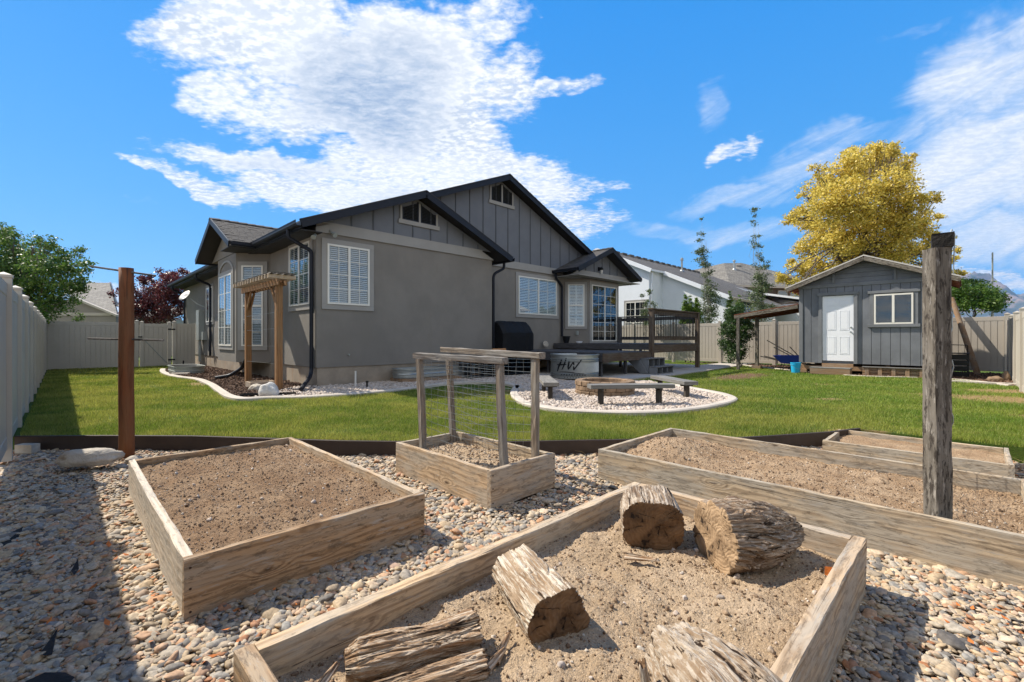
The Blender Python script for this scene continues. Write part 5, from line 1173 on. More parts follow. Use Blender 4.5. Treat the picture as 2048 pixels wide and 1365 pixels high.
# wooden frame box, boulders, tubs along the side bed
c = G(521, 776, .0); bx = thing('wooden_frame', 'small bottomless wooden frame lying on the bark between arbor posts', 'frame', c, ROT)
for (p, q_) in (((-.28, -.2), (.28, -.2)), ((-.28, .2), (.28, .2)), ((-.26, -.17), (-.26, .17)), ((.26, -.17), (.26, .17))): bar('board', bx, (*p, .085), (*q_, .085), .035, .15, M['arborpale'])
def boulder(name, label, c, s, mat, seed, rot=0.):
    import bmesh
    bm = bmesh.new(); bmesh.ops.create_icosphere(bm, subdivisions=4, radius=1)
    for v in bm.verts:
        n_ = v.co.normalized(); d_ = 1 + .22 * mnoise.noise(n_ * 1.1 + Vector((seed, 0, 0))) + .10 * mnoise.noise(n_ * 2.6 + Vector((seed, 5, 0))) - .10 * abs(mnoise.noise(n_ * 2.0 + Vector((seed, 9, 3)))) + .025 * mnoise.noise(n_ * 9)
        v.co = Vector((n_.x * s[0], n_.y * s[1], max(n_.z, -.45) * s[2])) * d_
    for f in bm.faces: f.smooth = True
    me = bpy.data.meshes.new(name); bm.to_mesh(me); bm.free(); me.materials.append(M[mat]); o = part(name, me, None, None, Matrix.Translation(c) @ Matrix.Rotation(rot, 4, 'Z')); tag(o, label, 'boulder'); return o
c = G(533, 797); boulder('boulder', 'white pointed boulder beside the downspout outlet', (c.x, c.y + .1, .12), (.20, .17, .19), 'stonew', 3)
c = G(512, 784); boulder('boulder', 'low tan boulder behind the white one near the wooden frame', (c.x, c.y, .07), (.16, .13, .11), 'stone', 8)
c = Vector((-4.38, 4.72, GZ)); boulder('boulder', 'long smooth tan boulder lying on the river rock by the round post', (c.x, c.y, GZ + .10), (.27, .13, .115), 'stone', 12, R(25))
c = Vector((-3.95, 5.1, GZ)); boulder('boulder', 'small brown rock at the foot of the round post', (-4.14, 4.98, GZ + .02), (.09, .08, .05), 'stone', 15)
bk_ = part('edging_block', MB().box(-.10, .10, -.05, .05, 0, .10), M['stone'], None, Matrix.Translation((-5.75, 5.40, GZ + .0))); tag(bk_, 'small pale concrete block against the edging at far left', 'block')
def tub(name, label, c, lx, ly, h, rotz, mat, ground=0.):
    t = thing(name, label, 'planter', c, rotz); mb = MB(); n = 48
    prof = [(0, .98, 0), (0, 1, .02), (0, 1, h * .35), (.012, 1, h * .42), (0, 1, h * .5), (0, 1, h * .68), (.012, 1, h * .75), (0, 1, h * .82), (0, 1, h - .03), (.03, 1, h - .02), (.03, 1, h + .01), (-.01, 1, h + .005), (-.015, 1, h * .3)]
    for (o_, s_, z) in prof:
        for j in range(n):
            th = 2 * math.pi * j / n; cx_, cy_ = math.cos(th), math.sin(th); r_ = ly / 2 + o_; ex = (lx - ly) / 2 * (1 if cx_ > 0 else -1) if abs(cx_) > 1e-6 else 0
            mb.v.append((cx_ * r_ * s_ + ex, cy_ * r_ * s_, z))
    for k in range(len(prof) - 1):
        for j in range(n): mb.f.append((k*n+j, k*n+(j+1) % n, (k+1)*n+(j+1) % n, (k+1)*n+j)); mb.mi.append(0)
    part('wall', mb, mat, t); mb = MB(); mb.v += [(math.cos(2*math.pi*j/n) * (ly/2 - .016) + (lx-ly)/2 * (1 if math.cos(2*math.pi*j/n) > 0 else -1), math.sin(2*math.pi*j/n) * (ly/2 - .016), h * .55) for j in range(n)]; mb.f.append(tuple(range(n))); mb.mi.append(0); part('soil', mb, M['soil'], t)
c = G(415, 757); c = CORNER + U1 * 7.9 - U2 * 1.35; tub('stock_tank', 'low grey oval galvanised tank set in bark beside the side wall', (c.x, c.y, 0), 1.9, .85, .27, ROT + math.pi / 2, M['util'])
c = CORNER + U2 * 3.25 - U1 * .42; tub('window_well_planter', 'long oval galvanised planter on brown timber along the gable wall', (c.x, c.y, .14), 2.7, .66, .25, ROT, M['galv'])
o = part('sleeper', MB().box(-1.3, 1.3, -.31, .31, -.02, .135), M['skid'], None, Matrix.Translation((c.x, c.y, 0)) @ Matrix.Rotation(ROT, 4, 'Z')); tag(o, 'brown timber base beneath the oval galvanised planter', 'sleeper')
c = G(711, 777); o = part('pvc_pipe', MB().tube([(c.x, c.y, -.02), (c.x, c.y, .42)], .022, 10), M['pvc']); tag(o, 'upright white plastic pipe in the gravel by the gable wall', 'pipe')
c = G(734, 778); o = part('black_stub', MB().tube([(c.x, c.y, -.02), (c.x, c.y, .15), (c.x, c.y, .151), (c.x, c.y, .19)], [.022, .022, .034, .034], 10), M['black']); tag(o, 'short black capped pipe right of the white pipe', 'pipe')
c = G(367, 737); o = part('path_light', MB().tube([(c.x, c.y, 0), (c.x, c.y, .12), (c.x, c.y, .13), (c.x, c.y, .32)], [.012, .012, .03, .03], 8), M['black']); tag(o, 'thin black garden light stake before the short fence section', 'garden light')
o = part('drain_extension', MB().prism([(-.09, 0, .02), (.09, 0, .02), (.09, 0, .09), (.075, 0, .09), (.075, 0, .03), (-.075, 0, .03), (-.075, 0, .09), (-.09, 0, .09)], (0, 1.0, -.01)), M['black'], None, Matrix.Translation(G(482, 797)) @ Matrix.Rotation(R(-72), 4, 'Z')); tag(o, 'black open downspout trough resting on the kerb', 'drain trough')
p0, p1 = G(560, 786), G(505, 796)
# splash pipe foot at the bay
o = part('kerb_paver', MB().box(-.25, .25, -.12, .12, 0, .09), M['concrete'], None, Matrix.Translation(G(360, 752)) @ Matrix.Rotation(.3, 4, 'Z')); tag(o, 'flat pale paver on the bark at the left end of the bed', 'paver')

# ================================================================== posts
rp = thing('round_post', 'stained round wooden post with two metal rods at left', 'post', (-4.39, 5.18, GZ), 0)
mb = MB(); P_ = [(0 + .004 * math.sin(i), 0, -.05 + i * .2235) for i in range(11)]
mb.tube([(z + .05, 0.004 * math.sin(i), 0) for i, (_, _, z) in enumerate(P_)], [.074, .073, .072, .072, .071, .070, .071, .070, .069, .069, .068], 28)
part('pole', mb, M['cedar'], rp, Matrix.Translation((0, 0, -.08)) @ Matrix.Rotation(-math.pi / 2, 4, 'Y'), smooth=False)
for m_ in rp.children[0].data.polygons: m_.use_smooth = len(m_.vertices) == 4
def rod(p, q_): mb = MB(); mb.tube([p, q_], .011, 8); part('rod', mb, M['oldpost'], rp)
a, b = D(180, 533, 5.20) - Vector((-4.39, 5.18, GZ)), D(311, 552, 5.16) - Vector((-4.39, 5.18, GZ)); rod(a, b)
a, b = D(176, 677.5, 5.20) - Vector((-4.39, 5.18, GZ)), D(327, 681, 5.16) - Vector((-4.39, 5.18, GZ)); rod(a, b)
# trellis frames on the small bed
def W2(p, base): return Vector(p)
tr = thing('wire_trellis', 'old grey wooden trellis of four posts strung with wire mesh', 'trellis', (0, 0, 0))
Pa, Pb, Pc, Pd = [Vector(v) for v in ((-.87, 4.45, 0), (-.655, 5.07, 0), (-.06, 3.84, 0), (.215, 4.19, 0))]
for i, (p, zt, lean) in enumerate(((Pa, 1.005, (-.035, 0)), (Pb, 1.03, (-.05, 0)), (Pc, .985, (-.045, 0)), (Pd, 1.02, (.0, 0)))):
    bar('trellis_post', tr, (p.x, p.y, .02), (p.x + lean[0], p.y + lean[1], zt), .060, .054, M['greywood'], up=U2, rough=.004, var=40 + i)
bar('top_rail', tr, (Pa.x - .08, Pa.y + .06, 1.035), (Pc.x + .0, Pc.y - .02, 1.015), .085, .055, M['greywood'], rough=.004, var=50)
bar('top_rail', tr, (Pb.x - .13, Pb.y + .12, 1.075), (Pd.x + .06, Pd.y - .05, 1.045), .085, .055, M['greywood'], rough=.004, var=51)
def net(A, B, z0, z1, nh, nv, sag, rad=.0024, seed=1, off=(0, 0)):
    mb = MB(); rs = random.Random(seed)
    for i in range(nh):
        z = z1 - (z1 - z0) * (i / (nh - 1)) ** 1.25; s = sag * rs.uniform(.2, 1.3) + (.10 * (i / nh) ** 3)
        P_ = []
        for k in range(13): t = k / 12; p = A.lerp(B, t); P_.append((p.x + off[0] + rs.uniform(-.004, .004), p.y + off[1] + rs.uniform(-.02, .02) * 0.5, z - s * math.sin(math.pi * t) + (1 - t) * .03 * (i / nh) + rs.uniform(-.003, .003)))
        mb.tube(P_, rad, 4)
    for i in range(nv):
        t = (i + .5) / nv; p = A.lerp(B, t); mb.tube([(p.x + off[0] + rs.uniform(-.01, .01), p.y + off[1], z1), (p.x + off[0] + rs.uniform(-.01, .01), p.y + off[1], (z0 + z1) / 2), (p.x + off[0] + rs.uniform(-.012, .012), p.y + off[1], z0 - .05)], rad * .7, 4)
    return mb
part('wire_mesh', net(Pa, Pc, .12, .99, 16, 12, .012, seed=2), M['galv'], tr, kind='stuff'); part('wire_mesh', net(Pb, Pd, .20, 1.01, 15, 12, .012, seed=5), M['galv'], tr, kind='stuff')
# right-hand pair of posts with beam and chicken wire
pp = thing('net_frame', 'tall grey timber posts with charred beam end and chicken wire', 'post frame', (2.625, 2.80, 0), 0)
N1, N2 = Vector((0, 0, 0)), Vector((.98, .90, 0))
bar('timber_post', pp, (0, 0, -.1), (-.012, 0, 1.755), .098, .095, M['oldpost'], up=(0, 1, 0), rough=.003, var=61)
bar('timber_post', pp, (1.00, 1.06, -.1), (.985, 1.06, 1.95), .10, .10, M['oldpost'], up=(0, 1, 0), rough=.003, var=62)
bar('beam', pp, (-.02, -.05, 1.80), (1.06, 1.12, 1.95), .10, .085, M['char'], rough=.003, var=63)
mb = MB(); rs = random.Random(3); zs = np.linspace(.02, 1.62, 34)
for i, z in enumerate(zs):                            # hexagonal netting between the posts
    P_ = []
    for k in range(25): t = k / 24; P_.append((.06 + .96 * t + rs.uniform(-.012, .012), .04 + .96 * t, z + (.012 if (k + i) % 2 else -.012) - .04 * math.sin(math.pi * t)))
    mb.tube(P_, .0018, 3, caps=False)
for k in range(24):
    t = k / 23; P_ = [(.06 + .96 * t + rs.uniform(-.008, .008), .04 + .96 * t, z) for z in zs[::2]]; mb.tube(P_, .0015, 3, caps=False)
part('chicken_wire', mb, M['galv'], pp, kind='stuff')
mb = MB(); P_ = [(.075 + .006 * math.sin(i * 1.9) + .012 * math.sin(i * .7) - (.03 if i > 26 else 0), .0, 1.40 - i * .034) for i in range(40)]; mb.tube(P_, .0035, 4); mb.tube([(.11, .02, 1.60), (.12, .02, 1.85), (.10, .02, 1.88), (.075, .02, 1.78)], .003, 4); part('wire_edge', mb, M['galv'], pp)

# pipe stub in the long bed
c = D(1757, 1028, 2.98); o = part('pipe_stub', MB().tube([(c.x, c.y, -.05), (c.x, c.y, .055), (c.x, c.y, .056), (c.x, c.y, .095)], [.017, .017, .024, .024], 14), M['arborpale']); tag(o, 'pale capped pipe stub sticking out of the long bed soil', 'pipe')
# ================================================================== shed
SH = Vector((10.1, 16.0, 0)); sh = thing('shed', 'grey wooden garden shed with white six panel door and small window', 'shed', SH, ROT - math.pi / 2)
# local x runs right along the front (away from U1), local y runs back (U2)
SW_, SD, SB, ST = 3.70, 2.5, .38, 2.93; RD = 3.86
def sz(x): return RD - .40 * abs(x - SW_ / 2)
mb = MB(); mb.prism([(.02, .02, SB), (SW_ - .02, .02, SB), (SW_ - .02, .02, sz(SW_) - .12), (SW_/2, .02, RD - .12), (.02, .02, sz(0) - .12)], (0, SD - .04, 0)); part('wall', mb, M['greyshed'], sh)
x = .13; i = 0
dX0, dX1 = on_wall(0)[0:1][0], 0
def shx(px, y=0.):                                    # local x on the shed front seen at px
    k = (px - CX) / F; Q = SH + U2 * y; U = -U1; t = (k * Q.y - Q.x) / (U.x - k * U.y); return t, (Q + U * t).y
d0, Yd0 = shx(1645); d1, Yd1 = shx(1707.5); dt = zat(592, (Yd0 + Yd1) / 2); db = zat(722, (Yd0 + Yd1) / 2); w0, Yw0 = shx(1748.5); w1, Yw1 = shx(1827); wt = (zat(590.5, Yw0) + zat(585.5, Yw1)) / 2; wb = (zat(648, Yw0) + zat(649, Yw1)) / 2
print('shed', d0, d1, db, dt, w0, w1, wb, wt)
while x < SW_ - .14:                                  # vertical siding boards, cut round the openings
    x2 = min(x + .235, SW_ - .12); xm = (x + x2) / 2; segs = [(SB, ST)]
    if d0 - .1 < xm < d1 + .1: segs = [(dt + .1, ST)]
    elif w0 - .1 < xm < w1 + .1: segs = [(SB, wb - .06), (wt + .08, ST)]
    for (a, b) in segs: bar('siding_board', sh, (xm, 0, a), (xm, 0, b), .03, x2 - x - .012, M['greyshed'], up=(1, 0, 0), ch=.003)
    x = x2; i += 1
for a in (.06, SW_ - .06): bar('corner_board', sh, (a, -.02, SB), (a, -.02, ST + .02), .04, .115, M['greyshedtrim'], up=(1, 0, 0))
bar('gable_band', sh, (-.02, -.02, ST + .06), (SW_ + .02, -.02, ST + .06), .04, .12, M['greyshedtrim'])
z = ST + .125
while z < RD - .2:
    hw = (RD - .13 - z - .13) / .40
    if hw > .1: mb = MB(); zt_ = z + .14; hw0 = (RD - .14 - z) / .40; hw1 = max(.02, (RD - .14 - zt_) / .40); mb.prism([(SW_/2 - hw0, -.006, z), (SW_/2 + hw0, -.006, z), (SW_/2 + hw1, -.006, zt_), (SW_/2 - hw1, -.006, zt_)], (0, .022, 0)); part('gable_board', mb, M['greyshed'], sh)
    z += .15
for a in (SW_ * .27, SW_ * .70): bar('gable_stud', sh, (a, -.03, ST + .125), (a, -.03, sz(a) - .16), .03, .07, M['greyshedtrim'], up=(1, 0, 0))
ov = .34; fo = .28
for s, pts in (('l', [(-ov, -fo, sz(-ov)), (SW_/2, -fo, RD), (SW_/2, SD + .2, RD), (-ov, SD + .2, sz(-ov))]), ('r', [(SW_/2, -fo, RD), (SW_ + ov, -fo, sz(-ov)), (SW_ + ov, SD + .2, sz(-ov)), (SW_/2, SD + .2, RD)])):
    slope('roof', pts, .045, M['roofedge'], M['rust'], sh)
bar('barge_board', sh, (-ov - .01, -fo - .015, sz(-ov) - .105), (SW_/2, -fo - .015, RD - .10), .03, .12, M['oldpost']); bar('barge_board', sh, (SW_/2, -fo - .015, RD - .10), (SW_ + ov + .01, -fo - .015, sz(-ov) - .105), .03, .12, M['oldpost'])
mb = MB()
for (p, q_) in ((( -ov - .02, sz(-ov)), (SW_/2, RD + .008)), ((SW_/2, RD + .008), (SW_ + ov + .02, sz(-ov)))): mb.prism([(p[0], -fo - .035, p[1] - .03), (q_[0], -fo - .035, q_[1] - .03), (q_[0], -fo - .035, q_[1] + .012), (p[0], -fo - .035, p[1] + .012)], (0, .045, 0))
part('drip_edge', mb, M['roofedge'], sh)
for k in range(5): bar('rafter', sh, (-ov + .03, k * .55, sz(-ov) - .11), (.0, k * .55, sz(0) - .11), .04, .10, M['rust']); bar('rafter', sh, (SW_ + ov - .03, k * .55, sz(-ov) - .11), (SW_, k * .55, sz(0) - .11), .04, .10, M['rust'])
# door with six raised panels
dr = part('door', MB().box(d0, d1, -.005, .018, db, dt), M['white'], sh); hD = dt - db; wD = d1 - d0
def panel(u0, u1, v0, v1):
    a, b, c_, e_ = d0 + wD * u0, d0 + wD * u1, db + hD * v0, db + hD * v1; mb = MB(); r_ = .012
    for (q0, q1, q2, q3, y0) in ((a, b, c_, c_ + r_, -.011), (a, b, e_ - r_, e_, -.011), (a, a + r_, c_ + r_, e_ - r_, -.011), (b - r_, b, c_ + r_, e_ - r_, -.011)): mb.box(q0, q1, y0, -.0052, q2, q3)
    mb.box(a + .035, b - .035, -.010, -.0052, c_ + .035, e_ - .035); part('door_panel', mb, M['white'], dr)
for (u0, u1) in ((.14, .44), (.56, .86)): panel(u0, u1, .10, .37); panel(u0, u1, .47, .77); panel(u0, u1, .84, .93)
mb = MB(); mb.tube([(d1 - .07, -.005, db + hD * .44), (d1 - .07, -.055, db + hD * .44), (d1 - .07, -.075, db + hD * .44)], [.022, .014, .03], 12); part('door_knob', mb, M['galv'], dr)
mb = MB(); mb.tube([(d1 - .07, -.005, db + hD * .51), (d1 - .07, -.035, db + hD * .51)], .026, 12); part('deadbolt', mb, M['galv'], dr)
bar('door_trim', sh, (d0 - .055, -.035, SB), (d0 - .055, -.035, dt + .02), .05, .10, M['greyshedtrim'], up=(1, 0, 0)); bar('door_trim', sh, (d1 + .055, -.035, SB), (d1 + .055, -.035, dt + .02), .05, .10, M['greyshedtrim'], up=(1, 0, 0)); bar('door_trim', sh, (d0 - .14, -.04, dt + .07), (d1 + .14, -.04, dt + .07), .07, .10, M['greyshedtrim'])
ww = win((w0, -.014, 0), (1, 0, 0), (0, -1, 0), w1 - w0, wb, wt, blinds=False, grid=(1, 1), casing=.001, parent=sh)
bar('window_trim', sh, (w0 - .06, -.03, wb), (w0 - .06, -.03, wt + .03), .04, .10, M['greyshedtrim'], up=(1, 0, 0)); bar('window_trim', sh, (w1 + .06, -.03, wb), (w1 + .06, -.03, wt + .03), .04, .10, M['greyshedtrim'], up=(1, 0, 0))
bar('window_trim', sh, (w0 - .16, -.04, wt + .075), (w1 + .16, -.04, wt + .075), .06, .085, M['greyshedtrim']); bar('window_trim', sh, (w0 - .16, -.04, wb - .05), (w1 + .16, -.04, wb - .05), .07, .09, M['greyshedtrim'])
for y in (.12, 1.2, 2.3): bar('skid', sh, (.0, y, .21), (SW_, y, .21), .14, .14, M['skid'])
for a in (.1, .9, 2.0, 2.9, 3.6): bar('skid_block', sh, (a - .12, .10, .08), (a + .12, .10, .08), .2, .12, M['skid'])
for a in (.05, 1.25, 2.35, 3.55): bar('skid_block', sh, (a, .16, .31), (a + .1, .16, .31), .12, .10, M['skid'])
# steps and pallet-like crate at the shed foot
ds = thing('door_step', 'weathered wooden box step below the white shed door', 'step', SH, ROT - math.pi / 2)
bar('tread', ds, (d0 - .28, -.30, .235), (d1 - .02, -.30, .235), .42, .035, M['bench']); bar('riser_board', ds, (d0 - .26, -.49, .12), (d1 - .03, -.49, .12), .035, .19, M['skid']); bar('side_board', ds, (d1 - .045, -.47, .12), (d1 - .045, -.1, .12), .03, .19, M['skid']); bar('side_board', ds, (d0 - .245, -.47, .12), (d0 - .245, -.1, .12), .03, .19, M['skid'])
bar('upper_board', ds, (d0, -.07, .31), (d1, -.07, .31), .05, .12, M['skid'])
cr = thing('timber_cribbing', 'long low timber frame with upright blocks leaning under the shed window', 'cribbing', SH, ROT - math.pi / 2)
xa, _ = shx(1724, -.2); xb, _ = shx(1851, -.2)
for z in (.06, .15, .245): bar('board', cr, (xa, -.10, z), (xb, -.10, z), .04, .075, M['skid'], rough=.002)
for k in range(5): a = xa + .12 + (xb - xa - .2) * k / 4; bar('upright_block', cr, (a, -.15, .03), (a, -.15, .28), .05, .10, M['skid'], up=(1, 0, 0))
bar('top_board', cr, (xa, -.13, .30), (xb, -.13, .30), .14, .03, M['bench'])
# lean-to on the left
ln = thing('lean_to', 'sloping lean-to roof on posts attached to the left of the shed', 'lean-to', SH, ROT - math.pi / 2)
xl, Yl = shx(1471, .1); zl = zat(630, Yl); zr_ = zat(608, 16.0); print('lean', xl, zl, zr_)
slope('roof', [(xl, -.05, zl), (-.03, -.05, zr_), (-.03, 2.3, zr_), (xl, 2.3, zl)], .03, M['roofedge'], M['rust'], ln)
bar('front_rafter', ln, (xl, -.03, zl - .10), (-.04, -.03, zr_ - .10), .05, .12, M['oldpost'])
for k in range(4): bar('rafter', ln, (xl, .45 + k * .6, zl - .085), (-.04, .45 + k * .6, zr_ - .085), .04, .10, M['rust'])
for k in range(3): x_ = xl + .5 + k * .8; bar('purlin', ln, (x_, 0.02, zl - .045 + (zr_ - zl) * (x_ - xl) / (-.03 - xl) - .16 * 0), (x_, 2.25, zl - .045 + (zr_ - zl) * (x_ - xl) / (-.03 - xl)), .09, .02, M['rust'])
bar('lean_post', ln, (xl + .13, .0, .02), (xl + .13, 0, zl - .10), .10, .10, M['oldpost'], up=(1, 0, 0)); xm, Ym = shx(1514, 1.3); bar('lean_post', ln, (xm, 1.3, .12), (xm, 1.3, zl + (zr_ - zl) * (xm - xl) / (-xl) - .13), .12, .12, M['oldpost'], up=(1, 0, 0))
bar('post_block', ln, (xm - .16, 1.3, .06), (xm + .16, 1.3, .06), .26, .12, M['skid'])
# wheelbarrow
wbw = thing('wheelbarrow', 'blue wheelbarrow holding long handled tools under the lean-to', 'wheelbarrow', SH + U1 * .42 + U2 * .75, ROT - math.pi / 2)
WM[wbw.name] = WM[wbw.name] @ Matrix.Scale(.86, 4); wbw.matrix_basis = WM[wbw.name]
mb = MB(); lo = [(-.36, -.20, .36), (.28, -.20, .30), (.28, .20, .30), (-.36, .20, .36)]; hi = [(-.62, -.33, .66), (.52, -.33, .68), (.52, .33, .68), (-.62, .33, .66)]
mb.v += lo + hi; mb.f += [(0, 1, 2, 3)] + [(k, (k+1) % 4, 4 + (k+1) % 4, 4 + k) for k in range(4)]; mb.mi += [0] * 5
o = part('tray', mb, M['blue'], wbw); md = o.modifiers.new('thick', 'SOLIDIFY'); md.thickness = .012; md.offset = 1
mb = MB(); mb.tube([Vector(v) for v in hi] + [Vector(hi[0])], .014, 6); part('tray_rim', mb, M['blue'], wbw)
for s in (-.22, .22): bar('handle', wbw, (-1.15, s * 1.15, .62), (.55, s * .4, .22), .035, .04, M['benchdark'])
for s in (-.2, .2): mb = MB(); mb.tube([(-.30, s, .44), (-.38, s, .02), (-.12, s, .02), (.1, s, .34)], .013, 6); part('leg', mb, M['black'], wbw)
mb = MB(); mb.tube([(0, -.04, 0), (0, .04, 0)], .19, 20); part('wheel', mb, M['black'], wbw, Matrix.Translation((.62, 0, .19)))
b_ = WM[wbw.name]
for i, (p, q_, l) in enumerate((((-.95, -.05, 1.33), (.35, .1, .50), 'long wooden tool handle, highest over the blue wheelbarrow'), ((-.72, .12, 1.02), (.3, .0, .48), 'shorter tool handle crossing low over the wheelbarrow tray'), ((-.12, .2, 1.05), (.42, -.1, .5), 'tool handle nearest the shed in the wheelbarrow'))):
    mb = MB(); mb.tube([b_ @ Vector(p), b_ @ Vector(q_)], .017, 8); o = part('tool_handle', mb, M['oldpost']); tag(o, l, 'tool')
bc = thing('bucket', 'bright blue plastic bucket standing at the left corner of the shed', 'bucket', (9.84, 15.78, 0), 0)
mb = MB(); mb.lathe([(.125, 0), (.155, .34), (.165, .34), (.165, .375), (.15, .375), (.148, .36), (.12, .02), (0, .015)], 28, close=False); mb.lathe([(.150, .285), (.162, .287), (.162, .297), (.151, .30)], 28, close=False); mb.poly([(math.cos(k * .5236) * .125, math.sin(k * .5236) * .125, .001) for k in range(12)]); part('body', mb, M['cyan'], bc)
mb = MB(); mb.tube([(.165 * math.cos(t), -.165 * math.sin(t) - .01, .33 - .17 * math.sin(t)) for t in np.linspace(0, math.pi, 14)], .004, 5); part('handle', mb, M['galv'], bc)
# leaning pole and dark boxes right of the shed
p0, p1 = D(1957, 738, 14.9), D(1903, 596, 15.9); p0.z = .0
o = thing('leaning_pole', 'thick round pole leaning against the fence right of the shed', 'pole', p0[:], 0); part('pole', MB().tube([(0, 0, -.05), (p1 - p0) * .5, p1 - p0], [.085, .08, .07], 14), M['skid'], o, smooth=False)
c = D(1915, 765, 14.2); t = thing('dark_crate', 'black slatted crate in the shade right of the shed', 'crate', (c.x, c.y, 0), ROT - math.pi / 2)
for z in (.1, .28, .46, .64): bar('slat', t, (-.5, -.28, z), (.25, -.28, z), .02, .15, M['black'])
for x_ in (-.48, .23): bar('corner_post', t, (x_, -.25, 0), (x_, -.25, .74), .05, .05, M['black'])
bar('lid', t, (-.52, 0, .75), (.27, 0, .75), .6, .025, M['black']); bar('side', t, (.24, -.22, .37), (.24, .28, .37), .02, .7, M['black'])
mb = MB(); p = D(1903, 690, 14.8); q_ = D(1935, 691, 14.6); mb.tube([p, q_], .012, 6); mb.tube([q_, D(1937, 735, 14.6)], .012, 6); o = part('metal_rack', mb, M['black']); tag(o, 'thin black metal frame by the leaning pole', 'frame')
for i, (px, py, s, l) in enumerate(((1990, 762, (.20, .12, .12), 'gnarled brown driftwood lump near the right fence'), (2013, 760, (.09, .09, .20), 'upright brown wood chunk beside the driftwood lump'))):
    c = G(px, py + 3); boulder('wood_chunk', l, (c.x, c.y, s[2] * .4), s, 'firewoodrock', 20 + i) if False else boulder('wood_chunk', l, (c.x, c.y, s[2] * .4), s, 'block', 20 + i)
c = G(1985, 770); o = part('paver_strip', MB().box(-.9, .8, -.12, .12, 0, .06), M['concrete'], None, Matrix.Translation((c.x + .1, c.y, 0)) @ Matrix.Rotation(R(-48), 4, 'Z')); tag(o, 'pale concrete paver strip near the right fence corner', 'paver')
c = D(1985, 620, 24); o = thing('utility_pole', 'thin grey metal pole rising behind the right fence', 'pole', (c.x, c.y, 0)); part('lower_pole', MB().tube([(0, 0, 0), (0, 0, 3.6)], .055, 10), M['util'], o); part('upper_pole', MB().tube([(0, 0, 3.6), (0, 0, 5.75)], .035, 10), M['util'], o)

# ================================================================== neighbouring houses
WC = Vector((12.3, 26.0, 0)); wh = thing('house', 'white stucco neighbouring house with long dark shingle roof', 'house', WC, ROT)
# local x = U2 (away right), local y = U1 (left, away). corner at origin: gable wall along y, side wall along x
def wz(y): return 3.72 + .455 * y
J = -1.72
mb = MB(); mb.prism([(0, 0, 0), (0, 3.94, 0), (0, 3.94, wz(3.94) - .1), (0, 0, 3.6)], (9, 0, 0)); 
mb.prism([(J, 3.94, 0), (J, 11.2, 0), (J, 11.2, 4.0), (J, 7.55, wz(7.55) - .12), (J, 3.94, wz(3.94) - .12)], (10.5, 0, 0)); part('wall', mb, M['housewhite'], wh)
RDy = 7.55
slope('roof', [(-.25, -.35, wz(-.35)), (12, -.35, wz(-.35)), (12, 3.70, wz(3.70)), (-.25, 3.70, wz(3.70))], .12, M['shingledark'], M['housewhite'], wh)
slope('roof', [(J - .25, 3.70, wz(3.70)), (17, 3.70, wz(3.70)), (17, RDy, wz(RDy)), (J - .25, RDy, wz(RDy))], .12, M['shingledark'], M['housewhite'], wh)
slope('roof', [(J - .25, RDy, wz(RDy)), (17, RDy, wz(RDy)), (17, 11.6, wz(RDy) - .455 * 4.05), (J - .25, 11.6, wz(RDy) - .455 * 4.05)], .12, M['shingledark'], M['housewhite'], wh)
bar('fascia', wh, (-.27, -.38, wz(-.38) - .10), (-.27, 3.68, wz(3.68) - .10), .05, .24, M['housewhite']); bar('fascia', wh, (J - .27, 3.66, wz(3.66) - .10), (J - .27, RDy, wz(RDy) - .10), .05, .24, M['housewhite']); bar('fascia', wh, (J - .27, RDy, wz(RDy) - .10), (J - .27, 11.6, wz(RDy) - .455 * 4.05 - .1), .05, .24, M['housewhite'])
bar('gutter', wh, (-.3, -.42, wz(-.38) - .10), (11.9, -.42, wz(-.38) - .10), .11, .13, M['neightrim'])
mb = MB(); mb.tube([(.05, -.42, 3.4), (.05, -.12, 3.1), (.05, -.10, .3)], .05, 8); mb.tube([(J + .1, 3.78, 5.2), (J + .08, 3.86, .3)], .05, 8); part('downspout', mb, M['housewhite'], wh)
mb = MB()
for k in range(16): x_ = J + 1.1 + k * .95; mb.box(x_ - .28, x_ + .28, RDy - .16, RDy + .16, wz(RDy) - .06, wz(RDy) + .10)
part('ridge_vent', mb, M['shingledark'], wh)
Q = WC.to_3d(); 
mb = MB(); mb.lathe([(.20, 0), (.10, .14), (.07, .16), (.07, .85), (.12, .86), (.12, 1.02), (.03, 1.1)], 14); part('flue', mb, M['galv'], wh, Matrix.Translation((7.2, 6.0, wz(6.0) - .05)))
def wx(px, y=None, x=None):
    k = (px - CX) / F; Qq, U = (WC + U2 * x, U1) if y is None else (WC + U1 * y, U2); t = (k * Qq.y - Qq.x) / (U.x - k * U.y); return t, (Qq + U * t).y
y0, Ya = wx(1291, x=J); y1, Yb = wx(1252, x=J); win((J, y1, 0), (0, -1, 0), (-1, 0, 0), y1 - y0, zat(646, Ya), zat(603, Ya), grid=(2, 3), blinds=False, casing=.12, parent=wh)
x0, Ya = wx(1483, y=0); x1, Yb = wx(1500, y=0); win((x0, 0, 0), (1, 0, 0), (0, -1, 0), x1 - x0, zat(655, Yb), zat(597, Yb), grid=(1, 1), blinds=False, casing=.1, parent=wh)
# plaster statue-like ornament on the white eave is a roof jack: small cap
c = D(1517, 592, 27.5)
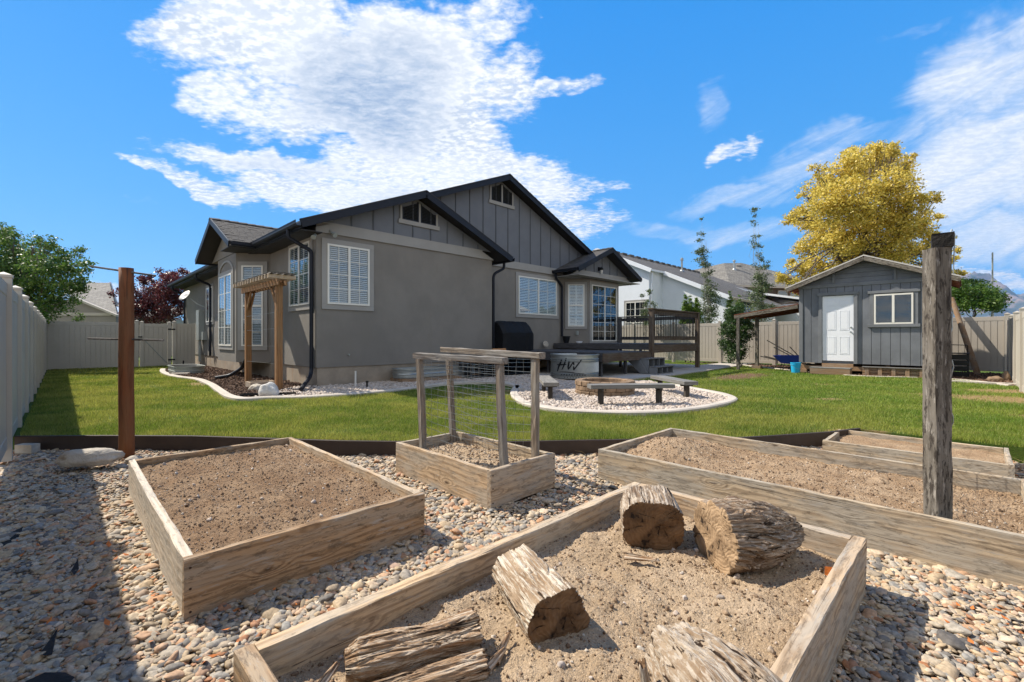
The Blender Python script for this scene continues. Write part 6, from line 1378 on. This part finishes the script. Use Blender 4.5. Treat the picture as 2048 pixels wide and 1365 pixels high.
# grey hip-roofed house further back
HC = D(1500, 678, 46); HC.z = 0
hh = thing('house', 'distant house with broad grey hipped roof and brown wall', 'house', HC, R(12))
z_e, z_r = zat(566, 43), zat(517, 47); mb = MB(); mb.box(-2.3, 9.5, 0, 9, 0, z_e); part('wall', mb, M['brownwall'], hh)
mb = MB(); E = [(-3.0, -.9, z_e), (10.3, -.9, z_e), (10.3, 9.9, z_e), (-9.8, 9.9, z_e), (-9.8, 3.0, z_e + .35)]
A1, A2 = (.4, 4.6, z_r - .35), (2.2, 4.6, z_r); 
mb.poly([(-3.0, -.9, z_e), (10.3, -.9, z_e), (1.9, 3.6, z_r), (-.3, 3.6, z_r - .1)]); mb.poly([(10.3, -.9, z_e), (10.3, 9.9, z_e), (1.9, 3.6, z_r)]); mb.poly([(-3.0, -.9, z_e), (-.3, 3.6, z_r - .1), (-6.5, 6.5, z_r - 1.5), (-9.8, 2.5, z_e)]); mb.poly([(-.3, 3.6, z_r - .1), (1.9, 3.6, z_r), (10.3, 9.9, z_e), (-9.8, 9.9, z_e), (-6.5, 6.5, z_r - 1.5)]); mb.poly([(-9.8, 2.5, z_e), (-6.5, 6.5, z_r - 1.5), (-9.8, 9.9, z_e)])
part('roof', mb, M['shinglegrey'], hh); bar('fascia', hh, (-3.05, -.95, z_e - .1), (10.3, -.95, z_e - .1), .08, .22, M['neightrim'])
wn = part('window', MB().box(3.2, 4.4, -.08, -.003, z_e - 1.5, z_e - .3), M['neightrim'], hh); part('pane', MB().box(3.28, 4.32, -.10, -.081, z_e - 1.42, z_e - .38), M['glass'], wn)
wn = part('window', MB().box(4.7, 6.0, -.08, -.003, z_e - 1.5, z_e - .3), M['neightrim'], hh); part('pane', MB().box(4.78, 5.92, -.10, -.081, z_e - 1.42, z_e - .38), M['glass'], wn)
part('roof_flue', MB().lathe([(.28, 0), (.12, .25), (.10, 1.0), (.16, 1.02), (.14, 1.15)], 12), M['galv'], hh, Matrix.Translation((-.1, 2.2, z_e + (z_r - z_e) * .62)))
for i, (x_, y_) in enumerate(((-3.6, 4.0), (-2.0, 3.6), (1.0, 3.0))): part('roof_vent', MB().box(-.25, .25, -.2, .2, 0, .18), M['shingledark'], hh, Matrix.Translation((x_, y_, z_e + (z_r - z_e) * (.62 if i < 2 else .80))))
# pale low house between them
pc_ = D(1575, 678, 34); lh = thing('house', 'low pale house with tan roof glimpsed above the lean-to', 'house', (pc_.x, pc_.y, 0), ROT)
zt = zat(605, 33); mb = MB(); mb.box(-.6, 9, -2, 6, 0, zt - .1); part('wall', mb, M['housewhite'], lh)
slope('roof', [(-.9, -2.6, zt), (9.5, -2.6, zt), (9.5, 2, zt + .95), (-.9, 2, zt + .95)], .15, M['shinglebrown'], M['housewhite'], lh)
slope('roof', [(-.9, 2, zt + .95), (9.5, 2, zt + .95), (9.5, 6.6, zt), (-.9, 6.6, zt)], .15, M['shinglebrown'], M['housewhite'], lh)
win((.5, -2.0, 0), (1, 0, 0), (0, -1, 0), 1.3, zt - 1.8, zt - .5, grid=(1, 1), blinds=False, parent=lh)
# neighbour behind the gate, far left
nc = D(232, 678, 30); nh = thing('house', 'beige neighbouring house with grey shingle gable behind the gate', 'house', (nc.x, nc.y, 0), 0)
ze = zat(630, 30); za = zat(566, 31); 
xr = 0.1; xl_ = D(100, 678, 30).x - nc.x; zr2 = zat(598, 30); xa_ = D(150, 678, 30).x - nc.x
zc_ = zat(629, 30); mb = MB(); mb.box(xl_ - 3, 0, 0, 6, 0, zc_); mb.prism([(D(120, 0, 30).x - nc.x, 0, zc_), (D(226, 0, 30).x - nc.x, 0, zc_), (D(150, 0, 30).x - nc.x, 0, zat(600, 30))], (0, .3, 0)); mb.prism([(xl_ - 3, 0.01, zc_), (D(150, 0, 30).x - nc.x, 0.01, zc_), (D(150, 0, 30).x - nc.x, 0.01, zat(600, 30)), (xl_ - 3, .01, zat(600, 30))], (0, .2, 0)); part('wall', mb, M['neigh'], nh)
def nx_(px, Y=30): return D(px, 0, Y).x - nc.x
mb = MB(); mb.prism([(nx_(150), -.3, zat(597, 30)), (nx_(240), -.3, zat(634, 30)), (nx_(240), -.3, zat(634, 30) + .12), (nx_(150), -.3, zat(597, 30) + .14)], (0, .25, 0)); part('rake_board', mb, M['neightrim'], nh)
bar('band', nh, (xl_ - 3, -.04, zc_), (nx_(224), -.04, zc_), .06, .20, M['neightrim'])
mb = MB(); mb.poly([(nx_(150), -.28, zat(597, 30) + .14), (nx_(242), -.28, zat(634, 30) + .1), (D(238, 0, 38).x - nc.x, 8, zat(632, 38)), (D(219, 0, 38).x - nc.x, 8, zat(566, 38)), (D(100, 0, 38).x - nc.x, 8, zat(564, 38))]); part('roof', mb, M['shinglegrey'], nh)
bar('roof_edge', nh, (D(219, 0, 37.9).x - nc.x, 7.95, zat(565, 37.9)), (D(234, 0, 37.9).x - nc.x, 7.95, zat(612, 37.9)), .1, .15, M['housewhite'])
mb = MB(); mb.box(nx_(225), nx_(300), 2, 6, 0, zat(640, 32)); part('wing_wall', mb, M['neightrim'], nh)
mb = MB(); mb.prism([(nx_(222), 1.5, zat(638, 32)), (nx_(310), 1.5, zat(638, 32)), (nx_(310), 4.5, zat(618, 35)), (nx_(222), 4.5, zat(618, 35))], (0, 0, .1)); part('wing_roof', mb, M['shinglegrey'], nh)

# ================================================================== weathered logs
def logside(name, a, b, pale):
    m_, t = material(name); p = objco(t); g_ = t.mapping(p, scale=(2.6, 34, 34)); n = t.noise(g_, 1.9, 7, .7, .5); n2 = t.noise(p, 6, 4, .6)
    c = t.mix(t.mr(n2, .35, .65), a, b); c = t.mix(t.mr(n, .44, .60), c, pale); c = t.mix(t.mr(t.noise(t.mapping(p, scale=(1.2, 14, 14), loc=(3, 0, 0)), 2.0, 5, .65, .8), .43, .37), c, (.03, .018, .011))
    x, y, z = t.sep(wpos(t)); 
    t.put(t.b.inputs['Base Color'], c); t.b.inputs['Roughness'].default_value = .88; t.b.inputs['Specular IOR Level'].default_value = .15
    bump(t, t.m('ADD', n, t.m('MULTIPLY', t.noise(t.mapping(p, scale=(4, 60, 60)), 2, 4, .6), .6)), .9, .012); return m_
def logend(name, a, b):
    m_, t = material(name); p = objco(t); x, y, z = t.sep(p); pn = t.vm('ADD', t.comb(0., t.m('ADD', y, .045), t.m('SUBTRACT', z, .035)), t.vm('SCALE', t.vm('SUBTRACT', t.noise(p, 7, 4, .6, 0, 'Color'), (.5, .5, .5)), None, .11))
    r_ = t.vm('LENGTH', pn); ring = t.m('ADD', t.m('MULTIPLY', t.m('SINE', t.m('MULTIPLY', r_, 330.)), .5), .5); _, yy_, zz_ = t.sep(pn)
    ang = t.m('ARCTAN2', yy_, zz_); cr_ = t.noise(t.comb(t.m('MULTIPLY', ang, 4.2), t.m('MULTIPLY', r_, 3.), 0.), 1.5, 4, .6)
    c = t.mix(t.mr(ring, .3, .9, 0, .28), a, b); c = t.mix(t.mr(t.noise(p, 9, 5, .6), .35, .65, 0, .8), c, t.vm('SCALE', b, None, .6)); crk = t.m('MULTIPLY', t.mr(cr_, .58, .64), t.mr(t.noise(p, 11, 3, .6), .42, .55)); c = t.mix(crk, c, (.02, .013, .009)); c = t.mix(t.mr(t.noise(p, 14, 4, .6), .60, .68), c, (.03, .02, .014))
    t.put(t.b.inputs['Base Color'], c); t.b.inputs['Roughness'].default_value = .9; t.b.inputs['Specular IOR Level'].default_value = .15
    bump(t, t.m('SUBTRACT', t.m('MULTIPLY', ring, .12), crk), .9, .012); return m_
M['logs1'] = logside('weathered_log_side', (.17, .115, .075), (.26, .19, .13), (.48, .41, .33)); M['loge1'] = logend('weathered_log_end', (.22, .13, .068), (.13, .075, .042))
M['logs2'] = logside('gnarled_log_side', (.15, .095, .06), (.25, .17, .105), (.44, .35, .265)); M['loge2'] = logend('sawn_log_end', (.42, .29, .175), (.27, .175, .10))
M['logs3'] = logside('bleached_log_side', (.24, .155, .09), (.36, .26, .17), (.60, .53, .43)); M['logs5'] = logside('pale_driftwood_side', (.25, .17, .105), (.36, .275, .19), (.47, .40, .32)); M['logs4'] = logside('split_log_side', (.26, .15, .08), (.36, .235, .14), (.55, .45, .34))
def log(name, label, p0, p1, prof, shape, side, end, ridge=.02, freq=7, seed=1, n=220, m=130, roll=0., endtilt=(0, 0), lump=.10, warp=1.6, cat='log', group=None):
    """prof(t): radius along the length; shape(theta): outline; ridges run with the grain"""
    p0, p1 = Vector(p0), Vector(p1); x = p1 - p0; L = x.length; x.normalize(); z = (Vector((0, 0, 1)) - x * x.z).normalized(); y = z.cross(x)
    V = []; 
    for i in range(m + 1):
        t = i / m
        for j in range(n):
            th = 2 * math.pi * j / n + roll; c, s = math.cos(th), math.sin(th)
            r_ = prof(t) * shape(th); q_ = Vector((c * 1.3, s * 1.3, t * L * 2.2 + seed * 7))
            r_ *= 1 + lump * mnoise.noise(q_) + lump * .5 * mnoise.noise(q_ * 2.3)
            wp = Vector((mnoise.noise(q_ * 1.7 + Vector((9, 0, 0))), mnoise.noise(q_ * 1.7 + Vector((0, 9, 0))), 0)) * warp
            w_ = Vector((c * freq, s * freq, t * L * 2.2 + seed * 3)) + wp
            g1 = max(0, 1 - abs(mnoise.noise(w_)) * 5.5) ** 1.4; w2 = w_ * 2.3; w2.z = w_.z * 1.7; g2 = max(0, 1 - abs(mnoise.noise(w2)) * 5) ** 1.3; w3 = w_ * 5.5; w3.z = w_.z * 3
            r_ -= ridge * (1.25 * g1 + .6 * g2) * (.6 + .4 * mnoise.noise(q_ * 2)) ; r_ += ridge * .30 * mnoise.noise(w3) + ridge * .5 * mnoise.noise(w_ * .6)
            xx = t * L + (endtilt[0] * c + endtilt[1] * s) * prof(t) * ((1 - t) if t < .5 else 0)
            if i == m: xx += .02 * mnoise.noise(Vector((c * 3, s * 3, seed)))
            V.append((xx, c * r_, s * r_))
    Fq = []; mi = []
    for i in range(m):
        for j in range(n): Fq.append((i*n+j, i*n+(j+1) % n, (i+1)*n+(j+1) % n, (i+1)*n+j)); mi.append(0)
    K_ = 14                                           # end faces as rings so they can crack and dish
    for (b0, rev) in ((0, True), (m * n, False)):
        prev = [b0 + j for j in range(n)]; cx_ = sum((Vector(V[k]) for k in prev), Vector()) / n
        for k in range(1, K_ + 1):
            f_ = 1 - k / K_; cur = []
            if k == K_: V.append(tuple(cx_)); cur = [len(V) - 1] * n
            else:
                for j in range(n):
                    v = Vector(V[b0 + j]); w_ = cx_ + (v - cx_) * f_; w_.x += (.009 * mnoise.noise(Vector((w_.y * 16, w_.z * 16, seed))) + .004 * mnoise.noise(Vector((w_.y * 60, w_.z * 60, seed)))) * min(1, k / 2)
                    V.append(tuple(w_)); cur.append(len(V) - 1)
            for j in range(n):
                q4 = (prev[j], prev[(j+1) % n], cur[(j+1) % n], cur[j]); q4 = q4[::-1] if rev else q4; Fq.append(q4); mi.append(1)
            prev = cur
    me = bpy.data.meshes.new(name)
    Fq = [tuple(dict.fromkeys(f)) for f in Fq]; me.from_pydata(V, [], Fq)
    me.materials.append(M[side]); me.materials.append(M[end]); me.polygons.foreach_set('material_index', mi); me.polygons.foreach_set('use_smooth', [True] * len(Fq)); me.update()
    o = part(name, me, None, None, Matrix(((x.x, y.x, z.x, p0.x), (x.y, y.y, z.y, p0.y), (x.z, y.z, z.z, p0.z), (0, 0, 0, 1)))); tag(o, label, cat, group); return o
ss = lambda t, a, b: max(0, min(1, (t - a) / (b - a)))
def planes(lst, k=10):                               # split faces: outline as a rounded polygon, (direction in degrees, distance)
    L_ = [(R(a), d_) for a, d_ in lst]
    return lambda th: 1 / max(1e-6, sum(max(0, math.cos(th - a) / d_) ** k for a, d_ in L_)) ** (1 / k)
log('log', 'dark cracked log stump showing its end grain at the bed\'s back corner', (.79, 2.55, .145), (.85, 2.86, .16), lambda t: 1 - .12 * ss(t, .85, 1), planes([(270, .135), (315, .17), (0, .165), (50, .175), (92, .145), (140, .17), (180, .17), (225, .18)], 12), 'logs1', 'loge1', .011, 5, 1)
log('log', 'big gnarled log with deep wavy grooves beside the back board', (1.06, 2.38, .15), (1.54, 2.47, .15), lambda t: (1 - .08 * t) * (1 - .62 * ss(t, .40, 1.0) ** 1.5), planes([(262, .145), (318, .20), (5, .20), (55, .215), (100, .185), (150, .19), (205, .175)], 9), 'logs2', 'loge2', .024, 4.2, 5, lump=.18, warp=1.6, n=280, m=170)
log('log', 'short bleached log block with dark end grain in the middle of bed', (.175, 1.76, .105), (.01, 2.15, .115), lambda t: 1 - .14 * t, planes([(268, .105), (200, .155), (148, .125), (82, .112), (28, .125), (338, .12)], 16), 'logs3', 'loge1', .010, 4.5, 9, lump=.08)
log('log', 'large pale smooth log rising at the bottom right of the bed', (.70, 1.08, .05), (.56, 1.58, .10), lambda t: 1 - .42 * ss(t, .35, 1) ** 1.7, planes([(90, .215), (45, .235), (5, .21), (140, .18), (190, .20), (270, .2)], 12), 'logs5', 'loge1', .011, 3.2, 14, lump=.13, warp=2.0, n=300, m=170)
log('log', 'long split log lying by the left board of the log bed', (-.575, 1.57, .075), (-.135, 1.735, .09), lambda t: (1 + .12 * math.sin(t * 7)) * (1 - .3 * (1 - ss(t, 0, .10))), planes([(270, .05), (200, .062), (120, .06), (65, .066), (0, .07), (320, .07)], 12), 'logs4', 'loge1', .010, 4.2, 21, m=150, lump=.2, warp=1.8)
log('log', 'thin curved split piece in front of the long split log', (-.50, 1.475, .04), (-.10, 1.61, .06), lambda t: .8 + .35 * t, planes([(270, .028), (180, .045), (110, .03), (50, .032), (0, .05)], 12), 'logs4', 'loge1', .007, 4, 27, n=120, m=130)
log('log', 'narrow pale splinter standing at the left side of the large log', (.425, 1.35, .0), (.40, 1.40, .20), lambda t: .030 - .012 * t, lambda th: 1 + .4 * math.sin(2 * th), 'logs3', 'loge1', .005, 3, 31, n=60, m=60)
for i, (x, y, a, L) in enumerate(((-.06, 1.63, 1.2, .14), (-.10, 1.58, .9, .12), (.60, 2.42, -.5, .16), (-.64, 1.50, 1.3, .10))):
    log('wood_splinter', ['grey brown splinter right of the split log end', 'second splinter lying lower beside the split log end', 'thin stick caught between the two large back logs', 'loose bark chip by the board left of the split log'][i], (x, y, .045), (x + math.cos(a) * L, y + math.sin(a) * L, .06), lambda t: .014 - .008 * t, lambda th: 1 + .5 * math.sin(2 * th), 'logs4', 'loge1', .003, 3, 40 + i, n=24, m=24, cat='wood splinter')
# fallen leaves and dry stalks
lm = bpy.data.materials.new('x'); bpy.data.materials.remove(lm)
M['dry'] = paint('dry_leaf', (.42, .13, .03), .7, .4, 30, 0); M['straw'] = paint('dry_straw', (.50, .38, .20), .8, .3, 20, 0)
def fallen(n):
    V, Fc = [], []
    for _ in range(n * 40):
        if len(Fc) >= n: break
        k = random.random(); x, y = (random.uniform(-3.3, -1.3), random.uniform(2, 4)) if k < .5 else ((random.uniform(-1.4, .8), random.uniform(1.6, 3.2)) if k < .8 else (random.uniform(1.9, 3), random.uniform(1.5, 2.3)))
        if not outside_beds(np.array([[x, y]]))[0]: continue
        s = random.uniform(.009, .024); a = random.uniform(0, 6.28); z = GZ + .018; u = Vector((math.cos(a), math.sin(a), random.uniform(-.3, .5))) * s; v = Vector((-math.sin(a), math.cos(a), random.uniform(-.2, .4))) * s * .6; c = Vector((x, y, z))
        i = len(V); V += [c - u, c - v, c + u + Vector((0, 0, .008)), c + v]; Fc.append((i, i+1, i+2, i+3))
    me = fastmesh('fallen_leaves', np.array([list(v) for v in V]), Fc, M['dry']); o = bpy.data.objects.new('fallen_leaves', me); link(o); tag(o, 'scattered orange dry leaf bits on the river rock', 'leaves', None, 'stuff')
fallen(170)
mb = MB()
for _ in range(70):
    k = random.random(); c = Vector((random.uniform(2.0, 2.7), random.uniform(1.5, 2.0), GZ)) if k < .35 else (Vector((random.uniform(.4, .9), random.uniform(5.0, 5.3), GZ)) if k < .6 else (Vector((random.uniform(-2.9, -2.6), random.uniform(3.4, 3.9), GZ)) if k < .75 else Vector((random.uniform(5.2, 5.8), random.uniform(4.6, 5.2), GZ))))
    a = random.uniform(0, 6.28); L = random.uniform(.05, .16); mb.tube([c, c + Vector((math.cos(a) * L * .5, math.sin(a) * L * .5, L * random.uniform(.1, .5))), c + Vector((math.cos(a) * L, math.sin(a) * L, L * random.uniform(0, .7)))], [.0014, .001, .0006], 3)
o = part('dry_stalks', mb, M['straw'], kind='stuff'); tag(o, 'thin dry grass stalks among the river rock', 'dry grass')
M['orangeleaf'] = paint('orange_leaf', (.55, .16, .03), .6, .3, 30, 0)
c = D(1668, 1120, 2.16); mb = MB(); c.z = .07
mb.poly([c + Vector(v) for v in ((-.045, 0, .01), (-.01, -.012, 0), (.04, -.01, .005), (.05, .01, .02))]); mb.poly([c + Vector(v) for v in ((-.045, 0, .01), (.05, .01, .02), (.02, .02, .035), (-.03, .02, .04))]); o = part('fallen_leaf', mb, M['orangeleaf']); tag(o, 'curled bright orange leaf against the back board of log bed', 'leaf')

M['fabric'] = paint('weed_fabric', (.014, .014, .015), .9, .3, 20, .5, 40, .01)
for i, (pts, l) in enumerate((([(0, 1075), (46, 1058), (40, 1075), (12, 1100), (0, 1110)], 'torn black weed fabric poking out at the left frame edge'), ([(78, 1310), (116, 1262), (104, 1310), (90, 1318)], 'small triangle of black weed fabric between the stones'), ([(40, 1368), (90, 1352), (130, 1345), (150, 1362), (120, 1385), (50, 1390)], 'larger patch of exposed black weed fabric at bottom left'), ([(142, 1142), (156, 1122), (158, 1138), (148, 1156)], 'tiny scrap of black weed fabric in shaded gravel'))):
    mb = MB(); P_ = [G(x, y, GZ + .004) + Vector((0, 0, .014 * (k % 2))) for k, (x, y) in enumerate(pts)]; mb.poly(P_); o = part('weed_fabric', mb, M['fabric']); tag(o, l, 'fabric')
# ================================================================== air
mz = bpy.data.materials.new('haze'); mz.use_nodes = True; t_ = NT(mz.node_tree); t_.n.clear()
vo = t_.node('ShaderNodeVolumePrincipled'); vo.inputs['Color'].default_value = (.38, .62, 1.0, 1); vo.inputs['Density'].default_value = 5.0e-5; vo.inputs['Anisotropy'].default_value = .2
t_.l.new(vo.outputs[0], t_.node('ShaderNodeOutputMaterial').inputs['Volume'])
hzb = part('haze', MB().box(-9100, 16200, -80, 9200, -1.3, 1250), mz); tag(hzb, 'thin blue summer haze over the far mountains', 'haze', None, 'stuff')
